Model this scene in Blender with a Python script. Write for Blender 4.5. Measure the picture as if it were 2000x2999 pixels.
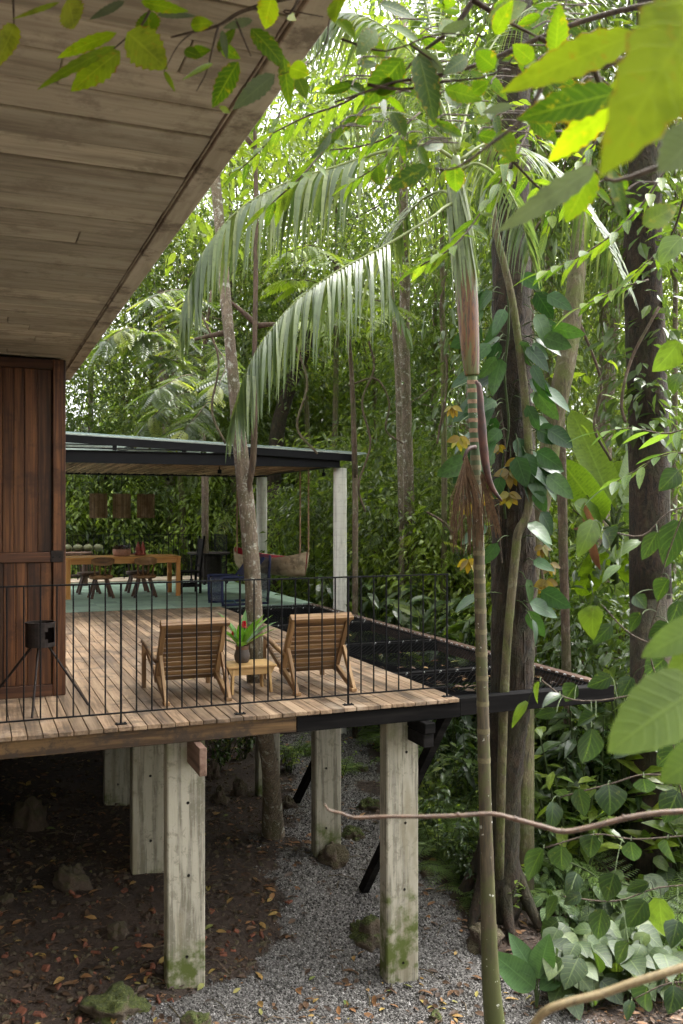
import bpy, math, random
import numpy as np
from mathutils import Vector, Matrix, noise

for _o in list(bpy.data.objects):
    bpy.data.objects.remove(_o)
SC = bpy.context.scene
COL = SC.collection
rng = random.Random(7)
nr = np.random.default_rng(11)
PI = math.pi

# ------------------------------------------------------------------ camera
# x runs along the deck's front edge, y along its boards, z = 0 is the deck top
FPX, HZ, CAMZ = 2684.0, 1500.0, 1.6
TH = math.atan(1075.0 / FPX)
CT, ST = math.cos(TH), math.sin(TH)
cam_d = bpy.data.cameras.new('camera')
cam = bpy.data.objects.new('camera', cam_d)
COL.objects.link(cam)
cam.location = (0, 0, CAMZ)
cam.rotation_euler = (PI / 2, 0, -TH)
cam_d.sensor_width = 36.0
cam_d.lens = 36.0 * FPX / 2999.0
cam_d.clip_start = 0.05
cam_d.clip_end = 600
cam_d.dof.use_dof = True
cam_d.dof.focus_distance = 9.0
cam_d.dof.aperture_fstop = 6.3
SC.camera = cam

# ------------------------------------------------------------------ sky, sun, exposure
SUN_EL, SUN_AZ = math.radians(60), math.radians(82)      # azimuth clockwise from +y
w = bpy.data.worlds.new('World')
SC.world = w
w.use_nodes = True
wn = w.node_tree
bg = wn.nodes['Background']
sky = wn.nodes.new('ShaderNodeTexSky')
sky.sky_type = 'NISHITA'
sky.sun_disc = False
sky.sun_elevation = SUN_EL
sky.sun_rotation = SUN_AZ
sky.air_density = 1.2
sky.dust_density = 5.0
sky.ozone_density = 0.6
hs = wn.nodes.new('ShaderNodeHueSaturation')            # an overcast sky has hardly any blue left
hs.inputs['Saturation'].default_value = 0.05
wn.links.new(sky.outputs[0], hs.inputs['Color'])
wn.links.new(hs.outputs[0], bg.inputs[0])
bg.inputs[1].default_value = 0.15
sun_d = bpy.data.lights.new('sun', 'SUN')
sun_d.energy = 1.5
sun_d.angle = math.radians(25)
sun_d.color = (1.0, 0.96, 0.9)
sun = bpy.data.objects.new('sun', sun_d)
COL.objects.link(sun)
sdir = Vector((math.sin(SUN_AZ) * math.cos(SUN_EL), math.cos(SUN_AZ) * math.cos(SUN_EL), math.sin(SUN_EL)))
sun.rotation_euler = sdir.to_track_quat('Z', 'Y').to_euler()
sun.location = sdir * 60
SC.view_settings.view_transform = 'Standard'
SC.view_settings.look = 'None'
SC.view_settings.gamma = 1.0
SC.view_settings.exposure = 2.45
SC.cycles.max_bounces = 5
SC.cycles.diffuse_bounces = 3
SC.cycles.glossy_bounces = 2
SC.cycles.transmission_bounces = 3
SC.cycles.transparent_max_bounces = 4
SC.cycles.use_denoising = True
SC.cycles.use_adaptive_sampling = True
SC.cycles.adaptive_threshold = 0.03
SC.cycles.sample_clamp_indirect = 6.0

# ------------------------------------------------------------------ places in the photograph as points in the scene
def P(px, py, d):
    r = (px - 1000.0) / FPX * d
    return Vector((d * ST + r * CT, d * CT - r * ST, CAMZ - (py - HZ) / FPX * d))
def Pz(px, py, z):
    return P(px, py, FPX * (CAMZ - z) / (py - HZ))
def Pv(px, py, v):
    return P(px, py, v / (CT - (px - 1000.0) / FPX * ST))
def m(px, d):
    return px / FPX * d

def smooth(t):
    t = min(1.0, max(0.0, t))
    return t * t * (3 - 2 * t)

def ground_z(x, y):
    z = -2.5 + 0.5 * smooth((y - 7.0) / 2.2)
    z += 0.36 * smooth((3.4 - x) / 2.2) * (1 - 0.45 * smooth((y - 7.2) / 2.0))
    z += (0.55 * smooth((1.3 - x) / 2.6) + 0.9 * smooth((0.6 - x) / 5)) * smooth((y - 7.0) / 5.0)
    z += 0.35 * smooth((y - 11.5) / 8.0) * smooth((7.0 - x) / 4.0)
    z += -0.25 * smooth((x - 4.2) / 3.0) * (1 - smooth((y - 14) / 10.0))
    z += 0.55 * smooth((y - 18) / 25.0)
    z += 0.05 * noise.noise((x * 0.9, y * 0.9, 0.3)) + 0.02 * noise.noise((x * 3.1, y * 3.1, 4.3))
    return z

def ground_hit(px, py):
    d = 3.0
    while d < 60:
        p = P(px, py, d)
        if p.z <= ground_z(p.x, p.y): return p
        d += 0.04
    return P(px, py, 30)

# ------------------------------------------------------------------ mesh helpers
def rot_to(d, up=(0, 0, 1)):
    """matrix whose y axis is d, z axis as near to up as can be"""
    y = np.array(d, float); y /= (np.linalg.norm(y) + 1e-9)
    u = np.array(up, float)
    x = np.cross(y, u)
    if np.linalg.norm(x) < 1e-4:
        x = np.cross(y, (1, 0.02, 0))
    x /= np.linalg.norm(x)
    z = np.cross(x, y)
    return np.stack([x, y, z], axis=1)

def catmull(pts, k):
    pts = np.array([tuple(p) for p in pts], float)
    if k <= 1 or len(pts) < 3:
        return pts
    ext = np.vstack([2 * pts[0] - pts[1], pts, 2 * pts[-1] - pts[-2]])
    out = []
    for i in range(len(pts) - 1):
        p0, p1, p2, p3 = ext[i:i + 4]
        for j in range(k):
            t = j / k
            out.append(0.5 * (2 * p1 + (p2 - p0) * t + (2 * p0 - 5 * p1 + 4 * p2 - p3) * t * t + (3 * p1 - p0 - 3 * p2 + p3) * t ** 3))
    out.append(pts[-1])
    return np.array(out)

def tube_arrays(path, radii, n=8, k=1, wob=0.0, seed=0, cap=True):
    pr = np.column_stack([np.array([tuple(p) for p in path], float), np.array(radii, float) * np.ones(len(path))])
    pr = catmull(pr, k)
    pts, rad = pr[:, :3], np.maximum(pr[:, 3], 1e-4)
    N = len(pts)
    tan = np.gradient(pts, axis=0)
    tan /= np.linalg.norm(tan, axis=1)[:, None] + 1e-9
    ref = np.array((1, 0, 0)) if abs(tan[0][0]) < 0.8 else np.array((0, 1, 0))
    a = np.cross(tan[0], ref); a /= np.linalg.norm(a)
    V = []
    ang = np.linspace(0, 2 * PI, n, endpoint=False)
    g = np.random.default_rng(seed)
    for i in range(N):
        a = a - tan[i] * np.dot(a, tan[i]); a /= np.linalg.norm(a) + 1e-9
        b = np.cross(tan[i], a)
        r = rad[i] * (1 + wob * (g.random(n) - 0.5))
        V.append(pts[i] + (np.cos(ang) * r)[:, None] * a + (np.sin(ang) * r)[:, None] * b)
    V = np.vstack(V)
    i, j = np.meshgrid(np.arange(N - 1), np.arange(n), indexing='ij')
    j2 = (j + 1) % n
    Q = np.stack([i * n + j, i * n + j2, (i + 1) * n + j2, (i + 1) * n + j], -1).reshape(-1, 4)
    T = np.zeros((0, 3), int)
    if cap:
        V = np.vstack([V, pts[:1], pts[-1:]])
        jj = np.arange(n); j3 = (jj + 1) % n
        T = np.vstack([np.stack([np.full(n, N * n), j3, jj], -1), np.stack([np.full(n, N * n + 1), (N - 1) * n + jj, (N - 1) * n + j3], -1)])
    return V, Q, T

_CB = None
def cbox_arrays(c, s, b=0.002, R=None):
    global _CB
    if _CB is None:
        idx = {}; k = 0
        for sx in (-1, 1):
            for sy in (-1, 1):
                for sz in (-1, 1):
                    for ax in range(3):
                        idx[(sx, sy, sz, ax)] = k; k += 1
        Q, T = [], []
        for ax in range(3):
            o = [q for q in range(3) if q != ax]
            for sg in (-1, 1):
                f = []
                for a, bb in ((-1, -1), (1, -1), (1, 1), (-1, 1)):
                    q = [0, 0, 0]; q[ax] = sg; q[o[0]] = a; q[o[1]] = bb
                    f.append(idx[(*q, ax)])
                Q.append(f)
            for a in (-1, 1):
                for bb in (-1, 1):
                    q0 = [0, 0, 0]; q1 = [0, 0, 0]
                    q0[ax], q1[ax] = -1, 1
                    q0[o[0]] = q1[o[0]] = a; q0[o[1]] = q1[o[1]] = bb
                    Q.append([idx[(*q0, o[0])], idx[(*q1, o[0])], idx[(*q1, o[1])], idx[(*q0, o[1])]])
        for sx in (-1, 1):
            for sy in (-1, 1):
                for sz in (-1, 1):
                    T.append([idx[(sx, sy, sz, a)] for a in range(3)])
        keys = sorted(idx, key=lambda q: idx[q])
        S = np.array([q[:3] for q in keys], float)
        A = np.array([q[3] for q in keys])
        W = S * 1.0
        W[np.arange(24), A] *= 1.3
        def orient(F):
            out = []
            for f in F:
                p = W[f]
                nrm = np.cross(p[1] - p[0], p[2] - p[0])
                out.append(f if np.dot(nrm, p.mean(0)) > 0 else f[::-1])
            return np.array(out)
        _CB = (S, A, orient(Q), orient(T))
    S, A, Q, T = _CB
    h = np.array(s, float) / 2
    b = min(b, h.min() * 0.45)
    V = S * (h - b)
    V[np.arange(24), A] = (S * h)[np.arange(24), A]
    if R is not None:
        V = V @ np.array(R).T
    return V + np.array(tuple(c), float), Q, T

class MB:
    """collects polygons, then links them as ONE mesh object"""
    def __init__(s):
        s.V, s.Q, s.T, s.R, s.U, s.n = [], [], [], [], {}, 0
    def add(s, V, Q=None, T=None, rnd=0.5, uv=None):
        if uv is not None: s.U[s.n] = uv
        V = np.asarray(V, float)
        s.V.append(V)
        if Q is not None and len(Q): s.Q.append(np.asarray(Q) + s.n)
        if T is not None and len(T): s.T.append(np.asarray(T) + s.n)
        s.R.append(np.ones(len(V)) * rnd)
        s.n += len(V)
        return s
    def box(s, c, size, b=0.002, R=None, rnd=0.5):
        return s.add(*cbox_arrays(c, size, b, R), rnd=rnd)
    def span(s, lo, hi, b=0.002, rnd=0.5):
        lo, hi = np.array(lo, float), np.array(hi, float)
        return s.box((lo + hi) / 2, hi - lo, b, rnd=rnd)
    def bar(s, p0, p1, wdt, hgt, up=(0, 0, 1), b=0.002, rnd=0.5):
        p0, p1 = np.array(tuple(p0), float), np.array(tuple(p1), float)
        R = rot_to(p1 - p0, up)
        return s.box((p0 + p1) / 2, (wdt, np.linalg.norm(p1 - p0), hgt), b, R, rnd)
    def tube(s, path, radii, n=8, k=1, wob=0.0, seed=0, cap=True, rnd=0.5):
        return s.add(*tube_arrays(path, radii, n, k, wob, seed, cap), rnd=rnd)
    def lathe(s, prof, n=20, c=(0, 0, 0), R=None, rnd=0.5):
        prof = np.array(prof, float); N = len(prof)
        a = np.linspace(0, 2 * PI, n, endpoint=False)
        V = np.stack([np.outer(prof[:, 0], np.cos(a)), np.outer(prof[:, 0], np.sin(a)), np.outer(prof[:, 1], np.ones(n))], -1).reshape(-1, 3)
        if R is not None: V = V @ np.array(R).T
        i, j = np.meshgrid(np.arange(N - 1), np.arange(n), indexing='ij'); j2 = (j + 1) % n
        Q = np.stack([i * n + j, i * n + j2, (i + 1) * n + j2, (i + 1) * n + j], -1).reshape(-1, 4)
        return s.add(V + np.array(tuple(c), float), Q, rnd=rnd)
    def prism(s, poly, y0, y1, R=None, c=(0, 0, 0), rnd=0.5):
        """polygon in x,z pushed from y0 to y1"""
        n = len(poly)
        V = [(p[0], y0, p[1]) for p in poly] + [(p[0], y1, p[1]) for p in poly]
        V = np.array(V, float)
        if R is not None: V = V @ np.array(R).T
        Q = [(i, (i + 1) % n, n + (i + 1) % n, n + i) for i in range(n)]
        T = [(0, i + 1, i) for i in range(1, n - 1)] + [(n, n + i, n + i + 1) for i in range(1, n - 1)]
        return s.add(V + np.array(tuple(c), float), Q, T, rnd)
    def mesh(s, name, mat=None, smooth=False, origin=None):
        V = np.vstack(s.V) if s.V else np.zeros((0, 3))
        if origin is not None: V = V - np.array(tuple(origin), float)
        Q = np.vstack(s.Q) if s.Q else np.zeros((0, 4), int)
        T = np.vstack(s.T) if s.T else np.zeros((0, 3), int)
        me = bpy.data.meshes.new(name)
        me.vertices.add(len(V)); me.vertices.foreach_set('co', V.astype(np.float32).ravel())
        L = np.concatenate([Q.ravel(), T.ravel()]).astype(np.int32)
        me.loops.add(len(L)); me.loops.foreach_set('vertex_index', L)
        me.polygons.add(len(Q) + len(T))
        st = np.concatenate([np.arange(len(Q)) * 4, len(Q) * 4 + np.arange(len(T)) * 3]).astype(np.int32)
        me.polygons.foreach_set('loop_start', st)
        me.polygons.foreach_set('use_smooth', np.full(len(st), bool(smooth)))
        me.update(calc_edges=True)
        a = me.attributes.new('rnd', 'FLOAT', 'POINT')
        a.data.foreach_set('value', np.concatenate(s.R).astype(np.float32) if s.R else np.zeros(0, np.float32))
        if s.U:                                             # where on its blade a point lies: across -1..1, along 0..1
            ac, al = np.full(len(V), 0.45), np.full(len(V), 0.5)
            for k, q in s.U.items(): ac[k:k + len(q)], al[k:k + len(q)] = q[:, 0], q[:, 1]
            for nm, arr in (('across', ac), ('along', al)):
                a = me.attributes.new(nm, 'FLOAT', 'POINT'); a.data.foreach_set('value', arr.astype(np.float32))
        if mat: me.materials.append(mat)
        return me
    def build(s, name, mat, parent=None, smooth=False, world=False, loc=None, rot=None):
        """world=True: the shapes are in scene coordinates and the parent is an unrotated Empty"""
        o = bpy.data.objects.new(name, s.mesh(name, mat, smooth, parent.location if (world and parent) else None))
        COL.objects.link(o)
        if parent: o.parent = parent
        if loc is not None: o.location = loc
        if rot is not None: o.rotation_euler = rot
        return o

def link(name, me, parent=None, loc=(0, 0, 0), rot=(0, 0, 0), scale=None):
    o = bpy.data.objects.new(name, me)
    COL.objects.link(o)
    if parent: o.parent = parent
    o.location = loc; o.rotation_euler = rot
    if scale is not None: o.scale = (scale,) * 3 if isinstance(scale, (int, float)) else scale
    return o
def tag(o, label=None, cat=None, group=None, kind=None):
    if label: o['label'] = label
    if cat: o['category'] = cat
    if group: o['group'] = group
    if kind: o['kind'] = kind
    return o
def thing(name, label, cat, loc=(0, 0, 0), rotz=0.0, group=None):
    o = bpy.data.objects.new(name, None)
    o.empty_display_size = 0.1
    COL.objects.link(o)
    o.location = loc; o.rotation_euler = (0, 0, rotz)
    return tag(o, label, cat, group)
def copy_tree(o, parent=None):
    c = o.copy(); COL.objects.link(c); c.parent = parent
    for ch in list(o.children): copy_tree(ch, c)
    return c

# ------------------------------------------------------------------ materials
def ramp(nt, stops, src=None):
    n = nt.nodes.new('ShaderNodeValToRGB')
    cr = n.color_ramp
    while len(cr.elements) < len(stops): cr.elements.new(0.5)
    for e, (p, c) in zip(cr.elements, stops):
        e.position = p; e.color = (*c, 1) if len(c) == 3 else c
    if src is not None: nt.links.new(src, n.inputs[0])
    return n
def new_mat(name):
    mt = bpy.data.materials.new(name); mt.use_nodes = True
    return mt, mt.node_tree, mt.node_tree.nodes['Principled BSDF']
def nd(nt, kind, **kw):
    n = nt.nodes.new('ShaderNode' + kind)
    for k, v in kw.items():
        if hasattr(n, k) and not k[0].isupper(): setattr(n, k, v)
        else: n.inputs[k.replace('_', ' ')].default_value = v
    return n
def mixc(nt, a, b, fac, mode='MIX'):
    n = nt.nodes.new('ShaderNodeMix'); n.data_type = 'RGBA'; n.blend_type = mode
    for sock, v in ((n.inputs[0], fac), (n.inputs[6], a), (n.inputs[7], b)):
        if hasattr(v, 'links'): nt.links.new(v, sock)
        elif isinstance(v, (int, float)): sock.default_value = v
        else: sock.default_value = (*v, 1)
    return n.outputs[2]
def mth(nt, op, a, b=0.0, clamp=False):
    n = nt.nodes.new('ShaderNodeMath'); n.operation = op; n.use_clamp = clamp
    for sock, v in ((n.inputs[0], a), (n.inputs[1], b)):
        if hasattr(v, 'links'): nt.links.new(v, sock)
        else: sock.default_value = v
    return n.outputs[0]
def maprange(nt, v, a, b, c=0.0, d=1.0):
    n = nt.nodes.new('ShaderNodeMapRange'); n.interpolation_type = 'SMOOTHSTEP'
    nt.links.new(v, n.inputs[0])
    for i, q in enumerate((a, b, c, d)): n.inputs[i + 1].default_value = q
    return n.outputs[0]
def noise_tex(nt, vec, scale, detail=4, rough=0.6, dist=0.0):
    n = nd(nt, 'TexNoise', Scale=scale, Detail=detail, Roughness=rough, Distortion=dist)
    nt.links.new(vec, n.inputs['Vector'])
    return n.outputs[0]
def coords(nt, kind='Object', scale=(1, 1, 1), rand=0.0):
    tc = nt.nodes.new('ShaderNodeTexCoord')
    v = tc.outputs[kind] if kind != 'Position' else nt.nodes.new('ShaderNodeNewGeometry').outputs['Position']
    mp = nt.nodes.new('ShaderNodeMapping'); mp.inputs['Scale'].default_value = scale
    nt.links.new(v, mp.inputs[0])
    if rand:
        oi = nt.nodes.new('ShaderNodeObjectInfo')
        c = nt.nodes.new('ShaderNodeCombineXYZ')
        for i, f in enumerate((rand, rand * 3.7, rand * 1.9)):
            nt.links.new(mth(nt, 'MULTIPLY', oi.outputs['Random'], f), c.inputs[i])
        nt.links.new(c.outputs[0], mp.inputs['Location'])
    return mp.outputs[0]
def bump(nt, bs, h, strength=0.3, dist=0.01):
    b = nd(nt, 'Bump', Strength=strength, Distance=dist)
    nt.links.new(h, b.inputs['Height'])
    nt.links.new(b.outputs[0], bs.inputs['Normal'])

def wood(name, dark, mid, light, axis=1, grain=28.0, stretch=0.06, rough=0.6, stain=None, stain_scale=1.5, stain_amt=0.7, vary=0.35, bstr=0.25, pale=None, spec=0.35):
    mt, nt, bs = new_mat(name)
    sc = [1, 1, 1]; sc[axis] = stretch
    v = coords(nt, 'Object', sc, 17.0)
    g1 = noise_tex(nt, v, grain, 6, 0.65, 0.4)
    g2 = noise_tex(nt, v, grain * 0.22, 3, 0.5, 0.8)
    f = mth(nt, 'ADD', mth(nt, 'MULTIPLY', g1, 0.6), mth(nt, 'MULTIPLY', g2, 0.45))
    c = ramp(nt, [(0.40, dark), (0.52, mid), (0.66, light)], f).outputs[0]
    if vary:
        oi = nt.nodes.new('ShaderNodeObjectInfo')
        h = nd(nt, 'HueSaturation')
        nt.links.new(c, h.inputs['Color'])
        nt.links.new(maprange(nt, oi.outputs['Random'], 0, 1, 1 - vary, 1 + vary * 0.8), h.inputs['Value'])
        c = h.outputs[0]
    pv = coords(nt, 'Position')
    if pale is not None:
        c = mixc(nt, c, pale, maprange(nt, noise_tex(nt, pv, 0.9, 5, 0.7), 0.52, 0.72, 0, 0.75))
    if stain is not None:
        s = maprange(nt, noise_tex(nt, pv, stain_scale, 7, 0.75), 0.49, 0.63, 0, stain_amt)
        c = mixc(nt, c, stain, s)
    nt.links.new(c, bs.inputs['Base Color'])
    bs.inputs['Roughness'].default_value = rough
    bs.inputs['Specular IOR Level'].default_value = spec
    bump(nt, bs, g1, bstr, 0.004)
    return mt

def plain(name, col, rough=0.5, metal=0.0, var=0.25, scale=8.0, col2=None, kind='Object', bstr=0.1, spec=0.35):
    mt, nt, bs = new_mat(name)
    v = coords(nt, kind, rand=5.0 if kind == 'Object' else 0)
    n = noise_tex(nt, v, scale, 5, 0.65)
    c2 = col2 if col2 is not None else tuple(q * (1 - var) for q in col)
    c1 = tuple(min(1, q * (1 + var * 0.5)) for q in col)
    c = ramp(nt, [(0.35, c2), (0.65, c1)], n).outputs[0]
    nt.links.new(c, bs.inputs['Base Color'])
    bs.inputs['Roughness'].default_value = rough
    bs.inputs['Metallic'].default_value = metal
    bs.inputs['Specular IOR Level'].default_value = spec
    if bstr: bump(nt, bs, n, bstr, 0.004)
    return mt

def concrete(name, base, moss=0.0, dark=(0.16, 0.15, 0.11), streak=0.6, rings=False):
    mt, nt, bs = new_mat(name)
    pv = coords(nt, 'Position')
    st = noise_tex(nt, coords(nt, 'Position', (1, 1, 0.05)), 16, 5, 0.7)
    fine = noise_tex(nt, pv, 38, 4, 0.7)
    patch = noise_tex(nt, pv, 3.2, 5, 0.7)
    c = mixc(nt, base, tuple(q * 0.62 for q in base), maprange(nt, st, 0.46, 0.6, 0, streak))
    c = mixc(nt, c, dark, mth(nt, 'MULTIPLY', maprange(nt, st, 0.5, 0.6), maprange(nt, patch, 0.42, 0.56, 0, streak)))
    c = mixc(nt, c, tuple(min(1, q * 1.25) for q in base), maprange(nt, fine, 0.55, 0.75, 0, 0.5))
    blo = noise_tex(nt, pv, 11, 6, 0.75, 0.5)
    c = mixc(nt, c, dark, maprange(nt, blo, 0.53, 0.64, 0, 0.7 * streak))
    wash = noise_tex(nt, coords(nt, 'Position', (1, 1, 0.25)), 4.5, 4, 0.6)
    c = mixc(nt, c, tuple(q * f for q, f in zip(base, (0.66, 0.63, 0.54))), maprange(nt, wash, 0.48, 0.68, 0, streak))
    if moss:
        sx = nt.nodes.new('ShaderNodeSeparateXYZ'); nt.links.new(nt.nodes.new('ShaderNodeNewGeometry').outputs['Position'], sx.inputs[0])
        zz = mth(nt, 'ADD', sx.outputs[2], mth(nt, 'MULTIPLY', mth(nt, 'SUBTRACT', patch, 0.5), 1.5))
        lo = maprange(nt, zz, -2.05, -1.65, 1, 0)
        hi = maprange(nt, zz, -0.7, -0.1, 0, 0.5)
        blot = maprange(nt, noise_tex(nt, pv, 7, 4, 0.6), 0.36, 0.58)
        c = mixc(nt, c, (0.075, 0.095, 0.016), mth(nt, 'MULTIPLY', mth(nt, 'ADD', lo, hi, True), mth(nt, 'MULTIPLY', blot, moss)))
    nt.links.new(c, bs.inputs['Base Color'])
    bs.inputs['Roughness'].default_value = 0.85
    h = mth(nt, 'ADD', mth(nt, 'MULTIPLY', st, 0.6), mth(nt, 'MULTIPLY', fine, 0.5))
    if rings:
        wv = nd(nt, 'TexWave', Scale=2.6, Distortion=0.6); wv.bands_direction = 'Z'
        nt.links.new(pv, wv.inputs[0])
        h = mth(nt, 'ADD', h, maprange(nt, wv.outputs['Fac'], 0, 0.08, 0, 0.3))
        nt.links.new(mixc(nt, c, tuple(q * 0.55 for q in base), maprange(nt, wv.outputs['Fac'], 0.0, 0.04, 0.22, 0)), bs.inputs['Base Color'])
    bump(nt, bs, h, 0.35, 0.006)
    return mt

def leaf_mat(name, stops, trans=0.4, rough=0.42, tcol=(1.5, 1.6, 0.45), spots=None, vein=0.0, spec=0.5, ribs=0, rib_slant=1.6, rib_amt=0.45, edge=None):
    """stops run over the leaf's own random number; light passes through the blade"""
    mt, nt, bs = new_mat(name)
    at = nd(nt, 'Attribute'); at.attribute_name = 'rnd'
    c = ramp(nt, stops, at.outputs['Fac']).outputs[0]
    v = coords(nt, 'Position')
    c = mixc(nt, c, tuple(q * 0.55 for q in stops[0][1]), maprange(nt, noise_tex(nt, v, 24, 3, 0.6), 0.42, 0.75, 0, 0.5))
    if spots is not None:
        c = mixc(nt, c, spots, maprange(nt, noise_tex(nt, v, 55, 4, 0.7), 0.58, 0.72, 0, 0.9))
    if ribs:
        ac = nd(nt, 'Attribute'); ac.attribute_name = 'across'
        al = nd(nt, 'Attribute'); al.attribute_name = 'along'
        aa = mth(nt, 'ABSOLUTE', ac.outputs['Fac'])
        rib = maprange(nt, aa, 0.02, 0.09, 1, 0)
        fr = mth(nt, 'FRACT', mth(nt, 'SUBTRACT', mth(nt, 'MULTIPLY', al.outputs['Fac'], float(ribs)), mth(nt, 'MULTIPLY', aa, rib_slant)))
        sv = maprange(nt, mth(nt, 'ABSOLUTE', mth(nt, 'SUBTRACT', fr, 0.5)), 0.02, 0.16, 1, 0)
        vn = mth(nt, 'MAXIMUM', rib, mth(nt, 'MULTIPLY', sv, 0.5))
        c = mixc(nt, c, tuple(min(1, q * 1.7 + 0.02) for q in stops[-1][1]), mth(nt, 'MULTIPLY', vn, rib_amt))
        if edge is not None:
            c = mixc(nt, c, edge, maprange(nt, mth(nt, 'ADD', aa, mth(nt, 'MULTIPLY', noise_tex(nt, v, 70, 3, 0.6), 0.5)), 1.16, 1.3, 0, 0.9))
    nt.links.new(c, bs.inputs['Base Color'])
    bs.inputs['Roughness'].default_value = rough
    bs.inputs['Specular IOR Level'].default_value = spec
    if ribs:
        bump(nt, bs, vn, 0.22, 0.003)
    elif vein:
        bump(nt, bs, noise_tex(nt, v, 60, 2, 0.5), vein, 0.004)
    tr = nt.nodes.new('ShaderNodeBsdfTranslucent')
    nt.links.new(mixc(nt, c, tcol, 1.0, 'MULTIPLY'), tr.inputs[0])
    mx = nt.nodes.new('ShaderNodeMixShader'); mx.inputs[0].default_value = trans
    nt.links.new(bs.outputs[0], mx.inputs[1]); nt.links.new(tr.outputs[0], mx.inputs[2])
    nt.links.new(mx.outputs[0], nt.nodes['Material Output'].inputs[0])
    return mt

def bark(name, dark, mid, patch=None, patch_amt=0.6, patch_scale=9.0, moss=None, moss_amt=0.5, zs=0.25, rough=0.9, bstr=0.7, grain=22):
    mt, nt, bs = new_mat(name)
    pv = coords(nt, 'Position')
    g = noise_tex(nt, coords(nt, 'Position', (1, 1, zs)), grain, 6, 0.7, 0.6)
    c = ramp(nt, [(0.35, dark), (0.65, mid)], g).outputs[0]
    if moss is not None:
        c = mixc(nt, c, moss, maprange(nt, noise_tex(nt, pv, 3.4, 5, 0.7), 0.42, 0.62, 0, moss_amt))
    if patch is not None:
        big = maprange(nt, noise_tex(nt, pv, patch_scale, 4, 0.6, 0.4), 0.56, 0.66, 0, patch_amt)
        fine = maprange(nt, noise_tex(nt, pv, patch_scale * 4.5, 3, 0.6), 0.58, 0.68, 0, patch_amt * 0.7)
        c = mixc(nt, c, patch, mth(nt, 'MULTIPLY', mth(nt, 'MAXIMUM', big, fine), maprange(nt, g, 0.3, 0.55, 0.35, 1)))
    c = mixc(nt, c, tuple(q * 0.45 for q in dark), maprange(nt, noise_tex(nt, coords(nt, 'Position', (1, 1, 0.12)), grain * 1.6, 4, 0.6, 1.0), 0.55, 0.7, 0, 0.75))
    nt.links.new(c, bs.inputs['Base Color'])
    bs.inputs['Roughness'].default_value = rough
    bump(nt, bs, g, bstr, 0.045)
    return mt

M = {}
M['deck'] = wood('deck timber', (0.08, 0.05, 0.03), (0.21, 0.137, 0.083), (0.32, 0.225, 0.145), grain=34, stretch=0.05, rough=0.75, stain=(0.075, 0.052, 0.036), stain_scale=1.9, stain_amt=0.85, vary=0.34, pale=(0.42, 0.335, 0.255))
M['soffit'] = wood('soffit timber', (0.28, 0.24, 0.175), (0.41, 0.36, 0.265), (0.5, 0.45, 0.34), axis=0, grain=24, stretch=0.09, rough=0.85, stain=(0.22, 0.185, 0.135), stain_scale=3.4, stain_amt=0.7, vary=0.22)
M['trim'] = wood('soffit trim', (0.3, 0.26, 0.19), (0.42, 0.37, 0.275), (0.5, 0.45, 0.34), axis=1, grain=16, stretch=0.12, rough=0.9, vary=0.0, stain=(0.1, 0.075, 0.055), stain_scale=4)
M['door'] = wood('door timber', (0.012, 0.005, 0.003), (0.06, 0.022, 0.009), (0.16, 0.066, 0.025), axis=2, grain=30, stretch=0.035, rough=0.5, vary=0.45, stain=(0.03, 0.013, 0.008), stain_scale=2.4, stain_amt=0.6)
M['door_h'] = wood('door rail timber', (0.02, 0.008, 0.005), (0.075, 0.03, 0.015), (0.14, 0.06, 0.028), axis=0, grain=26, stretch=0.05, rough=0.5, vary=0.2)
M['teak'] = wood('teak', (0.13, 0.07, 0.03), (0.25, 0.145, 0.066), (0.35, 0.22, 0.11), axis=1, grain=24, stretch=0.07, rough=0.55, vary=0.25)
M['teak_x'] = wood('teak slat', (0.06, 0.03, 0.012), (0.15, 0.08, 0.033), (0.24, 0.14, 0.062), axis=0, grain=24, stretch=0.07, rough=0.55, vary=0.35)
M['stool'] = wood('pale table timber', (0.28, 0.16, 0.06), (0.42, 0.26, 0.105), (0.5, 0.33, 0.15), axis=0, grain=18, stretch=0.09, rough=0.5, vary=0.1)
M['honey'] = wood('honey timber', (0.36, 0.14, 0.03), (0.5, 0.21, 0.05), (0.58, 0.28, 0.08), axis=0, grain=14, stretch=0.08, rough=0.4, vary=0.08)
M['honey_z'] = wood('honey timber upright', (0.36, 0.14, 0.03), (0.5, 0.21, 0.05), (0.58, 0.28, 0.08), axis=2, grain=14, stretch=0.08, rough=0.4, vary=0.08)
M['oldwood'] = wood('old brown timber', (0.07, 0.03, 0.012), (0.17, 0.08, 0.03), (0.27, 0.14, 0.055), axis=0, grain=18, stretch=0.1, rough=0.5, vary=0.2)
M['legwood'] = wood('dark leg timber', (0.035, 0.018, 0.012), (0.085, 0.042, 0.026), (0.14, 0.07, 0.04), axis=2, grain=18, stretch=0.1, rough=0.55, vary=0.3)
M['black_wood'] = wood('blackened timber', (0.004, 0.004, 0.004), (0.009, 0.008, 0.008), (0.02, 0.018, 0.017), axis=0, grain=20, stretch=0.06, rough=0.85, vary=0.3, spec=0.1)
M['beam'] = wood('beam timber', (0.04, 0.021, 0.009), (0.12, 0.068, 0.028), (0.19, 0.115, 0.05), axis=0, grain=20, stretch=0.06, rough=0.75, vary=0.1, stain=(0.03, 0.02, 0.014), stain_scale=3.2, stain_amt=0.85)
M['joist'] = wood('joist timber', (0.045, 0.025, 0.016), (0.12, 0.07, 0.05), (0.19, 0.12, 0.09), axis=1, grain=22, stretch=0.06, rough=0.8, vary=0.2)
M['iron'] = plain('black iron', (0.007, 0.007, 0.008), 0.6, 0.0, 0.4, 30, bstr=0.05, spec=0.15)
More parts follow.
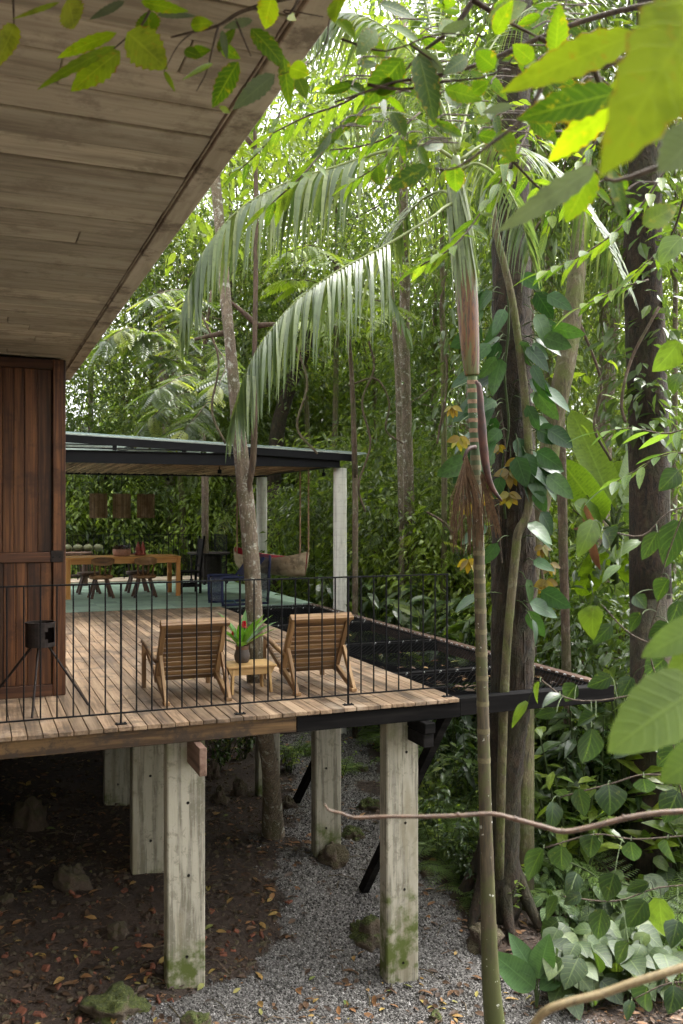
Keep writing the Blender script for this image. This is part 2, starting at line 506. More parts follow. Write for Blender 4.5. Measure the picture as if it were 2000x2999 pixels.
M['rust'] = plain('rusted iron', (0.028, 0.02, 0.017), 0.75, 0.3, 0.6, 22, col2=(0.016, 0.012, 0.011), bstr=0.3)
M['steel'] = plain('dark painted steel', (0.009, 0.009, 0.012), 0.55, 0.0, 0.25, 3, bstr=0.0, spec=0.2)
M['conc'] = concrete('pillar concrete', (0.36, 0.33, 0.265), 1.0, (0.15, 0.135, 0.1), streak=0.85)
M['conc_w'] = concrete('pale column concrete', (0.74, 0.72, 0.66), 0.0, streak=0.25, rings=True)
M['hole'] = plain('tie hole mortar', (0.05, 0.045, 0.035), 0.95, bstr=0)
M['net'] = plain('black net cord', (0.006, 0.006, 0.0065), 0.8, bstr=0, spec=0.1)
M['hook'] = plain('pale net hook', (0.4, 0.4, 0.4), 0.4, 0.3, bstr=0)
M['rope'] = plain('hemp rope', (0.32, 0.2, 0.12), 0.9, 0, 0.4, 60)

# ------------------------------------------------------------------ ground
def ground_mat():
    mt, nt, bs = new_mat('forest floor')
    pv = coords(nt, 'Position')
    n1 = noise_tex(nt, pv, 1.1, 6, 0.7)
    n2 = noise_tex(nt, pv, 14, 5, 0.7)
    n3 = noise_tex(nt, pv, 60, 3, 0.6)
    soil = ramp(nt, [(0.35, (0.014, 0.009, 0.006)), (0.55, (0.042, 0.026, 0.017)), (0.75, (0.085, 0.055, 0.037))], mth(nt, 'ADD', mth(nt, 'MULTIPLY', n1, 0.5), mth(nt, 'MULTIPLY', n2, 0.5))).outputs[0]
    vor = nd(nt, 'TexVoronoi', Scale=62.0); nt.links.new(pv, vor.inputs['Vector'])
    grav = ramp(nt, [(0.0, (0.08, 0.074, 0.068)), (0.5, (0.14, 0.131, 0.123)), (1.0, (0.27, 0.256, 0.243))], vor.outputs['Color']).outputs[0]
    grav = mixc(nt, grav, (0.06, 0.055, 0.05), maprange(nt, vor.outputs['Distance'], 0.35, 0.75))
    at = nd(nt, 'Attribute'); at.attribute_name = 'rnd'
    fac = maprange(nt, mth(nt, 'ADD', at.outputs['Fac'], mth(nt, 'MULTIPLY', mth(nt, 'SUBTRACT', n2, 0.5), 0.8)), 0.42, 0.58)
    nt.links.new(mixc(nt, soil, grav, fac), bs.inputs['Base Color'])
    bs.inputs['Roughness'].default_value = 0.95
    bump(nt, bs, mth(nt, 'ADD', n2, mth(nt, 'MULTIPLY', n3, 0.6)), 0.8, 0.03)
    return mt
M['ground'] = ground_mat()

def gravel_amount(x, y):
    """the gravel path: along the front of the pillars, then back between the two rows"""
    w_ = 0.5 * noise.noise((x * 1.3, y * 1.3, 2.0)) + 0.4 * noise.noise((x * 4.5, y * 4.5, 7.0))
    lim = float(np.interp(y, [5.5, 6.3, 6.8, 7.2, 7.6, 8.2, 9.0, 10, 12, 15, 20], [-0.4, 0.2, 0.75, 1.6, 2.35, 2.85, 3.0, 3.3, 4.0, 5.2, 6.5]))
    rgt = float(np.interp(y, [5.5, 7.0, 8.0, 9.0, 10, 12, 15, 20], [4.6, 4.55, 4.3, 4.2, 4.35, 5.3, 6.6, 8.0]))
    return smooth((x - lim + w_) / 0.5 + 0.5) * smooth((rgt - x + w_) / 0.5 + 0.5)

def axis_steps(lo, hi, near_lo, near_hi, fine, coarse):
    out = [near_lo]
    while out[-1] < near_hi: out.append(out[-1] + fine)
    s = fine
    while out[-1] < hi: s = min(coarse, s * 1.25); out.append(out[-1] + s)
    s = fine; l = [near_lo]
    while l[-1] > lo: s = min(coarse, s * 1.25); l.append(l[-1] - s)
    return np.array(l[:0:-1] + out)
gx = axis_steps(-260, 320, -2.5, 8.0, 0.14, 14)
gy = axis_steps(-60, 420, 5.2, 16.0, 0.14, 14)
Z = np.array([[ground_z(a, b) for a in gx] for b in gy])
GR = np.array([[gravel_amount(a, b) for a in gx] for b in gy])
mb = MB()
ny, nx = len(gy), len(gx)
X, Y = np.meshgrid(gx, gy)
j, i = np.meshgrid(np.arange(ny - 1), np.arange(nx - 1), indexing='ij')
mb.add(np.stack([X, Y, Z], -1).reshape(-1, 3), np.stack([j * nx + i, j * nx + i + 1, (j + 1) * nx + i + 1, (j + 1) * nx + i], -1).reshape(-1, 4))
mb.R = [GR.ravel()]
ground = tag(mb.build('ground', M['ground'], smooth=True), kind='structure')

# ------------------------------------------------------------------ the house: soffit, trim, door
house = thing('timber_house', 'house with grey-brown boarded soffit overhead and dark red-brown plank door', 'house', (0.0, 8.35, 0.0))
CZ = 2.95
RU = 0.806
H0 = house.location
slab = MB().span((-4.0, 0.6, CZ + 0.035), (0.9, 16.0, CZ + 0.22)).build('roof_slab', M['trim'], house, world=True)
sof = MB().span((-2.0, 0.6, CZ + 0.022), (RU - 0.004, 9.6, CZ + 0.034)).build('soffit', M['black_wood'], house, world=True)
vb = 0.62
r2 = random.Random(3)
while vb < 9.5:
    wd = 0.219
    cuts = [-1.6, RU - 0.012]
    if r2.random() < 0.45: cuts.insert(1, r2.uniform(0.05, 0.6))
    for a, b in zip(cuts[:-1], cuts[1:]):
        me = MB().box((0, 0, 0), (b - a - 0.003, wd - 0.012, 0.02), 0.004).mesh('soffit_board', M['soffit'])
        zj = CZ + 0.010 + r2.uniform(-0.005, 0.004)
        link('soffit_board', me, sof, Vector(((a + b) / 2, vb + wd / 2, zj)) - H0, (r2.uniform(-0.01, 0.01), 0, 0))
    vb += wd
MB().span((RU, 0.6, CZ - 0.02), (RU + 0.094, 9.6, CZ + 0.034), 0.004).build('soffit_trim', M['trim'], house, world=True)
MB().span((RU - 0.010, 0.6, CZ - 0.004), (RU - 0.002, 9.6, CZ + 0.03)).build('shadow_batten', M['trim'], house, world=True)
MB().span((-4.0, 8.44, -0.028), (0.70, 14.0, CZ + 0.03)).build('wall', M['door'], house, world=True)
MB().span((-4.0, -5.0, -0.26), (0.7, 1.7, -0.02), 0.004).build('floor', M['joist'], house, world=True)  # unseen floor, wall and foundation, added to block sky light on the left
MB().span((-4.0, -5.0, -0.015), (-0.75, 8.43, CZ + 0.02)).build('wall', M['door'], house, world=True)
MB().span((-4.0, -5.0, -3.2), (-0.6, 14.0, -0.265)).build('foundation', M['conc'], house, world=True)
# the door leaf, in the plane y = 8.35
door = MB().span((-0.95, 8.385, 0.02), (0.735, 8.43, CZ - 0.025)).build('door', M['door'], house, world=True)
DR, DZ = 0.741, CZ - 0.022
def dpart(name, lo, hi, mat, b=0.004):
    lo, hi = Vector(lo), Vector(hi)
    c = (lo + hi) / 2
    me = MB().box((0, 0, 0), tuple(hi - lo), b).mesh(name, mat)
    return link(name, me, door, c - H0)
dpart('stile', (DR - 0.108, 8.335, 0.0), (DR, 8.388, DZ), M['door'], 0.006)
dpart('top_rail', (-0.95, 8.338, DZ - 0.085), (DR - 0.109, 8.386, DZ), M['door_h'])
dpart('middle_rail', (-0.95, 8.338, 1.165), (DR - 0.109, 8.386, 1.25), M['door_h'])
dpart('bottom_rail', (-0.95, 8.338, 0.0), (DR - 0.109, 8.386, 0.10), M['door_h'])
for zlo, zhi in ((0.102, 1.163), (1.252, DZ - 0.087)):
    xx = DR - 0.12
    while xx > -0.9:
        wd = r2.uniform(0.085, 0.115)
        dpart('plank', (xx - wd + 0.003, 8.362 + r2.uniform(-.003, .003), zlo), (xx, 8.386, zhi), M['door'], 0.003)
        xx -= wd
dpart('hinge', (DR - 0.125, 8.329, 1.163), (DR - 0.02, 8.337, 1.265), M['rust'])
for q in (0.03, 0.085):
    MB().lathe([(0, 0), (0.008, 0), (0.008, 0.006), (0.0, 0.008)], 8, (DR - 0.02 - q, 8.3285, 1.21), rot_to((0, 0, 1), (0, -1, 0))).build('hinge_bolt', M['iron'], house, world=True)
mb = MB().tube([Vector((0.135, 8.33, 1.85)), Vector((0.135, 8.30, 1.87)), Vector((0.135, 8.30, 2.33)), Vector((0.135, 8.33, 2.35))], 0.016, 8)
ho = mb.build('door_pull', M['iron'], house, world=True)

# ------------------------------------------------------------------ the deck
FV, BV, RX, LX = 6.93, 15.17, 3.87, -0.55
deck = thing('timber_deck', 'raised weathered board deck on square concrete pillars with a railing along its edge', 'deck', (1.6, 7.2, -2.2))
D0 = deck.location
BW = 0.1066
nb = int((RX - LX) / BW)
_bm = {}
def board_mesh(L):
    key = round(L, 2)
    if key not in _bm:
        _bm[key] = MB().box((0, 0, 0), (BW - 0.006, key, 0.032), 0.003).mesh('deck_board', M['deck'])
    return _bm[key], key
for k in range(nb):
    x = RX - BW * (k + 0.5)
    cut = FV + round(r2.uniform(2.2, 6.0) / 0.55) * 0.55
    a = FV + r2.uniform(-0.006, 0.006)
    for y0, y1 in ((a, cut - 0.002), (cut + 0.002, BV)):
        me, L = board_mesh(y1 - y0)
        link('deck_board', me, deck, Vector((x, y0 + L / 2, -0.017 + r2.uniform(-0.0015, 0.0015))) - D0, (0, r2.uniform(-0.006, 0.006), 0))
MB().span((LX, 6.965, -0.165), (2.40, 7.075, -0.035), 0.004).build('front_beam', M['beam'], deck, world=True)
MB().span((2.402, 6.96, -0.17), (RX + 0.02, 7.07, -0.036), 0.004).build('front_beam', M['black_wood'], deck, world=True)
MB().span((RX + 0.022, 6.962, -0.16), (5.52, 7.068, -0.012), 0.004).build('front_beam', M['black_wood'], deck, world=True)
for y in (8.3, 10.35, 12.45, 14.6):
    MB().span((RX + 0.002, y - 0.035, -0.15), (5.44, y + 0.035, -0.012), 0.004).build('cross_beam', M['black_wood'], deck, world=True)
MB().span((5.442, 7.07, -0.16), (5.54, BV + 0.1, -0.004), 0.004).build('edge_beam', M['joist'], deck, world=True)
MB().span((RX - 0.06, 7.08, -0.17), (RX - 0.001, BV, -0.036), 0.004).build('edge_joist', M['black_wood'], deck, world=True)
for y in (8.0, 9.0, 10.0, 11.05, 12.1, 13.2, 14.3):
    MB().span((LX, y - 0.03, -0.155), (RX - 0.062, y + 0.03, -0.036), 0.003).build('joist', M['joist'], deck, world=True)
MB().span((1.565, 6.77, -0.385), (1.622, 11.5, -0.172), 0.004).build('bearer', M['joist'], deck, world=True)
MB().span((3.50, 6.86, -0.262), (3.60, 11.5, -0.172), 0.006).build('bearer', M['black_wood'], deck, world=True)
MB().span((3.505, 6.89, -0.385), (3.598, 11.3, -0.267), 0.006).build('bearer', M['black_wood'], deck, world=True)

def pillar(cx, y0, wdt, dep, zb, holes, name='concrete_pillar'):
    """square shaft, chamfered arrises, tie holes sunk in its front face"""
    mb = MB()
    b = 0.012
    zt = -0.172
    x0, x1 = cx - wdt / 2, cx + wdt / 2
    ring = [(x0 + b, y0), (x1 - b, y0), (x1, y0 + b), (x1, y0 + dep - b), (x1 - b, y0 + dep), (x0 + b, y0 + dep), (x0, y0 + dep - b), (x0, y0 + b)]
    for q in range(1, 8):
        (ax, ay), (bx, by) = ring[q], ring[(q + 1) % 8]
        mb.add([(ax, ay, zb), (bx, by, zb), (bx, by, zt), (ax, ay, zt)], [(0, 1, 2, 3)])
    mb.add([(p[0], p[1], zt) for p in ring], [(0, 1, 2, 7), (2, 3, 6, 7), (3, 4, 5, 6)])
    xl, xr = x0 + b, x1 - b
    z = zb
    HR = 0.013
    for hx, hz in sorted(holes, key=lambda q: q[1]):
        h = 0.07
        mb.add([(xl, y0, z), (xr, y0, z), (xr, y0, hz - h), (xl, y0, hz - h)], [(0, 1, 2, 3)])
        out = [(xl, hz - h), (hx, hz - h), (xr, hz - h), (xr, hz), (xr, hz + h), (hx, hz + h), (xl, hz + h), (xl, hz)]
        inn = [(hx + HR * 1.0 * math.cos(a), hz + HR * math.sin(a)) for a in [PI * 1.25 + q * PI / 4 for q in range(8)]]
        V = [(p[0], y0, p[1]) for p in out] + [(p[0], y0, p[1]) for p in inn]
        mb.add(V, [(q, (q + 1) % 8, 8 + (q + 1) % 8, 8 + q) for q in range(8)])
        z = hz + h
    mb.add([(xl, y0, z), (xr, y0, z), (xr, y0, zt), (xl, y0, zt)], [(0, 1, 2, 3)])
    o = mb.build(name, M['conc'], deck, world=True)
    for hx, hz in holes:
        MB().lathe([(HR, 0.0), (HR * 0.92, 0.05), (0.0, 0.05)], 8, (hx, y0, hz), rot_to((0, 0, 1), (0, 1, 0))).build('tie_hole', M['hole'], o, world=False).location = -D0
    return o
def hole_at(px, py, v):
    p = Pv(px, py, v); return (p.x, p.z)
pillar(1.56, 7.2, 0.305, 0.15, -2.45, [hole_at(550, 2352, 7.2), hole_at(552, 2565, 7.2), hole_at(547, 2803, 7.2)])
pillar(3.46, 7.2, 0.305, 0.16, -2.75, [hole_at(1190, 2203, 7.2), hole_at(1187, 2411, 7.2), hole_at(1184, 2606, 7.2), hole_at(1181, 2821, 7.2)])
pillar(1.53, 8.75, 0.3, 0.15, -2.05, [hole_at(440, 2273, 8.75), hole_at(441, 2463, 8.75)])
pillar(1.55, 10.9, 0.3, 0.15, -2.0, [hole_at(345, 2298, 10.9)])
pillar(3.46, 9.0, 0.29, 0.15, -2.25, [hole_at(955, 2251, 9.0), hole_at(955, 2426, 9.0)])
pillar(3.46, 11.1, 0.29, 0.15, -2.25, [hole_at(812, 2225, 11.1)])
MB().bar(ground_hit(1062, 2612), P(1310, 2088, 8.05), 0.07, 0.10, (0, 1, 0)).build('diagonal_brace', M['black_wood'], deck, world=True)
MB().bar(ground_hit(866, 2350), P(1040, 1985, 10.0), 0.07, 0.09, (0, 1, 0)).build('diagonal_brace', M['black_wood'], deck, world=True)

# ------------------------------------------------------------------ railings
def railing(name, label, p0, ux, n, step, post_every, first, z1=1.067, zb=0.086, cat='railing', thick=1.0, ends=()):
    t = thing(name, label, cat, p0)
    d = Vector(ux)
    yaw = math.atan2(d.y, d.x)
    t.rotation_euler = (0, 0, yaw)
    L = (n - 1) * step
    MB().span((-0.01, -0.006, z1 - 0.012), (L + 0.01, 0.006, z1), 0.001).build('top_rail', M['iron'], t)
    MB().span((-0.008, -0.006, zb - 0.006), (L + 0.008, 0.006, zb + 0.006), 0.001).build('bottom_rail', M['iron'], t)
    bal = MB().tube([(0, 0, zb + 0.0062), (0, 0, z1 - 0.0122)], 0.0063 * thick, 6, cap=False).mesh('baluster', M['iron'])
    post = MB().tube([(0, 0, 0.007), (0, 0, zb - 0.0062)], 0.009 * thick, 6, cap=False).tube([(0, 0, zb + 0.0062), (0, 0, z1 - 0.0122)], 0.009 * thick, 6, cap=False).mesh('post', M['iron'])
    plate = MB().box((0, 0, 0.005), (0.085, 0.045, 0.008), 0.002).tube([(-0.03, 0, 0.009), (-0.03, 0, 0.016)], 0.006, 6).tube([(0.03, 0, 0.009), (0.03, 0, 0.016)], 0.006, 6).mesh('base_plate', M['iron'])
    for k in range(n):
        if (k - first) % post_every == 0 or k in ends:
            q = link('post', post, t, (k * step, 0, 0))
            link('base_plate', plate, t, (k * step, 0, 0))
        else:
            link('baluster', bal, t, (k * step, 0, 0))
    return t
ST_ = 0.1156
railing('metal_railing', 'slim black iron railing along the front edge of the board deck', (3.80 - 40 * ST_, 7.03, 0.0), (1, 0, 0), 41, ST_, 8, 0)
railing('metal_railing', 'dark thin railing behind the dining table, against the trees', (0.35, 21.95, 0.0), (1, 0, 0), 44, 0.117, 9, 7, thick=1.25)
railing('metal_railing', 'short railing return with closely set bars at the far tile corner', (5.44, 20.75, 0.0), (0, 1, 0), 12, 0.105, 11, 0, thick=1.5)

# ------------------------------------------------------------------ tiled terrace
tile_m = plain('green cement tile', (0.27, 0.375, 0.30), 0.5, 0, 0.3, 3.0, col2=(0.2, 0.29, 0.23), bstr=0.03)
nt = tile_m.node_tree; bs = nt.nodes['Principled BSDF']
_c = bs.inputs['Base Color'].links[0].from_socket
_h = nd(nt, 'HueSaturation'); _oi = nt.nodes.new('ShaderNodeObjectInfo')
nt.links.new(_c, _h.inputs['Color']); nt.links.new(maprange(nt, _oi.outputs['Random'], 0, 1, 0.82, 1.14), _h.inputs['Value']); nt.links.new(_h.outputs[0], bs.inputs['Base Color'])
M['tile'] = tile_m
M['grout'] = plain('grey grout', (0.16, 0.2, 0.175), 0.9, bstr=0)
M['curb'] = plain('pale stone kerb', (0.5, 0.4, 0.3), 0.8, 0, 0.3, 6)
terr = tag(MB().span((-2.0, BV + 0.02, -0.22), (5.56, 22.4, -0.012), 0.004).build('terrace', M['grout']), kind='structure')
TS = 0.40
tm = MB().box((0, 0, 0), (TS - 0.004, TS - 0.004, 0.014), 0.002).mesh('tile', M['tile'])
yy = BV + 0.025 + TS / 2
while yy < 21.3:
    for k in range(13):
        x = 5.55 - TS * (k + 0.5)
        link('tile', tm, terr, (x, yy, -0.006 + r2.uniform(-.001, .001)))
    yy += TS
MB().span((-2.0, 21.36, -0.01), (5.55, 22.38, 0.03), 0.006).build('kerb', M['curb'], terr)
for pos, sz in (((5.45, 18.6, -1.4), 0.3), ((1.5, 16.0, -1.3), 0.3), ((5.4, 15.6, -1.4), 0.3)):
    MB().span((pos[0] - sz / 2, pos[1] - sz / 2, -2.6), (pos[0] + sz / 2, pos[1] + sz / 2, -0.221), 0.01).build('pillar', M['conc'], terr)

# ------------------------------------------------------------------ pavilion over the terrace
M['roofsheet'] = plain('green roof sheet', (0.03, 0.075, 0.062), 0.35, 0, 0.2, 2)
_nt = M['roofsheet'].node_tree; _b = _nt.nodes['Principled BSDF']; _tr = _nt.nodes.new('ShaderNodeBsdfTranslucent'); _tr.inputs[0].default_value = (0.4, 0.47, 0.43, 1)
_mx = _nt.nodes.new('ShaderNodeMixShader'); _mx.inputs[0].default_value = 0.4
_nt.links.new(_b.outputs[0], _mx.inputs[1]); _nt.links.new(_tr.outputs[0], _mx.inputs[2]); _nt.links.new(_mx.outputs[0], _nt.nodes['Material Output'].inputs[0])
M['flash'] = plain('pale flashing', (0.6, 0.62, 0.6), 0.4, bstr=0)
M['reed'] = wood('reed mat', (0.2, 0.12, 0.06), (0.38, 0.25, 0.135), (0.52, 0.37, 0.22), axis=1, grain=9, stretch=0.02, rough=0.8, vary=0)
_a = nd(M['reed'].node_tree, 'Attribute'); _a.attribute_name = 'rnd'
_bs = M['reed'].node_tree.nodes['Principled BSDF']; _l = _bs.inputs['Base Color'].links[0].from_socket
_hh = nd(M['reed'].node_tree, 'HueSaturation'); M['reed'].node_tree.links.new(_l, _hh.inputs['Color']); M['reed'].node_tree.links.new(maprange(M['reed'].node_tree, _a.outputs['Fac'], 0, 1, 0.45, 1.35), _hh.inputs['Value']); M['reed'].node_tree.links.new(_hh.outputs[0], _bs.inputs['Base Color'])
pav = thing('pavilion', 'open pavilion with dark steel beams, green roof edge and pale round columns', 'pavilion', (2.0, 14.1, 0.0))
def roof_z(x): return 2.77 - 0.041 * (x - 1.24)
def ibeam(p0, p1, hgt, wdt, name='steel_beam'):
    mb = MB()
    p0, p1 = Vector(p0), Vector(p1)
    up = (0, 0, 1)
    mb.bar(p0, p1, 0.012, hgt - 0.02, up, 0.001)
    for s in (-1, 1):
        o = Vector((0, 0, s * (hgt / 2 - 0.005)))
        mb.bar(p0 + o, p1 + o, wdt, 0.01, up, 0.001)
    return mb.build(name, M['steel'], pav, world=True)
ibeam((-2.0, 14.06, 2.425), (5.60, 14.06, 2.425), 0.185, 0.11)
ibeam((-2.0, 18.55, 2.425), (5.60, 18.55, 2.425), 0.185, 0.11)
ibeam((5.55, 14.13, 2.43), (5.55, 18.48, 2.43), 0.17, 0.09)
for v in (13.98, 19.4):
    mb = MB().bar((-2.2, v, roof_z(-2.2) - 0.09), (5.86, v, roof_z(5.86) - 0.09), 0.05, 0.115, b=0.001)
    mb.build('edge_channel', M['steel'], pav, world=True)
for zz_ in (2.55, 2.60):
    MB().span((-2.0, 14.0, zz_ - 0.008), (2.6 if zz_ > 2.57 else 3.9, 14.03, zz_ + 0.008), 0.001).build('gap_rail', M['steel'], pav, world=True)
MB().bar((-2.2, 13.945, roof_z(-2.2) - 0.024), (5.9, 13.945, roof_z(5.9) - 0.024), 0.02, 0.012, b=0.001).build('flashing', M['flash'], pav, world=True)
mb = MB()
ncor = 90
for k in range(ncor):       # corrugated sheet running down the slope
    v0 = 13.9 + (19.6 - 13.9) * k / ncor; v1 = 13.9 + (19.6 - 13.9) * (k + 1) / ncor; vm = (v0 + v1) / 2
    for (a, za), (b, zb2) in (((v0, 0), (vm, 0.022)), ((vm, 0.022), (v1, 0))):
        mb.add([(-2.3, a, roof_z(-2.3) + za - 0.012), (6.02, a, roof_z(6.02) + za - 0.012), (6.02, b, roof_z(6.02) + zb2 - 0.012), (-2.3, b, roof_z(-2.3) + zb2 - 0.012)], [(0, 1, 2, 3)])
mb.build('roof_sheet', M['roofsheet'], pav, world=True)
for x in (0.55, 1.95, 3.0, 4.3):
    zt = roof_z(x) - 0.149
    if zt > 2.53: MB().span((x - 0.03, 13.985, 2.522), (x + 0.03, 14.035, zt), 0.001).build('roof_post', M['steel'], pav, world=True)
for x in (0.9, 2.4, 3.9, 5.4):
    MB().span((x - 0.025, 14.1, roof_z(x) - 0.075), (x + 0.025, 19.35, roof_z(x) - 0.02), 0.001).build('rafter', M['steel'], pav, world=True)
for v in (15.2, 16.6, 18.0):
    MB().bar((-2.0, v, roof_z(-2.0) - 0.1), (5.5, v, roof_z(5.5) - 0.1), 0.04, 0.04, b=0.001).build('purlin', M['flash'], pav, world=True)
mb = MB()
x = -1.6; k = 0
while x < 5.48:
    wd = r2.uniform(0.012, 0.022)
    v = 14.14
    while v < 18.45:
        L = min(r2.uniform(0.9, 2.2), 18.47 - v)
        if r2.random() > 0.05:
            mb.tube([(x, v, 2.372 + r2.uniform(-.012, .012)), (x + r2.uniform(-.012, .012), v + L, 2.372 + r2.uniform(-.012, .012))], wd * 0.55, 4, cap=False, rnd=r2.random())
        v += L
    x += wd + (0.001 if r2.random() < 0.9 else 0.012)
tag(mb.build('reed_ceiling', M['reed'], pav, world=True), kind='stuff')
colm = MB().lathe([(0.112, -2.6)] + [(0.112 + 0.0015 * ((q % 2) - .5), -2.6 + 4.93 * q / 40) for q in range(1, 40)] + [(0.112, 2.325), (0.10, 2.33), (0, 2.33)], 28).mesh('column', M['conc_w'], smooth=True)
for x, v in ((5.66, 14.2), (5.62, 18.55), (-1.0, 14.06), (-1.0, 18.55)):
    link('column', colm, pav, Vector((x, v, 0)) - pav.location)
for px, py, v in ((643, 1370, 14.6), (948, 1378, 14.9), (310, 1405, 18.3), (492, 1405, 18.3)):
    p = Pv(px, py, v); p.z = 2.345
    MB().lathe([(0.0, 0.0), (0.012, 0.0), (0.012, -0.05), (0.035, -0.06), (0.035, -0.12), (0.0, -0.12)], 10, p).build('spot_lamp', M['iron'], pav, world=True)

# ------------------------------------------------------------------ nets beside the deck
def net(y0, y1, label, sag):
    cx, cy = (RX + 5.44) / 2, (y0 + y1) / 2
    t = thing('rope_net', label, 'net', (cx, cy, -0.03), group='nets stretched beside the deck')
    x0, x1 = RX + 0.03 - cx, 5.41 - cx
    a0, a1 = y0 + 0.06 - cy, y1 - 0.06 - cy
    W, H = x1 - x0, a1 - a0
    mb = MB()
    def zz(x, y):
        return -sag * (1 - (2 * x / W) ** 2) * (1 - (2 * y / H) ** 2)
    stp = 0.06
    for sg in (1, -1):
        c = -W - H
        while c < W + H:
            # line y = sg*x + c clipped to the bay
            pts = []
            for tt in np.linspace(-W / 2, W / 2, 15):
                yv = sg * tt + c
                pts.append((tt, yv))
            pts = [(a, b) for a, b in pts if -H / 2 <= b <= H / 2]
            for yb in (-H / 2, H / 2):
                xb = (yb - c) / sg
                if -W / 2 < xb < W / 2: pts.append((xb, yb))
            pts = sorted(set(pts))
            if len(pts) >= 2 and pts[-1][0] - pts[0][0] > 0.02:
                mb.tube([(a, b, zz(a, b)) for a, b in pts], 0.004, 3, cap=False)
            c += stp
    bd = [(-W / 2, -H / 2), (W / 2, -H / 2), (W / 2, H / 2), (-W / 2, H / 2), (-W / 2, -H / 2)]
    mb.tube([(a, b, 0) for a, b in bd], 0.011, 5, cap=False)
    tag(mb.build('mesh_cord', M['net'], t), kind='stuff')
    hk = MB().tube([(0, 0, 0.022), (0, 0.012, 0.03), (0, 0.03, 0.018), (0, 0.04, -0.005)], 0.0055, 5).mesh('hook', M['hook'])
    for k in range(max(3, int(W / 0.17))):
        x = -W / 2 + W * (k + 0.5) / max(3, int(W / 0.17))
        for yb, rz in ((H / 2, 0),):
            link('hook', hk, t, (x, yb, 0), (0, 0, rz))
    for k in range(int(H / 0.13)):
        link('hook', hk, t, (W / 2, -H / 2 + H * (k + .5) / int(H / 0.13), 0), (0, 0, -PI / 2))
    return t
net(7.07, 8.265, 'black rope net bay nearest the railing corner, holding fallen leaves', 0.10)
net(8.335, 10.315, 'second black rope net bay behind the railing end', 0.14)
net(10.385, 12.415, 'black rope net bay beside the armchair on the right', 0.14)
net(12.485, 14.565, 'black rope net bay at the foot of the nearer pale column', 0.12)
net(14.635, 15.14, 'narrow black rope net strip along the green tile edge', 0.03)

# ------------------------------------------------------------------ lounge chairs
def lounge_chair(label, x, y):
    t = thing('lounge_chair', label, 'armchair', (x, y, 0.0), group='slatted teak armchairs facing the trees')
    hw = 0.262
    def bar(name, p0, p1, wd, hg, mat='teak', up=(1, 0, 0)):
        p0, p1 = Vector(p0), Vector(p1)
        L = (p1 - p0).length
        me = MB().box((0, 0, 0), (wd, L, hg), 0.003).mesh(name, M[mat])
        o = link(name, me, t, (p0 + p1) / 2)
        o.rotation_euler = Matrix(rot_to(p1 - p0, up).tolist()).to_euler()
        return o
    for s in (-1, 1):
        bar('seat_rail', (s * hw, 0.0, 0.028), (s * hw, 0.90, 0.335), 0.05, 0.034)
        bar('back_stile', (s * (hw + 0.001), 0.43, 0.13), (s * (hw + 0.001), 0.115, 0.645), 0.055, 0.042)
        bar('brace', (s * (hw + 0.006), 0.235, 0.37), (s * (hw + 0.006), -0.02, 0.012), 0.052, 0.03)
        bar('foot', (s * hw, -0.045, 0.017), (s * hw, 0.05, 0.017), 0.028, 0.05, up=(1, 0, 0))
        bar('front_leg', (s * (hw + 0.036), 0.87, 0.0), (s * (hw + 0.036), 0.87, 0.40), 0.05, 0.034)
        arm = MB()
        arm.tube([(s * (hw + 0.038), 0.92, 0.415), (s * (hw + 0.038), 0.70, 0.398), (s * (hw + 0.038), 0.48, 0.36), (s * (hw + 0.034), 0.27, 0.325)], [0.020, 0.024, 0.024, 0.018], 8, 3)
        arm.build('arm', M['teak_x'], t, smooth=True)
    # back: top rail and slats between the stiles, along the lean
    d = Vector((0, 0.115 - 0.43, 0.645 - 0.13)); L = d.length; d.normalize()
    nrm = d.cross(Vector((1, 0, 0)))
    eu = Matrix(rot_to((0, d.y, d.z), nrm).tolist()).to_euler()
    top = MB().box((0, 0, 0), (2 * hw + 0.06, 0.07, 0.05), 0.003).mesh('top_rail', M['teak_x'])
    link('top_rail', top, t, Vector((0, 0.43, 0.13)) + d * (L + 0.01), eu)
    cap = MB().box((0, 0, 0), (2 * hw + 0.066, 0.03, 0.03), 0.003).mesh('top_rail', M['teak_x'])
    link('top_rail', cap, t, Vector((0, 0.43, 0.13)) + d * (L + 0.03) + nrm * -0.042, eu)
    n = 11; sl = (L - 0.03) / n
    me = MB().box((0, 0, 0), (2 * hw - 0.045, sl - 0.0075, 0.016), 0.003).mesh('back_slat', M['teak_x'])
    for k in range(n):
        link('back_slat', me, t, Vector((0, 0.43, 0.13)) + d * (sl * (k + 0.5)), eu)
    s0, s1 = Vector((0, 0.45, 0.205)), Vector((0, 0.90, 0.36))
    e = (s1 - s0).normalized(); eu2 = Matrix(rot_to(e).tolist()).to_euler()
    me2 = MB().box((0, 0, 0), (2 * hw + 0.02, 0.05, 0.016), 0.002).mesh('seat_slat', M['teak_x'])
    for k in range(8):
        link('seat_slat', me2, t, s0 + (s1 - s0) * ((k + 0.5) / 8), eu2)
    return t
lounge_chair('slatted teak armchair nearer the plank door, seen from behind', 1.735, 7.575)
lounge_chair('slatted teak armchair nearer the nets, seen from behind', 2.875, 7.565)

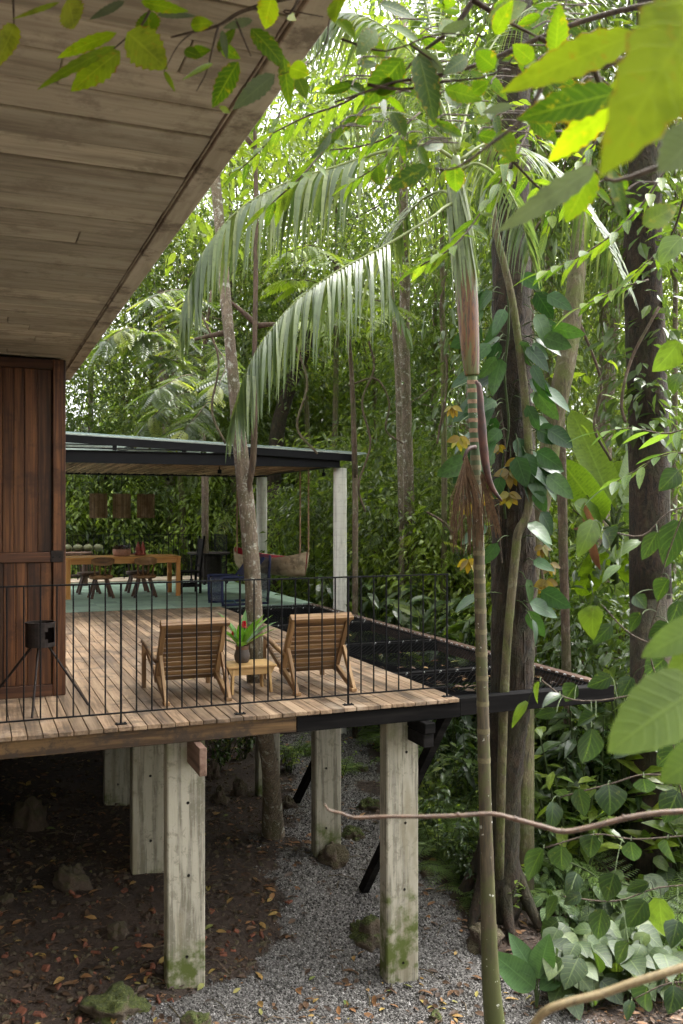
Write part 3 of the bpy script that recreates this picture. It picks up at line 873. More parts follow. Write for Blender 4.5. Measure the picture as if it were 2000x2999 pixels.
# ------------------------------------------------------------------ side table, pot of ginger
st = thing('side_table', 'small pale wooden side table between the two slatted armchairs', 'side table', (2.27, 7.94, 0.0))
MB().box((0, 0, 0.238), (0.45, 0.34, 0.02), 0.004).build('table_top', M['stool'], st)
for s in (-1, 1):
    MB().prism([(-0.215, 0.227), (0.215, 0.227), (0.185, 0.165), (-0.185, 0.165)], s * 0.135 - 0.009, s * 0.135 + 0.009).build('apron', M['stool'], st)
    arch = [(-0.028, 0.0), (-0.026, 0.10)] + [(-0.0, 0.0)]
    for q in (-1, 1):
        mb = MB().bar((s * 0.165, q * 0.12, 0.226), (s * 0.178, q * 0.138, 0.0), 0.02, 0.055, (0, 1, 0))
        mb.build('leg', M['stool'], st)
    R90 = np.array(Matrix.Rotation(PI / 2, 3, 'Z'))
    pts = [(-0.125, 0.226), (0.125, 0.226), (0.12, 0.12)] + [(0.09 * math.cos(a), 0.12 + 0.05 * math.sin(a)) for a in np.linspace(0, PI, 9)] + [(-0.12, 0.12)]
    n = len(pts)
    mb = MB()
    V = [(s * 0.165 + o, p[0], p[1]) for o in (-0.008, 0.008) for p in pts]
    mb.add(V, [(i, (i + 1) % n, n + (i + 1) % n, n + i) for i in range(n)])
    strip = [(1, 2, 3), (0, 1, 3), (0, 3, 4), (0, 4, 5), (0, 5, 6), (0, 6, 7), (0, 7, 8), (0, 8, 9), (0, 9, 10), (0, 10, 11), (0, 11, 12)]
    mb.add(V, None, strip + [tuple(n + q for q in f[::-1]) for f in strip])
    mb.build('side_panel', M['stool'], st)

M['clay_dark'] = plain('smoked clay', (0.075, 0.06, 0.052), 0.6, 0, 0.4, 12)
M['clay_rim'] = plain('brown clay rim', (0.14, 0.075, 0.045), 0.6, 0, 0.3, 12)
M['ginger_leaf'] = leaf_mat('ginger leaf', [(0, (0.035, 0.11, 0.012)), (0.5, (0.065, 0.17, 0.018)), (1, (0.13, 0.25, 0.03))], 0.3, 0.35, ribs=8)
M['ginger_red'] = leaf_mat('ginger bract', [(0, (0.42, 0.005, 0.02)), (1, (0.62, 0.02, 0.05))], 0.2, 0.4, (1.2, 0.4, 0.4))

def blade(L, W, n=5, prof=None, fold=0.25, droop=0.25, curl=0.0, serr=0.0):
    """leaf along +y, blade in x, up z; returns V, Q"""
    t = np.linspace(0, 1, n + 1)
    w_ = np.array([prof(q) for q in t]) if prof else np.sin(np.pi * np.clip(t, 0, 1) ** 0.8) ** 0.9
    w_ = w_ * W / 2
    if serr: w_ = w_ * (1 - serr * (np.arange(n + 1) % 2))
    y = L * t * (1 - 0.12 * droop * t)
    z = -droop * L * t ** 2 * 0.6
    V = np.zeros((n + 1, 3, 3))
    V[:, 0] = np.stack([-w_, y, z + fold * w_ - curl * w_ ** 2 / max(W, 1e-6)], -1)
    V[:, 1] = np.stack([0 * y, y, z], -1)
    V[:, 2] = np.stack([w_, y, z + fold * w_ - curl * w_ ** 2 / max(W, 1e-6)], -1)
    V = V.reshape(-1, 3)
    Q = []
    for i in range(n):
        a = i * 3
        Q += [(a, a + 1, a + 4, a + 3), (a + 1, a + 2, a + 5, a + 4)]
    return V, np.array(Q)
def leaf_uv(n):
    r = n // 3
    return np.column_stack([np.tile((-1.0, 0.0, 1.0), r), np.repeat(np.linspace(0, 1, r), 3)])
def lance(t): return math.sin(PI * min(1, max(0, t)) ** 0.75) ** 0.85
def heart(t): return (0.55 + 0.45 * math.sin(PI * min(1, t * 1.6 + 0.1))) * (1 - t ** 2.2) ** 0.8 if t < 1 else 0
def put(mb, VQ, p, d, up=(0, 0, 1), s=1.0, rnd=0.5):
    R = rot_to(d, up)
    mb.add(VQ[0] @ R.T * s + np.array(tuple(p)), VQ[1], rnd=rnd, uv=leaf_uv(len(VQ[0])))

gp = thing('ginger_pot', 'dark clay pot of green leaves and red ginger flowers on the side table', 'potted plant', (2.235, 7.985, 0.2495))
MB().lathe([(0, 0), (0.055, 0), (0.068, 0.03), (0.072, 0.06), (0.063, 0.095), (0.056, 0.118), (0.055, 0.12), (0.05, 0.12), (0.05, 0.09), (0, 0.085)], 24).build('pot', M['clay_dark'], gp, smooth=True)
MB().lathe([(0.0562, 0.115), (0.062, 0.145), (0.06, 0.15), (0.054, 0.148), (0.0502, 0.118)], 24).build('rim', M['clay_rim'], gp, smooth=True)
gl = random.Random(5)
for k in range(15):
    a = 2 * PI * k / 15 + gl.uniform(-.2, .2)
    el = gl.uniform(0.35, 1.15)
    d = Vector((math.cos(a) * math.cos(el), math.sin(a) * math.cos(el), math.sin(el)))
    L = gl.uniform(0.27, 0.42)
    mb = MB(); put(mb, blade(L, gl.uniform(0.065, 0.085), 6, lance, 0.3, gl.uniform(0.1, 0.4)), Vector((0, 0, 0.13)) + d * 0.03, d, rnd=gl.random())
    mb.build('leaf', M['ginger_leaf'], gp, smooth=True)
for a, h, off in ((0.3, 0.30, 0.03), (2.8, 0.21, 0.085), (1.2, 0.29, 0.10)):
    mb = MB()
    c = Vector((math.cos(a) * off, math.sin(a) * off, h))
    for k in range(26):
        f = k / 26
        aa = k * 2.4; el = 0.2 + 0.9 * f
        d = (math.cos(aa) * math.cos(el), math.sin(aa) * math.cos(el), math.sin(el))
        put(mb, blade(0.03 * (1.15 - 0.5 * f), 0.018, 3, lance, 0.4, -0.1), c + Vector((0, 0, 0.055 * f)), d, rnd=gl.random())
    fl = mb.build('flower', M['ginger_red'], gp, smooth=True)
    MB().tube([(0, 0, 0.1), tuple(c * 0.6 + Vector((0, 0, 0.05))), tuple(c)], 0.006, 6).build('stem', M['ginger_leaf'], gp)

# ------------------------------------------------------------------ drum brazier by the door
br = thing('drum_brazier', 'blackened iron drum on three thin rod legs in front of the plank door', 'brazier', (0.50, 7.86, 0.0))
n = 28; mb = MB(); R_ = 0.118
for zi in range(6):
    z0, z1 = 0.508 + 0.031 * zi, 0.508 + 0.031 * (zi + 1)
    for q in range(n):
        a0, a1 = 2 * PI * q / n, 2 * PI * (q + 1) / n
        am = (a0 + a1) / 2
        if (((am - 5.45) / 0.42) ** 2 + ((z0 + 0.0155 - 0.605) / 0.07) ** 2) < 1: continue
        for rr, fl in ((R_, 0), (R_ - 0.006, 1)):
            f = (0, 1, 2, 3) if not fl else (3, 2, 1, 0)
            mb.add([(rr * math.cos(a0), rr * math.sin(a0), z0), (rr * math.cos(a1), rr * math.sin(a1), z0), (rr * math.cos(a1), rr * math.sin(a1), z1), (rr * math.cos(a0), rr * math.sin(a0), z1)], [f])
drum = mb.build('drum', M['rust'], br)
MB().lathe([(0, 0.505), (R_, 0.505), (R_, 0.509), (0, 0.509)], n).build('base', M['rust'], br)
MB().lathe([(R_ - 0.008, 0.694), (R_ + 0.003, 0.694), (R_ + 0.003, 0.703), (R_ - 0.008, 0.703), (R_ - 0.008, 0.694)], n).build('rim', M['rust'], br)
for foot, top in (((0.377, -0.03, 0.0), (0.06, 0.0, 0.506)), ((-0.085, -0.36, 0.0), (-0.02, -0.06, 0.506)), ((-0.41, 0.30, 0.0), (-0.06, 0.03, 0.506))):
    MB().tube([top, foot], 0.011, 6).build('leg', M['rust'], br)

# ------------------------------------------------------------------ dining set
dt = thing('dining_table', 'long honey coloured dining table on the green tiles', 'table', (2.6, 17.82, 0.0))
MB().box((0, 0, 0.745), (2.12, 0.92, 0.03), 0.005).build('table_top', M['honey'], dt)
for s in (-1, 1):
    MB().span((-0.98, s * 0.42 - 0.012, 0.635), (0.98, s * 0.42 + 0.012, 0.7295), 0.003).build('apron', M['honey'], dt)
    MB().span((s * 1.0 - 0.012, -0.40, 0.635), (s * 1.0 + 0.012, 0.40, 0.7295), 0.003).build('apron', M['honey'], dt)
    for q in (-1, 1):
        MB().span((s * 1.01 - 0.04, q * 0.415 - 0.04, 0.0), (s * 1.01 + 0.04, q * 0.415 + 0.04, 0.7295), 0.004).build('leg', M['honey_z'], dt)

def stool_chair(label, x, y, rz, mseat, mleg, mback):
    t = thing('dining_chair', label, 'chair', (x, y, 0.0), rz, 'low stick-back chairs round the dining table')
    prof = [(0, 0.355), (0.19, 0.355), (0.21, 0.37), (0.21, 0.415), (0.195, 0.425), (0, 0.42)]
    o = MB().lathe(prof, 22).build('seat', mseat, t, smooth=False); o.scale = (1.05, 0.92, 1)
    for sx in (-1, 1):
        for sy in (-1, 1):
            MB().tube([(sx * 0.10, sy * 0.09, 0.36), (sx * 0.20, sy * 0.18, 0.0)], [0.026, 0.028], 8).build('leg', mleg, t)
    for q in (-0.13, -0.045, 0.045, 0.13):
        MB().tube([(q, -0.155 + abs(q) * 0.25, 0.41), (q * 1.22, -0.225 + abs(q) * 0.3, 0.66)], 0.016, 7).build('spindle', mback, t)
    mb = MB(); seg = 10
    for k in range(seg):                       # curved, rounded crest
        a0, a1 = -0.62 + 1.24 * k / seg, -0.62 + 1.24 * (k + 1) / seg
        def col(a):
            h = 0.075 * (1 - (abs(a) / 0.72) ** 4)
            r0, r1 = 0.335, 0.362
            cy = 0.10
            return [(r * math.sin(a), cy - r * math.cos(a), 0.70 + sz * h - 0.01) for r in (r0, r1) for sz in (-1, 1)]
        A, B = col(a0), col(a1)
        mb.add(A + B, [(0, 4, 5, 1), (2, 3, 7, 6), (1, 5, 7, 3), (0, 2, 6, 4)])
        if k == 0: mb.add(A, [(0, 1, 3, 2)])
        if k == seg - 1: mb.add(B, [(0, 2, 3, 1)])
    mb.build('backrest', mback, t)
    return t
c1 = Pz(296, 1752, 0); c2 = Pz(423, 1749, 0)
stool_chair('brown stick-back chair on the near side of the dining table, closer to the door', c1.x, c1.y + 0.02, 0.05, M['oldwood'], M['legwood'], M['oldwood'])
stool_chair('brown stick-back chair on the near side of the dining table, farther from the door', c2.x, c2.y + 0.02, -0.03, M['oldwood'], M['legwood'], M['oldwood'])
stool_chair('dark stick-back chair across the dining table, behind the nearer brown pair, closer to the door', 2.08, 18.55, PI, M['legwood'], M['legwood'], M['legwood'])
stool_chair('dark stick-back chair across the dining table, behind the nearer brown pair, farther from the door', 3.02, 18.55, PI, M['legwood'], M['legwood'], M['legwood'])
stool_chair('stick-back chair at the dining table end, mostly hidden behind the plank door', 1.32, 17.75, -PI / 2 , M['legwood'], M['legwood'], M['legwood'])

hb = thing('high_back_chair', 'tall black high-backed chair at the end of the dining table', 'chair', (3.93, 17.95, 0.0), PI / 2)
def hpart(name, lo, hi): return MB().span(lo, hi, 0.004).build(name, M['black_wood'], hb)
hpart('seat', (-0.23, -0.21, 0.40), (0.23, 0.21, 0.44))
for sx in (-1, 1):
    hpart('leg', (sx * 0.2 - 0.022, 0.165, 0.0), (sx * 0.2 + 0.022, 0.21, 0.3995))
    MB().bar((sx * 0.2, -0.19, 0.0), (sx * 0.2, -0.19, 0.399), 0.045, 0.045, (0, 1, 0)).build('leg', M['black_wood'], hb)
    MB().bar((sx * 0.2, -0.19, 0.441), (sx * 0.2, -0.27, 1.13), 0.045, 0.035, (0, 1, 0)).build('back_post', M['black_wood'], hb)
    hpart('stretcher', (sx * 0.2 - 0.012, -0.165, 0.13), (sx * 0.2 + 0.012, 0.163, 0.19))
hpart('stretcher', (-0.176, 0.175, 0.13), (0.176, 0.195, 0.19))
MB().bar((0, -0.222, 0.72), (0, -0.262, 1.07), 0.35, 0.02, (0, 1, 0.1)).build('back_panel', M['black_wood'], hb)
MB().bar((0, -0.198, 0.52), (0, -0.204, 0.56), 0.35, 0.02, (0, 1, 0.1)).build('back_rail', M['black_wood'], hb)
hpart('apron', (-0.18, 0.17, 0.34), (0.18, 0.2, 0.3995))

M['terracotta'] = plain('pinkish terracotta', (0.36, 0.19, 0.125), 0.7, 0, 0.3, 10)
M['redclay'] = plain('red clay', (0.34, 0.085, 0.055), 0.6, 0, 0.4, 14)
M['purple'] = leaf_mat('purple foliage', [(0, (0.02, 0.006, 0.012)), (1, (0.07, 0.015, 0.03))], 0.15, 0.4, (1, 0.5, 0.7))
bp = thing('bowl_planter', 'terracotta bowl with dark purple foliage on the dining table', 'planter', (2.62, 17.85, 0.7605))
MB().lathe([(0, 0), (0.14, 0), (0.165, 0.03), (0.175, 0.09), (0.172, 0.135), (0.16, 0.135), (0.155, 0.11), (0, 0.11)], 26).build('bowl', M['terracotta'], bp, smooth=True)
mb = MB()
for k in range(420):
    a = gl.uniform(0, 2 * PI); r = 0.17 * math.sqrt(gl.random()); el = gl.uniform(-0.2, 1.2)
    d = (math.cos(a) * math.cos(el), math.sin(a) * math.cos(el), math.sin(el))
    put(mb, blade(gl.uniform(0.03, 0.06), 0.016, 2, lance, 0.2, 0.2), (math.cos(a) * r, math.sin(a) * r, 0.12 + gl.uniform(0, 0.07)), d, rnd=gl.random())
mb.build('foliage', M['purple'], bp)
vs = thing('clay_sculpture', 'red clay stacked vessel sculpture standing on the dining table', 'sculpture', (2.98, 17.9, 0.7605))
for dx, ht in ((-0.045, 1.0), (0.045, 0.98)):
    MB().lathe([(0, 0), (0.05, 0), (0.066, 0.03), (0.05, 0.07), (0.038, 0.085), (0.06, 0.11), (0.044, 0.14), (0.05, 0.155), (0.03, 0.18), (0.034, 0.2), (0.012, 0.235), (0.014, 0.26), (0, 0.27)], 16, (dx, 0, 0)).build('vessel', M['redclay'], vs, smooth=True)

# fire table on castors
ft = thing('fire_table', 'round rusty fire table with drum and castors behind the tall black chair', 'fire pit', (4.86, 20.1, 0.0))
MB().lathe([(0, 0.655), (0.44, 0.655), (0.47, 0.67), (0.48, 0.69), (0.47, 0.7), (0.3, 0.695), (0.28, 0.66), (0, 0.66)], 30).build('round_top', M['rust'], ft)
MB().lathe([(0, 0.16), (0.27, 0.16), (0.285, 0.2), (0.285, 0.62), (0.27, 0.6545), (0, 0.654)], 26).build('drum', M['rust'], ft)
for k in range(4):
    a = PI / 4 + k * PI / 2 + 0.3
    x, y = 0.40 * math.cos(a), 0.40 * math.sin(a)
    lg = MB().tube([(x, y, 0.12), (x, y, 0.654)], 0.02, 8).build('leg', M['rust'], ft)
    MB().lathe([(0, -0.02), (0.05, -0.02), (0.06, -0.01), (0.06, 0.01), (0.05, 0.02), (0, 0.02)], 14, (x, y, 0.061), rot_to((0, 0, 1), (1, 0.3, 0))).build('castor', M['iron'], lg)
# rustic bench with gourds
rb = thing('rustic_bench', 'dark rough plank bench against the back railing carrying four gourds', 'bench', (1.95, 20.6, 0.0))
MB().span((-1.6, -0.2, 0.66), (0.42, 0.2, 0.74), 0.02).build('plank', M['legwood'], rb)
MB().span((-1.5, -0.16, 0.2), (0.35, 0.16, 0.24), 0.01).build('shelf', M['legwood'], rb)
for x in (-1.4, 0.28):
    MB().span((x - 0.05, -0.15, 0.0), (x + 0.05, 0.15, 0.1995), 0.01).build('leg', M['legwood'], rb)
    MB().span((x - 0.05, -0.15, 0.2405), (x + 0.05, 0.15, 0.6595), 0.01).build('leg', M['legwood'], rb)
M['gourd'] = plain('pale green gourd', (0.13, 0.13, 0.06), 0.6, 0, 0.4, 9)
for k, (px, nm) in enumerate(((197, 'gourd on the rough bench, at the plank door edge'), (228, 'second gourd from the plank door on the rough bench'), (258, 'third gourd from the plank door on the rough bench'), (288, 'gourd on the rough bench farthest from the plank door'))):
    p = Pv(px, 1600, 20.6)
    t = thing('gourd', 'round pale green ' + nm, 'gourd', (p.x, 20.6 + 0.02 * (k % 2), 0.7405), k * 1.3, 'gourds on the rough bench')
    o = MB().lathe([(0, 0.0), (0.06, 0.004), (0.105, 0.05), (0.108, 0.09), (0.08, 0.135), (0.03, 0.155), (0, 0.15)], 18).build('body', M['gourd'], t, smooth=True)
    MB().tube([(0, 0, 0.15), (0.008, 0, 0.17), (0.02, 0, 0.182)], [0.012, 0.008, 0.007], 6).build('stalk', M['legwood'], t)

# hanging lamps of upright twigs
for k, (px, nm) in enumerate(((288, 'nearest the plank door'), (356, 'in the middle of the three'), (427, 'farthest from the plank door'))):
    p = Pv(px, 1480, 17.8)
    t = thing('pendant_lamp', 'brown twig drum pendant lamp over the table, ' + nm, 'lamp', (p.x, 17.8, 1.49), 0, 'twig pendant lamps over the dining table')
    mb = MB()
    for q in range(58):
        a = 2 * PI * q / 58
        mb.tube([(0.158 * math.cos(a), 0.158 * math.sin(a), gl.uniform(-.012, .005)), (0.158 * math.cos(a + gl.uniform(-.03, .03)), 0.158 * math.sin(a), 0.45 + gl.uniform(-.008, .014))], gl.uniform(.006, .0105), 4, cap=False, rnd=0.05 + gl.random() * 0.4)
    tag(mb.build('twig_shade', M['reed'], t), kind='stuff')
    MB().lathe([(0.146, 0.0), (0.15, 0.0), (0.15, 0.44), (0.146, 0.44)], 24).build('liner', M['legwood'], t)
    MB().tube([(0, 0, 0.44), (0, 0, 0.86)], 0.005, 5).tube([(-0.147, 0, 0.435), (0.147, 0, 0.435)], 0.004, 4).build('cord', M['iron'], t)

# ------------------------------------------------------------------ blue cord chair
M['bluecord'] = plain('navy cord', (0.012, 0.016, 0.06), 0.6, 0, 0.3, 40)
M['teal'] = plain('blue cord', (0.02, 0.10, 0.2), 0.55, 0, 0.3, 40)
bc = thing('cord_chair', 'navy blue woven cord lounge chair on the green tiles behind the lichened trunk', 'chair', tuple(Pz(700, 1768, 0)), 0.12)
bc.scale = (0.93, 0.9, 0.9)
W2 = 0.36
for s in (-1, 1):
    y = s * W2
    MB().tube([(-0.46, y, 0.04), (-0.47, y, 0.2), (-0.47, y, 0.50), (-0.43, y, 0.545), (0.0, y, 0.53), (0.10, y, 0.55), (0.36, y, 0.90)], 0.026, 8, 2).build('side_frame', M['bluecord'], bc, smooth=True)
    MB().tube([(-0.46, y, 0.04), (-0.40, y, 0.022), (0.36, y, 0.022), (0.43, y, 0.06), (0.46, y, 0.5), (0.48, y, 0.94)], 0.026, 8, 2).build('base_frame', M['bluecord'], bc, smooth=True)
    MB().tube([(-0.16, y * .98, 0.54), (-0.10, y * .98, 0.49), (0.06, y * .98, 0.49), (0.10, y * .98, 0.53)], 0.012, 6, 2).build('arm_loop', M['teal'], bc, smooth=True)
mb = MB()
for k in range(34):
    z = 0.07 + 0.45 * k / 34
    mb.tube([(-0.468, -W2, z), (-0.468, W2, z)], 0.0055, 4, cap=False)
mb.build('front_weave', M['bluecord'], bc)
mb = MB()
for k in range(40):
    f = k / 39
    a = np.array((0.10, 0, 0.55)) * (1 - f) + np.array((0.36, 0, 0.90)) * f
    mb.tube([(a[0], -W2, a[2]), (a[0] + 0.03, 0, a[2] - 0.02), (a[0], W2, a[2])], 0.006, 4, cap=False)
mb.build('back_weave', M['bluecord'], bc)
mb = MB()
for k in range(36):
    f = k / 35
    mb.tube([(0.46 + 0.02 * f, -W2, 0.1 + 0.84 * f), (0.46 + 0.02 * f, W2, 0.1 + 0.84 * f)], 0.008, 4, cap=False)
mb.build('rear_weave', M['bluecord'], bc)
mb = MB()
for k in range(30):
    x = -0.42 + 0.5 * k / 29
    mb.tube([(x, -W2, 0.535), (x, 0, 0.47), (x, W2, 0.535)], 0.006, 4, cap=False)
mb.build('seat_weave', M['bluecord'], bc)
for x in (-0.2, 0.15):
    MB().tube([(x, -W2, 0.03), (x + 0.1, 0, 0.06), (x, W2, 0.03)], 0.013, 6).build('tie_cord', M['teal'], bc)

# ------------------------------------------------------------------ hanging canoe
M['canoe_out'] = wood('worn canoe timber', (0.22, 0.15, 0.09), (0.38, 0.28, 0.17), (0.5, 0.4, 0.27), axis=1, grain=9, stretch=0.2, rough=0.75, vary=0, stain=(0.1, 0.075, 0.045), stain_scale=3.5)
M['canoe_in'] = plain('worn red paint', (0.4, 0.025, 0.04), 0.6, 0, 0.4, 6)
bow = P(900, 1620, 15.75); stern = P(690, 1606, 18.6)
axis_ = Vector((bow.x - stern.x, bow.y - stern.y, 0)); CL = axis_.length; axis_.normalize()
cn = thing('hanging_canoe', 'worn wooden dugout canoe with red inside hung on ropes as a swing', 'canoe', ((bow.x + stern.x) / 2, (bow.y + stern.y) / 2, 0.44), math.atan2(axis_.y, axis_.x) - PI / 2)
ns, mpts = 24, 11
def hull(inset):
    rows = []
    for i in range(ns + 1):
        s = -1 + 2 * i / ns
        hw_ = 0.30 * max(0.0, 1 - abs(s) ** 3.2) ** 0.75 + (0.012 if abs(s) > 0.98 else 0)
        top = 0.335 + 0.14 * abs(s) ** 3.5 * (1.0 if s > 0 else 0.9)
        bot = 0.0 + 0.05 * abs(s) ** 4
        y = s * CL / 2 * (1.0)
        hw_ = max(0.004, hw_ - inset); bot += inset * 1.3
        row = []
        for q in range(mpts):
            a = -PI / 2 + PI * q / (mpts - 1)
            xx = hw_ * math.copysign(abs(math.sin(a)) ** 0.7, a)
            zc = bot + (top - bot) * (1 - math.cos(a) ** 0.85 if math.cos(a) > 0 else 1.0)
            row.append((xx, y * (1 - 0.05 * (1 - (zc - bot) / (top - bot))) if abs(s) > .8 else y, zc))
        rows.append(row)
    return np.array(rows)
def grid(R, flip):
    a, b = R.shape[:2]
    i, j = np.meshgrid(np.arange(a - 1), np.arange(b - 1), indexing='ij')
    Q = np.stack([i * b + j, i * b + j + 1, (i + 1) * b + j + 1, (i + 1) * b + j], -1).reshape(-1, 4)
    return R.reshape(-1, 3), (Q[:, ::-1] if flip else Q)
Ho, Hi = hull(0.0), hull(0.028)
MB().add(*grid(Ho, False)).build('hull', M['canoe_out'], cn, smooth=True)
MB().add(*grid(Hi, True)).build('lining', M['canoe_in'], cn, smooth=True)
mb = MB()
for e in (0, mpts - 1):
    R = np.stack([Ho[:, e], Hi[:, e]], 1); R[:, :, 2] += 0.002
    mb.add(*grid(R, e == 0))
mb.build('gunwale', M['canoe_out'], cn)
for s_, e in ((0.93, 0), (0.52, 0), (-0.88, 0), (-0.62, mpts - 1)):
    i = int(round((s_ + 1) / 2 * ns)); p = (Ho[i, e] + Hi[i, e]) / 2
    MB().tube([tuple(p + np.array((0, 0, -0.03))), tuple(p + np.array((0, 0, 0.1))), (p[0], p[1], 2.34 - 0.44)], 0.014, 6).build('rope', M['rope'], cn)

# ------------------------------------------------------------------ foliage tools
def frames(d, up):
    """N directions and rough normals -> N matrices (columns x, y, z)"""
    y = d / (np.linalg.norm(d, axis=1)[:, None] + 1e-9)
    x = np.cross(y, up)
    bad = np.linalg.norm(x, axis=1) < 1e-3
    x[bad] = np.cross(y[bad], np.array((1.0, 0.1, 0)))
    x /= np.linalg.norm(x, axis=1)[:, None] + 1e-9
    z = np.cross(x, y)
    return np.stack([x, y, z], axis=2)
def scatter(mb, tmpl, pos, d, up, scale, rnd):
    V, Q = tmpl[0], tmpl[1]
    T = tmpl[2] if len(tmpl) > 2 else None
    N, K = len(pos), len(V)
    F = frames(d, up)
    W = np.einsum('nij,kj->nki', F, V) * np.asarray(scale).reshape(-1, 1, 1) + pos[:, None, :]
    off = (np.arange(N) * K)[:, None, None]
    mb.V.append(W.reshape(-1, 3))
    if Q is not None and len(Q): mb.Q.append((np.asarray(Q)[None] + off).reshape(-1, 4) + mb.n)
    if T is not None and len(T): mb.T.append((np.asarray(T)[None] + off).reshape(-1, 3) + mb.n)
    mb.R.append(np.repeat(rnd, K)); mb.n += N * K
DIAMOND = (np.array([(0, 0, 0), (-0.2, 0.45, 0.05), (0.2, 0.45, 0.05), (0, 1, -0.12)]), np.zeros((0, 4), int), np.array([(0, 2, 3), (0, 3, 1)]))
OVAL = (np.array([(0, 0, 0), (-0.17, 0.28, 0.03), (0.17, 0.28, 0.03), (-0.2, 0.6, 0.0), (0.2, 0.6, 0.0), (0, 1, -0.16), (0, 0.45, -0.03)]), np.zeros((0, 4), int), np.array([(0, 6, 1), (0, 2, 6), (1, 6, 3), (2, 4, 6), (6, 5, 3), (6, 4, 5)]))
def unit(n, g):
    v = g.normal(size=(n, 3)); return v / np.linalg.norm(v, axis=1)[:, None]

def pinnate(npair=9, lf=0.3, wid=0.085, droop=0.35, tmpl=DIAMOND, taper=True):
    """compound leaf of unit length along +y with paired leaflets"""
    t = np.linspace(0.12, 0.97, npair)
    z = -droop * t ** 2
    pos, d, sc = [], [], []
    for q, zz in zip(t, z):
        for s in (-1, 1):
            pos.append((0, q, zz)); d.append((s * 1.0, 0.45, -0.32)); sc.append(lf * ((0.55 + 0.45 * math.sin(PI * min(1, q * 0.95 + 0.1))) if taper else 1))
    pos.append((0, 1.0 - 0.03, z[-1])); d.append((0, 1, -0.6)); sc.append(lf * 0.8)
    mb = MB()
    t2 = (tmpl[0] * np.array((wid / 0.085 * 0.75, 1, 1)), tmpl[1], tmpl[2])
    scatter(mb, t2, np.array(pos, float), np.array(d, float), np.tile((0, 0, 1.0), (len(pos), 1)), sc, np.zeros(len(pos)))
    V, T = np.vstack(mb.V), np.vstack(mb.T)
    k = len(V)
    r = 0.006
    pts = np.array([(0, 0, 0), (0, 0.5, -droop * 0.25), (0, 0.98, -droop * 0.96)])
    rv = np.vstack([pts + (-r, 0, 0), pts + (r, 0, 0)])
    V = np.vstack([V, rv])
    T = np.vstack([T, [(k, k + 3, k + 4), (k, k + 4, k + 1), (k + 1, k + 4, k + 5), (k + 1, k + 5, k + 2)]])
    return V, np.zeros((0, 4), int), T

G_DARK, G_MID, G_LT = (0.016, 0.04, 0.011), (0.04, 0.095, 0.018), (0.12, 0.2, 0.028)
M['leaf_far'] = leaf_mat('forest leaf', [(0, (0.045, 0.07, 0.026)), (0.5, (0.095, 0.135, 0.045)), (0.85, (0.17, 0.21, 0.06)), (1, (0.29, 0.31, 0.09))], 0.6, 0.3, spec=0.7)
M['leaf_dark'] = leaf_mat('dark glossy leaf', [(0, (0.025, 0.048, 0.02)), (0.7, (0.055, 0.092, 0.034)), (1, (0.11, 0.155, 0.046))], 0.42, 0.26, ribs=7, rib_amt=0.18, spec=0.7)
M['leaf_bright'] = leaf_mat('fresh green leaf', [(0, (0.05, 0.09, 0.018)), (0.6, (0.12, 0.18, 0.03)), (1, (0.25, 0.31, 0.05))], 0.52, 0.34, ribs=7, rib_amt=0.18, spec=0.6)
M['leaf_fern'] = leaf_mat('fern leaf', [(0, (0.045, 0.09, 0.026)), (1, (0.12, 0.18, 0.05))], 0.45, 0.42, ribs=8, rib_amt=0.4)
M['bark_grey'] = bark('grey lichened bark', (0.09, 0.065, 0.045), (0.2, 0.15, 0.105), (0.42, 0.42, 0.36), 0.85, 13, (0.075, 0.08, 0.028), 0.5)
M['bark_brown'] = bark('brown bark', (0.045, 0.028, 0.018), (0.13, 0.085, 0.055), (0.28, 0.25, 0.19), 0.4, 8, (0.06, 0.07, 0.02), 0.5)
M['bark_dark'] = bark('dark fissured bark', (0.006, 0.0035, 0.002), (0.045, 0.025, 0.012), (0.07, 0.062, 0.03), 0.35, 7, (0.022, 0.026, 0.007), 0.5, zs=0.45, bstr=1.0, grain=17)
M['bark_moss'] = bark('mossy bark', (0.05, 0.04, 0.02), (0.13, 0.105, 0.055), (0.2, 0.19, 0.13), 0.4, 10, (0.085, 0.1, 0.02), 0.85)
M['bark_red'] = bark('reddish bark', (0.05, 0.028, 0.018), (0.11, 0.068, 0.045), None, 0, 9, (0.07, 0.07, 0.03), 0.3)
M['twig'] = bark('twig', (0.03, 0.022, 0.015), (0.09, 0.064, 0.043), None, 0, 9, None, 0, zs=1.0, bstr=0.3, grain=60)
M['greenstem'] = plain('green stem', (0.04, 0.06, 0.016), 0.85, 0, 0.35, 20)

def crown(n_clump, per, R, H, leaf, lsize, g, spread=0.5, shell=0.55, droop=0.5, flat=1.0):
    mb = MB()
    u = unit(n_clump, g); rad = (shell + (1 - shell) * g.random(n_clump)) ** 0.8
    C = u * rad[:, None] * np.array((R, R, H))
    C = np.repeat(C, per, 0); n = len(C)
    off = g.normal(size=(n, 3)) * spread * np.array((1, 1, 0.55 * flat))
    pos = C + off
    d = off / (np.linalg.norm(off, axis=1)[:, None] + 1e-6) + 0.7 * unit(n, g); d[:, 2] = d[:, 2] * 0.5 - droop
    up = unit(n, g) * 0.6 + np.array((0, 0, 1.0))
    cr = np.repeat(g.random(n_clump), per)
    rnd = np.clip(0.55 * cr + 0.45 * g.random(n), 0, 1)
    scatter(mb, leaf, pos, d, up, lsize * (0.6 + 0.7 * g.random(n)), rnd)
    return mb, u * rad[:, None] * np.array((R, R, H))

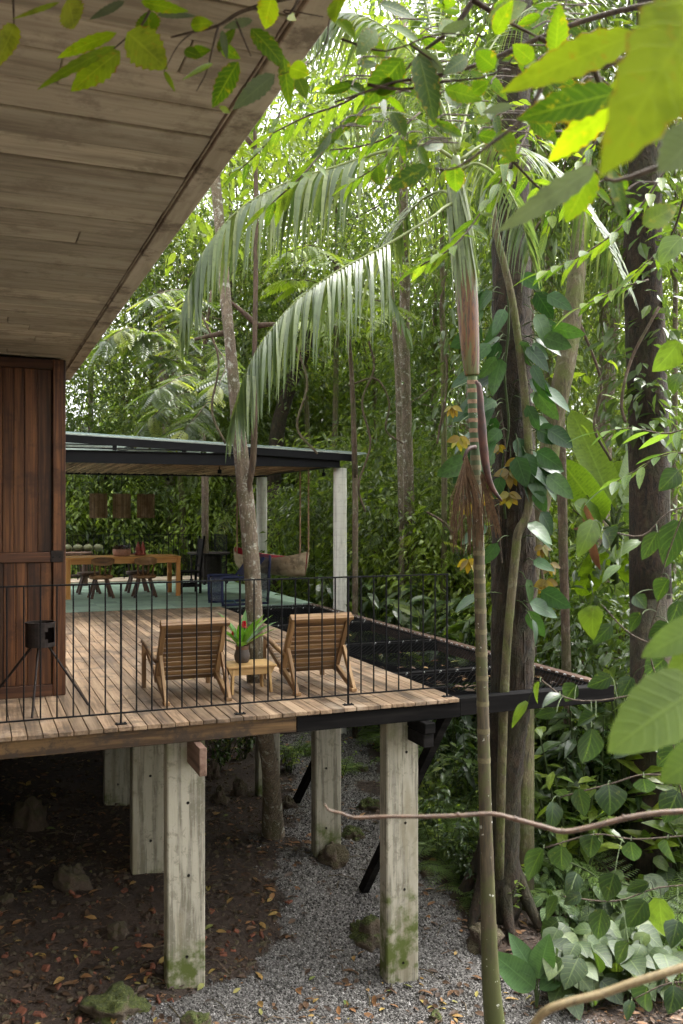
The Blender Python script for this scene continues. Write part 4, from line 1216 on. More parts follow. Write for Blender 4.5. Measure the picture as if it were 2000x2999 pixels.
# prototypes: (crown mesh, trunk mesh), crown centred at height hc above the base
def tree_proto(name, hc, R, H, n_clump, per, leaf, lsize, lmat, bmat, r0, seed, spread=0.5, lean=0.3, droop=0.5, shell=0.55):
    g = np.random.default_rng(seed)
    mb, C = crown(n_clump, per, R, H, leaf, lsize, g, spread, shell, droop)
    for a in mb.V: a += np.array((0, 0, hc))
    cm = mb.mesh(name + '_crown', lmat)
    tb = MB()
    lx, ly = g.uniform(-lean, lean, 2)
    top = np.array((lx, ly, hc + 0.45 * H))
    mid = [np.array((0, 0, -0.3)), np.array((lx * 0.1, ly * 0.6, hc * 0.33)), np.array((lx * 0.8, ly * 0.7, hc * 0.7)), top]
    tb.tube(mid, [r0 * 1.25, r0, r0 * 0.8, r0 * 0.3], 8, 3, 0.12, seed)
    idx = g.choice(len(C), min(11, len(C)), replace=False)
    for k in idx:
        f = g.uniform(0.45, 0.95)
        s = mid[1] * (1 - f) + mid[3] * f
        e = C[k] + np.array((0, 0, hc))
        mm = (s + e) / 2 + np.array((0, 0, -0.1 * R)) + g.normal(size=3) * 0.15
        tb.tube([s, mm, e], [r0 * 0.34, r0 * 0.22, r0 * 0.08], 5, 2)
    tm = tb.mesh(name + '_trunk', bmat, smooth=True)
    return cm, tm
PN = pinnate(9, 0.3, 0.10, 0.35)
PROTO = [
    tree_proto('a', 7.5, 2.8, 3.2, 80, 88, DIAMOND, 0.14, M['leaf_far'], M['bark_moss'], 0.065, 1, 0.40),
    tree_proto('b', 7.0, 3.0, 2.6, 75, 88, DIAMOND, 0.125, M['leaf_far'], M['bark_moss'], 0.065, 2, 0.38),
    tree_proto('c', 7.5, 2.9, 2.9, 60, 10, PN, 0.6, M['leaf_far'], M['bark_brown'], 0.06, 3, 0.42, droop=0.35),
    tree_proto('d', 6.5, 2.5, 3.4, 62, 68, OVAL, 0.165, M['leaf_dark'], M['bark_grey'], 0.065, 4, 0.42),
    tree_proto('e', 8.0, 2.6, 2.4, 52, 84, DIAMOND, 0.145, M['leaf_bright'], M['bark_moss'], 0.06, 5, 0.40),
]
THICK = [   # bushy trees, leafy to the ground
    tree_proto('f', 2.2, 2.2, 2.1, 90, 95, DIAMOND, 0.13, M['leaf_far'], M['bark_brown'], 0.05, 6, 0.30, shell=0.4),
    tree_proto('g', 2.0, 2.0, 1.9, 80, 72, OVAL, 0.155, M['leaf_dark'], M['bark_brown'], 0.05, 7, 0.30, shell=0.4),
    tree_proto('h', 2.2, 2.0, 2.0, 70, 9, PN, 0.42, M['leaf_far'], M['bark_brown'], 0.045, 8, 0.32, droop=0.35, shell=0.4),
]
PLANTS = []
def plant(name, label, cat, group, proto, loc, rz, sc, names=('crown', 'trunk')):
    t = thing(name, label, cat, loc, rz, group)
    t.scale = (sc, sc, sc) if isinstance(sc, (int, float)) else sc
    link(names[0], proto[0], t); link(names[1], proto[1], t)
    PLANTS.append(t)
    return t
def blocked(x, y, mrg=0.0):
    return (-6 - mrg < x < 6.3 + mrg and 3 < y < 22.8 + mrg) or (x < -1.5 and y < 14) or math.hypot(x, y) < 8.5
gt = random.Random(21)
TREE_LABELS = ['tall small-leaved forest tree rising behind the pavilion and nets', 'tall forest tree with grey lichened trunk in the background', 'tall forest tree with feathery compound leaves in the background', 'tall dark glossy-leaved forest tree in the background', 'tall light green forest tree in the background']
THICK_LABELS = ['bushy small-leaved thicket tree filling the forest behind the terrace', 'bushy dark-leaved thicket tree in the forest behind the terrace', 'bushy feathery-leaved thicket tree in the forest behind the terrace']
CANOPY_LABELS = [q.replace('tall', 'high-crowned').replace('forest tree', 'canopy tree') for q in TREE_LABELS]
def view_spot(px, d): p = P(px, 1500, d); return p.x, p.y
rows = [(14, 3, 0), (18, 4, 0), (24, 5, 0), (30, 5, 0)]
for d0, n, _ in rows:                                  # tall trees
    for k in range(n):
        px = -50 + 2120 * (k + gt.uniform(0.15, 0.85)) / n
        d = d0 * gt.uniform(0.9, 1.1)
        x, y = view_spot(px, d)
        if blocked(x, y, 0.8): continue
        i = gt.choice([0, 0, 1, 2, 2, 3, 4])
        sc = gt.uniform(0.8, 1.25) * (1 + max(0, d - 20) * 0.022)
        plant('forest_tree', TREE_LABELS[i], 'tree', TREE_LABELS[i], PROTO[i], (x, y, ground_z(x, y)), gt.uniform(0, 6.28), (sc * gt.uniform(0.85, 1.1), sc, sc * gt.uniform(0.9, 1.2)))
for d0, n in ((13, 5), (15.5, 7), (19, 8), (24.5, 11), (28, 11), (33, 12), (42, 16)):   # thicket
    for k in range(n):
        px = -50 + 2120 * (k + gt.uniform(0.1, 0.9)) / n
        d = d0 * gt.uniform(0.93, 1.07)
        x, y = view_spot(px, d)
        if blocked(x, y, 1.6): continue
        i = gt.choice([0, 0, 1, 2])
        sc = gt.uniform(0.75, 1.2) * (1 + max(0, d - 20) * 0.02)
        plant('thicket_tree', THICK_LABELS[i], 'tree', THICK_LABELS[i], THICK[i], (x, y, ground_z(x, y) - 0.2), gt.uniform(0, 6.28), (sc, sc, sc * gt.uniform(0.9, 1.5)))

CANOPY = [(1050, 160, 14, 0), (1290, 30, 16, 1), (1560, 120, 12.5, 3), (1760, 300, 14, 0), (1930, 120, 12, 1), (1640, 560, 19, 4), (1260, 470, 21, 0), (990, 560, 24, 1), (860, 250, 19, 4), (690, 430, 25, 0), (470, 850, 27, 1), (1440, 690, 23, 3), (1870, 700, 16, 0), (1110, 800, 27, 4), (800, 720, 29, 0), (350, 960, 30, 4), (930, 900, 30, 4), (1330, 900, 28, 4), (1740, 860, 22, 4), (1960, 480, 13, 3), (1180, 250, 26, 3), (560, 650, 30, 4)]
for px, py, d, i in CANOPY:
    p = P(px, py, d); gz = ground_z(p.x, p.y)
    hc = (7.5, 7.0, 7.5, 6.5, 8.0)[i]; sz = (p.z - gz) / hc
    if blocked(p.x, p.y, 0.3): continue
    plant('canopy_tree', CANOPY_LABELS[i], 'tree', CANOPY_LABELS[i], PROTO[i], (p.x, p.y, gz), gt.uniform(0, 6.28), (max(0.75, min(1.25, d / 20)), max(0.75, min(1.25, d / 20)), sz))
for px, d, sc in ((870, 30, 1.7), (960, 32, 1.9), (1040, 30, 1.8), (760, 31, 1.7), (1000, 36, 2.2), (890, 38, 2.3), (640, 34, 2.0), (1130, 33, 1.9)):
    x, y = view_spot(px, d)
    plant('thicket_tree', THICK_LABELS[0], 'tree', THICK_LABELS[0], THICK[0], (x, y, ground_z(x, y) - 0.2), gt.uniform(0, 6.28), (sc, sc, sc * 1.25))
THICK.append(tree_proto('i', 2.2, 1.9, 2.0, 60, 70, OVAL, 0.15, M['leaf_bright'], M['bark_moss'], 0.035, 9, 0.3, shell=0.4))
for px, d, sc, i in ((1010, 18.5, 1.0, 3), (1100, 17.5, 0.9, 3), (1180, 19, 1.1, 0), (1250, 17, 0.95, 3), (1330, 18, 1.05, 0), (1400, 16.5, 0.9, 3), (1060, 21, 1.2, 0), (1290, 21, 1.25, 3), (560, 24.6, 1.0, 3), (430, 25.2, 1.1, 0), (300, 24.4, 1.0, 3), (690, 24.3, 0.95, 0), (800, 23.6, 1.0, 3), (900, 22.5, 0.95, 3), (230, 25.5, 1.1, 0), (1600, 15, 0.9, 3), (1780, 14, 0.85, 3)):
    x, y = view_spot(px, d)
    if blocked(x, y, 1.0): continue
    lb = ('bushy small-leaved', '', '', 'bushy light green')[i]
    plant('thicket_tree', lb, 'tree', lb, THICK[i], (x, y, ground_z(x, y) - 0.2), gt.uniform(0, 6.28), (sc, sc, sc * 1.2))
WHERE = {128: 'obliquely behind the camera', 146: 'well back of the camera', 165: 'almost straight behind the camera', 185: 'behind the camera on the house side', 100: 'level with the camera', 125: 'a little back of the camera', 150: 'close behind the camera', 110: 'downhill and level with the camera', 140: 'downhill and behind the camera', 80: 'ahead and just past the picture edge'}
for a, r in ((128, 10), (146, 12), (165, 10), (185, 12)):  # unseen trees around the camera, added to shade the deck
    x, y = r * math.sin(math.radians(a)), r * math.cos(math.radians(a))
    i = gt.choice([0, 1, 3, 4])
    plant('forest_tree', f'added shade tree outside the picture, {WHERE[a]}', 'tree', 'added shade trees outside the picture', PROTO[i], (x, y, ground_z(x, y)), gt.uniform(0, 6.28), gt.uniform(1.0, 1.35))
for a, r in ((100, 6.5), (125, 6), (150, 6), (110, 9), (140, 9), (80, 8.5)):      # unseen bushes on the slope, added to shade the ground under the deck
    x, y = r * math.sin(math.radians(a)), r * math.cos(math.radians(a))
    plant('thicket_tree', f'added shade bush outside the picture on the slope, {WHERE[a]}', 'bush', 'added shade bushes on the slope outside the picture', gt.choice(THICK), (x, y, ground_z(x, y) - 0.2), gt.uniform(0, 6.28), gt.uniform(0.8, 1.0))
# ------------------------------------------------------------------ understory shrubs and ferns
def shrub_proto(kind, seed):
    g = random.Random(seed); n = np.random.default_rng(seed)
    lf, stm = MB(), MB()
    if kind == 'broad':
        tm = blade(1, 0.42, 3, lance, 0.2, 0.45)
        for k in range(13):
            a = g.uniform(0, 6.28); r = g.uniform(0.1, 0.75); h = g.uniform(0.5, 1.5)
            p0, p1 = Vector((r * .2 * math.cos(a), r * .2 * math.sin(a), -0.1)), Vector((r * math.cos(a), r * math.sin(a), h))
            mdl = (p0 + p1) / 2 + Vector((0, 0, 0.15))
            stm.tube([p0, mdl, p1], [0.012, 0.009, 0.004], 5, 2)
            for q in range(11):
                f = 0.35 + 0.65 * q / 10
                p = p0 * (1 - f) ** 2 + mdl * 2 * f * (1 - f) + p1 * f * f
                b = g.uniform(0, 6.28)
                put(lf, tm, p, (math.cos(b), math.sin(b), g.uniform(-0.5, 0.5)), (g.uniform(-.4, .4), g.uniform(-.4, .4), 1), g.uniform(0.13, 0.25), g.random())
        return lf.mesh('broad_foliage', M['leaf_bright'] if seed % 2 else M['leaf_far']), stm.mesh('broad_stem', M['greenstem'])
    if kind == 'dark':
        tm = blade(1, 0.36, 3, lance, 0.25, 0.6)
        for k in range(10):
            a = g.uniform(0, 6.28); r = g.uniform(0.1, 0.6); h = g.uniform(0.5, 1.4)
            p0, p1 = Vector((0, 0, -0.1)), Vector((r * math.cos(a), r * math.sin(a), h))
            stm.tube([p0, (p0 + p1) / 2 + Vector((0, 0, 0.12)), p1], [0.012, 0.009, 0.004], 5, 2)
            for q in range(13):
                f = 0.3 + 0.7 * q / 12
                p = p0.lerp(p1, f) + Vector((0, 0, 0.1 * math.sin(PI * f))); b = g.uniform(0, 6.28)
                put(lf, tm, p, (math.cos(b), math.sin(b), g.uniform(-0.6, 0.3)), (g.uniform(-.4, .4), g.uniform(-.4, .4), 1), g.uniform(0.16, 0.3), g.random())
        return lf.mesh('dark_foliage', M['leaf_dark']), stm.mesh('dark_stem', M['greenstem'])
    if kind == 'fern':
        sub = pinnate(8, 0.2, 0.075, 0.1)
        for k in range(13):
            a = 6.28 * k / 13 + g.uniform(-.3, .3); L = g.uniform(0.7, 1.15); el = g.uniform(0.5, 1.2)
            pts = [Vector((0, 0, 0))]
            dirv = Vector((math.cos(a) * math.cos(el), math.sin(a) * math.cos(el), math.sin(el)))
            for q in range(14):
                dirv = (dirv + Vector((0, 0, -0.11))).normalized(); pts.append(pts[-1] + dirv * L / 14)
            stm.tube(pts, [0.007] * 14 + [0.002], 4)
            rn = g.random()
            for q in range(3, 15):
                f = (q - 3) / 11; s = 0.34 * L * (1 - f) ** 0.75 + 0.03
                side = (pts[q] - pts[q - 1]).cross(Vector((0, 0, 1))).normalized()
                for sg in (-1, 1):
                    dd = side * sg + (pts[q] - pts[q - 1]).normalized() * 0.35
                    lf.add(*(lambda R: (sub[0] @ R.T * s + np.array(tuple(pts[q])), None, sub[2]))(rot_to(tuple(dd), (0, 0, 1))), rnd=rn)
        return lf.mesh('fern_frond', M['leaf_fern']), stm.mesh('fern_stem', M['greenstem'])
    if kind == 'ginger':
        tm = blade(1, 0.26, 5, lance, 0.2, 0.35)
        for k in range(9):
            a = g.uniform(0, 6.28); h = g.uniform(0.8, 1.6); ln = g.uniform(0.1, 0.35)
            p0, p1 = Vector((0.15 * math.cos(a), 0.15 * math.sin(a), -0.1)), Vector(((0.15 + ln) * math.cos(a), (0.15 + ln) * math.sin(a), h))
            stm.tube([p0, p1], [0.014, 0.008], 6)
            for q in range(8):
                f = 0.3 + 0.7 * q / 7; b = a + PI / 2 + (PI if q % 2 else 0) + g.uniform(-.4, .4)
                put(lf, tm, p0.lerp(p1, f), (math.cos(b), math.sin(b), 0.55), (math.cos(a), math.sin(a), 1.2), g.uniform(0.32, 0.5), g.random())
        return lf.mesh('ginger_foliage', M['leaf_bright']), stm.mesh('ginger_stem', M['greenstem'])
SHRUB = {'broad': [shrub_proto('broad', 1), shrub_proto('broad', 2), shrub_proto('broad', 3)], 'dark': [shrub_proto('dark', 4), shrub_proto('dark', 5)], 'fern': [shrub_proto('fern', 6), shrub_proto('fern', 7)], 'ginger': [shrub_proto('ginger', 9)]}
SL = {'broad': ('leafy_shrub', 'leafy light green shrub in the undergrowth beyond the deck', 'shrub'), 'dark': ('leafy_shrub', 'dark glossy-leaved shrub in the undergrowth beyond the deck', 'shrub'), 'fern': ('fern', 'feathery arching fern in the undergrowth', 'fern'), 'ginger': ('ginger_plant', 'upright long-leaved ginger plant in the undergrowth', 'plant')}
def shrub(kind, x, y, sc, dz=0.0, label=None):
    nm, lb, ct = SL[kind]
    return plant(nm, label or lb, ct, lb + ' group', gt.choice(SHRUB[kind]), (x, y, ground_z(x, y) + dz), gt.uniform(0, 6.28), sc, ('foliage', 'stem'))
for d0, n in ((10.0, 8), (11.3, 11), (12.8, 12), (14.5, 13), (16.5, 14), (19, 14), (23.5, 16), (27, 16)):
    for k in range(n):
        px = 150 + 2000 * (k + gt.uniform(0.1, 0.9)) / n
        d = d0 * gt.uniform(0.95, 1.05); x, y = view_spot(px, d)
        if blocked(x, y, 0.1): continue
        if gravel_amount(x, y) > 0.2: continue
        shrub(gt.choice(['broad', 'broad', 'dark', 'fern', 'ginger']), x, y, gt.uniform(0.9, 1.5) * (1 + max(0, d - 15) * 0.04))
for px, py, kind, sc in ((1290, 2390, 'fern', 1.0), (1340, 2330, 'dark', 1.0), (1250, 2290, 'fern', 1.1), (1380, 2430, 'dark', 1.0), (1300, 2250, 'broad', 0.9),
                         (1400, 2280, 'fern', 1.1), (1600, 2560, 'fern', 0.5), (1340, 2520, 'dark', 0.45), (1300, 2470, 'fern', 0.6), (1390, 2500, 'broad', 0.45), (1270, 2450, 'dark', 0.5), (1250, 2380, 'broad', 0.6), (1560, 2560, 'dark', 0.5), (1620, 2500, 'fern', 0.6), (1690, 2530, 'fern', 0.6), (1530, 2420, 'broad', 0.6), (1600, 2420, 'fern', 0.8), (1700, 2420, 'fern', 0.9), (1780, 2480, 'fern', 0.8), (1880, 2450, 'fern', 0.9), (1640, 2330, 'fern', 1.0),
                         (1730, 2330, 'fern', 1.0), (1830, 2350, 'fern', 1.0), (1930, 2380, 'fern', 1.0), (1570, 2300, 'dark', 1.0), 
                         (985, 2290, 'broad', 0.45), (1010, 2260, 'fern', 0.45), (850, 2260, 'broad', 0.4), (660, 2210, 'broad', 0.5), (715, 2225, 'dark', 0.5), (880, 2210, 'fern', 0.55), (640, 2260, 'dark', 0.4), (1960, 2480, 'broad', 0.8), (1560, 2480, 'broad', 0.5)):
    p = ground_hit(px, py)
    shrub(kind, p.x, p.y, sc * gt.uniform(0.85, 1.1))

for k in range(17):                                    # tall shrubs along the outer edge of the nets
    y = 6.9 + 0.5 * k + gt.uniform(-.15, .15); x = gt.uniform(6.05, 7.0)
    shrub(gt.choice(['broad', 'broad', 'dark', 'ginger', 'fern']), x, y, gt.uniform(1.2, 1.75))
for k in range(16):
    y = 7.5 + 0.6 * k + gt.uniform(-.2, .2); x = gt.uniform(7.2, 8.6)
    shrub(gt.choice(['broad', 'dark', 'broad', 'fern']), x, y, gt.uniform(0.9, 1.5))
for px, py, kind, sc in ((1385, 2640, 'fern', 0.45), (1425, 2690, 'dark', 0.4), (1485, 2690, 'broad', 0.45), (1535, 2640, 'fern', 0.5), (1400, 2575, 'broad', 0.45), (1510, 2590, 'dark', 0.5), (1360, 2600, 'dark', 0.4), (1320, 2560, 'fern', 0.45), (1290, 2520, 'broad', 0.45), (1260, 2500, 'fern', 0.5), (1350, 2460, 'fern', 0.7), (1310, 2420, 'broad', 0.7), (1255, 2430, 'fern', 0.7), (1390, 2420, 'broad', 0.7)):
    p = ground_hit(px, py); shrub(kind, p.x, p.y, sc)
for px, d, sc in ((260, 24.6, 2.2), (360, 24.3, 2.0), (470, 24.2, 2.3), (600, 24.0, 2.1), (720, 23.6, 2.0), (840, 21, 2.2), (930, 19.5, 2.2), (1010, 17.5, 2.0), (1090, 16.6, 2.0), (1200, 15.5, 2.0), (1290, 14.5, 1.9), (1380, 14, 1.9)):
    x, y = view_spot(px, d)
    if not blocked(x, y, 0.2): shrub('broad' if sc > 2.05 else 'dark', x, y, sc)

# every plant of the forest gets a label that says where it stands
ZONES = [(-9999, 330, 'behind the pavilion, close to the plank door'), (330, 620, 'behind the pavilion and its dining table'), (620, 800, 'behind the lichened deck tree'), (800, 960, 'behind the hanging canoe'), (960, 1120, 'beyond the near pale column'), (1120, 1260, 'beyond the rope nets'), (1260, 1400, 'behind the slim ringed palm'), (1400, 1560, 'behind the massive dark trunk'), (1560, 1700, 'beyond the mossy leaning trunk'), (1700, 1860, 'around the banana plants'), (1860, 9999, 'beyond the leaf-wrapped edge trunk')]
KIND_WORDS = {'forest_tree': 'forest tree', 'thicket_tree': 'thicket tree', 'canopy_tree': 'high canopy tree', 'leafy_shrub': 'shrub', 'fern': 'arching fern', 'ginger_plant': 'long-leaved ginger plant'}
ORD = ['first', 'second', 'third', 'fourth', 'fifth', 'sixth', 'seventh', 'eighth', 'ninth', 'tenth', 'eleventh', 'twelfth', 'thirteenth', 'fourteenth', 'fifteenth', 'sixteenth', 'seventeenth', 'eighteenth']
def look_of(t):
    lb = t['label']
    for a, b in (('small-leaved', 'small-leaved'), ('lichened', 'fine-leaved'), ('feathery', 'feathery'), ('dark glossy', 'dark glossy'), ('dark-leaved', 'dark-leaved'), ('light green', 'light green')):
        if a in lb: return b + ' '
    return ''
zoned = {}
for t in PLANTS:
    if 'outside' in t['label']: continue
    v = t.location; d = v.x * ST + v.y * CT; r = v.x * CT - v.y * ST
    px = 1000 + FPX * r / max(0.1, d)
    below = v.x < 5.6 and v.y < 12.5
    z = 'on the bank under the deck' if below else next(q for a, b, q in ZONES if a <= px < b)
    zoned.setdefault((look_of(t) + KIND_WORDS[t.name.split('.')[0]], z), []).append((d, t))
for (w_, z), lst in zoned.items():
    for k, (d, t) in enumerate(sorted(lst, key=lambda q: q[0])):
        t['label'] = f'{w_} {z}' + (f', {ORD[min(k, 17)]} in depth' if len(lst) > 1 else '')
        t['group'] = w_ + 's of the surrounding forest'

# ------------------------------------------------------------------ trees one can tell apart
def px_trunk(t, pts, mat, name='trunk', n=12, k=4, wob=0.1, seed=1):
    """pts: (photo x, photo y, width in photo pixels, depth in metres)"""
    path = [P(a, b, d) for a, b, _, d in pts]
    rad = [m(w_, d) / 2 for _, _, w_, d in pts]
    return MB().tube(path, rad, n, k, wob, seed).build(name, mat, t, smooth=True, world=True)
def base_of(pts):
    p = P(pts[0][0], pts[0][1], pts[0][3]); return tuple(p)
def spray_crown(t, spots, leaf, lsize, mat, seed, per=40, spread=0.35, name='crown', droop=0.5):
    """leaf clumps round the given points"""
    g = np.random.default_rng(seed); mb = MB()
    C = np.array([tuple(p) for p in spots]); C = np.repeat(C, per, 0); n = len(C)
    off = g.normal(size=(n, 3)) * spread * np.array((1, 1, 0.6)); d = off / (np.linalg.norm(off, axis=1)[:, None] + 1e-6) + 0.6 * unit(n, g); d[:, 2] = d[:, 2] * .5 - droop
    scatter(mb, leaf, C + off, d, unit(n, g) * 0.5 + np.array((0, 0, 1.0)), lsize * (0.6 + 0.7 * g.random(n)), g.random(n))
    return mb.build(name, mat, t, world=True)

# the lichened tree that grows up through the deck
L1 = [(802, 2520, 90, 10.1), (799, 2420, 66, 10.05), (793, 2270, 52, 9.5), (772, 2130, 50, 8.95), (748, 2000, 52, 8.65), (745, 1850, 52, 8.6), (740, 1700, 50, 8.6), (726, 1520, 49, 8.6), (711, 1380, 46, 8.6), (698, 1260, 41, 8.6), (686, 1140, 36, 8.6), (673, 1000, 33, 8.6), (661, 880, 34, 8.7), (652, 760, 32, 8.8), (634, 560, 30, 9.0), (622, 430, 26, 9.1), (612, 250, 22, 9.3)]
t1 = thing('lichened_tree', 'tree with pale lichen-spotted trunk growing up through the board deck', 'tree', base_of(L1))
px_trunk(t1, L1, M['bark_grey'], wob=0.06)
px_trunk(t1, [(722, 1470, 12, 8.58), (734, 1400, 18, 8.53), (742, 1330, 20, 8.5), (746, 1200, 17, 8.45), (746, 1000, 15, 8.5), (749, 800, 15, 8.6), (750, 600, 14, 8.7), (747, 420, 12, 8.9), (742, 250, 9, 9.0)], M['bark_red'], 'second_stem', 8)
for q in (((750, 950), (700, 905), (655, 870)), ((660, 975), (610, 985), (570, 995)), ((755, 955), (800, 950), (850, 958)), ((742, 430), (700, 380), (650, 360))):
    MB().tube([P(a, b, 8.7) for a, b in q], [0.03, 0.02, 0.014], 6, 3).build('limb', M['bark_red'], t1, world=True, smooth=True)
spray_crown(t1, [P(a + gt.uniform(-40, 40), b + gt.uniform(-40, 40), d) for a, b, d in ((560, 560, 9.6), (520, 660, 9.8), (640, 470, 9.4), (700, 420, 9.2), (600, 640, 9.7), (690, 350, 9.1), (780, 330, 9.4), (640, 300, 9.6), (820, 420, 9.6), (560, 480, 9.9), (760, 500, 9.9), (860, 330, 9.8))], OVAL, 0.15, M['leaf_bright'], 31, 34, 0.28)

# the big dark trunk standing in the net
L2 = [(1452, 2660, 150, 9.15), (1462, 2480, 118, 9.0), (1478, 2250, 104, 8.85), (1492, 2080, 112, 8.7), (1500, 1950, 120, 8.6), (1504, 1700, 128, 8.6), (1502, 1400, 122, 8.6), (1500, 1100, 116, 8.6), (1498, 850, 110, 8.65), (1496, 600, 104, 8.7), (1500, 350, 96, 8.8), (1510, 50, 88, 8.9), (1520, -300, 76, 9.1)]
t2 = thing('big_tree', 'massive dark fissured trunk hung with climbers, standing in the rope net', 'tree', base_of(L2))
px_trunk(t2, L2, M['bark_dark'], n=26, k=7, wob=0.16)
g2 = random.Random(12)
for k in range(9):                                  # aerial roots creeping on the bark
    x = 1452 + 11 * k + g2.uniform(-5, 5); y0 = g2.uniform(900, 1500)
    pts = [P(x + g2.uniform(-14, 14), y0 + (g2.uniform(1900, 2100) - y0) * q / 7, 8.6 - 0.205 * math.sqrt(max(0.05, 1 - ((x - 1502) / 64) ** 2))) for q in range(8)]
    MB().tube(pts, g2.uniform(0.004, 0.008), 5, 3).build('creeping_root', M['bark_dark'], t2, world=True, smooth=True)
for k in range(7):                                  # buttress roots
    a = 2 * PI * k / 7; b = P(1452, 2640, 9.15)
    e = b + Vector((0.5 * math.cos(a), 0.5 * math.sin(a), 0)); e.z = ground_z(e.x, e.y) - 0.06
    MB().tube([b + Vector((0.1 * math.cos(a), 0.1 * math.sin(a), 0.6)), b + Vector((0.3 * math.cos(a), 0.3 * math.sin(a), 0.12)), e], [0.06, 0.065, 0.03], 7, 3).build('root', M['bark_dark'], t2, world=True, smooth=True)
spray_crown(t2, [P(g2.uniform(1350, 1750), g2.uniform(-100, 300), g2.uniform(9, 11)) for k in range(16)], OVAL, 0.2, M['leaf_dark'], 33, 30, 0.45)
spray_crown(t2, [Vector((4.4 + 3.6 * math.sqrt(g2.random()) * math.cos(q_), 7.6 + 3.6 * math.sqrt(g2.random()) * math.sin(q_), g2.uniform(8.0, 11.0))) for q_ in [g2.uniform(0, 6.28) for _ in range(70)]], OVAL, 0.24, M['leaf_far'], 34, 42, 0.5)  # crown and limbs above the frame, added to shade the deck
for k in range(9):
    a = 2 * PI * k / 9; s_ = P(1520, -300, 9.1)
    MB().tube([s_ + Vector((0, 0, -0.3 + 0.1 * k)), Vector((4.4 + 1.4 * math.cos(a), 7.6 + 1.4 * math.sin(a), 8.4)), Vector((4.4 + 3.0 * math.cos(a), 7.6 + 3.0 * math.sin(a), 9.4))], [0.09, 0.06, 0.02], 6, 3).build('limb', M['bark_dark'], t2, world=True, smooth=True)

L3 = [(1477, 2028, 27, 8.25), (1488, 1850, 26, 8.2), (1510, 1620, 26, 8.2), (1518, 1560, 27, 8.2), (1545, 1500, 25, 8.2), (1552, 1390, 25, 8.2), (1545, 1270, 24, 8.2), (1533, 1120, 24, 8.2), (1518, 1000, 23, 8.2), (1500, 880, 22, 8.2), (1478, 780, 21, 8.2), (1455, 690, 20, 8.2), (1440, 560, 18, 8.3), (1430, 400, 16, 8.4)]
t3 = thing('slender_tree', 'slender bent greenish stem leaning across the massive dark trunk', 'tree', tuple(P(1468, 2560, 8.6)))
px_trunk(t3, [(1462, 2570, 27, 8.7), (1468, 2300, 27, 8.4)] + L3, M['bark_moss'], n=8, k=4, wob=0.06)
spray_crown(t3, [P(1430 + g2.uniform(-120, 90), 400 + g2.uniform(-140, 120), 8.4 + g2.uniform(-.3, .5)) for _ in range(9)], OVAL, 0.14, M['leaf_bright'], 35, 26, 0.25)

def simple_tree(name, label, pts, mat, spots, leaf, ls, lm, seed, per=34, spread=0.4, n=10):
    lastp = pts[0]; b = P(lastp[0], lastp[1], lastp[3]); gz = ground_z(b.x, b.y)
    t = thing(name, label, 'tree', (b.x, b.y, min(b.z, gz)))
    o = px_trunk(t, pts, mat, n=n, k=4, wob=0.08, seed=seed)
    if b.z > gz: MB().tube([Vector((b.x, b.y, gz - 0.2)), b + Vector((0, 0, 0.05))], m(pts[0][2], pts[0][3]) / 2, n, 1, 0.05).build('trunk_base', mat, t, smooth=True, world=True)
    if spots: spray_crown(t, [P(*q) for q in spots], leaf, ls, lm, seed + 50, per, spread)
    return t
simple_tree('leaning_tree', 'mossy trunk leaning outwards just behind the massive dark trunk', [(1530, 1950, 70, 9.3), (1540, 1750, 66, 9.3), (1572, 1520, 62, 9.2), (1600, 1390, 62, 9.2), (1622, 1230, 60, 9.2), (1652, 1090, 60, 9.2), (1672, 960, 58, 9.3), (1688, 820, 54, 9.4), (1700, 650, 48, 9.6), (1715, 400, 42, 10), (1740, 100, 34, 10.5)], M['bark_moss'], [(1650 + gt.uniform(-150, 200), gt.uniform(-50, 500), gt.uniform(12, 14)) for _ in range(16)], OVAL, 0.2, M['leaf_far'], 41)
simple_tree('thin_tree', 'thin dark upright stem to the side of the massive trunk', [(1668, 2250, 26, 11), (1660, 2000, 28, 11), (1655, 1800, 26, 11), (1648, 1550, 28, 11), (1645, 1350, 27, 11), (1642, 1150, 20, 11), (1640, 1000, 14, 11)], M['bark_brown'], [(1650, 1180, 11), (1620, 1100, 11), (1680, 1060, 11)], OVAL, 0.22, M['leaf_bright'], 42, 14, 0.3, 8)
simple_tree('background_tree', 'tall slim trunk with white lichen blotches beyond the net corner', [(1205, 1830, 38, 17), (1198, 1550, 36, 17), (1190, 1250, 34, 17), (1183, 1000, 32, 17), (1186, 800, 30, 17), (1182, 600, 27, 17), (1178, 350, 24, 17.3), (1180, 50, 20, 17.5)], M['bark_grey'], [(1180 + gt.uniform(-220, 220), gt.uniform(0, 480), gt.uniform(16, 19)) for _ in range(18)], OVAL, 0.2, M['leaf_bright'], 43, 40, 0.5)
simple_tree('background_tree', 'thin stem right beside the white-blotched slim trunk', [(1176, 1550, 17, 16.5), (1170, 1300, 18, 16.5), (1165, 1100, 18, 16.5), (1150, 900, 15, 16.5), (1140, 750, 12, 16.5)], M['bark_grey'], [(1130, 740, 16.5), (1100, 700, 16.5)], DIAMOND, 0.16, M['leaf_far'], 44, 40, 0.4, 7)
simple_tree('vine_tree', 'thick trunk wrapped in dark climbing leaves at the picture edge', [(1905, 1750, 118, 10), (1900, 1300, 116, 10), (1890, 1000, 112, 10), (1880, 750, 108, 10), (1890, 500, 100, 10), (1905, 200, 92, 10.2), (1915, -150, 80, 10.5)], M['bark_dark'], [(1890 + gt.uniform(-75, 75), gt.uniform(480, 1250), 9.75 + gt.uniform(-.1, .25)) for _ in range(26)], OVAL, 0.2, M['leaf_dark'], 45, 13, 0.14, 16)
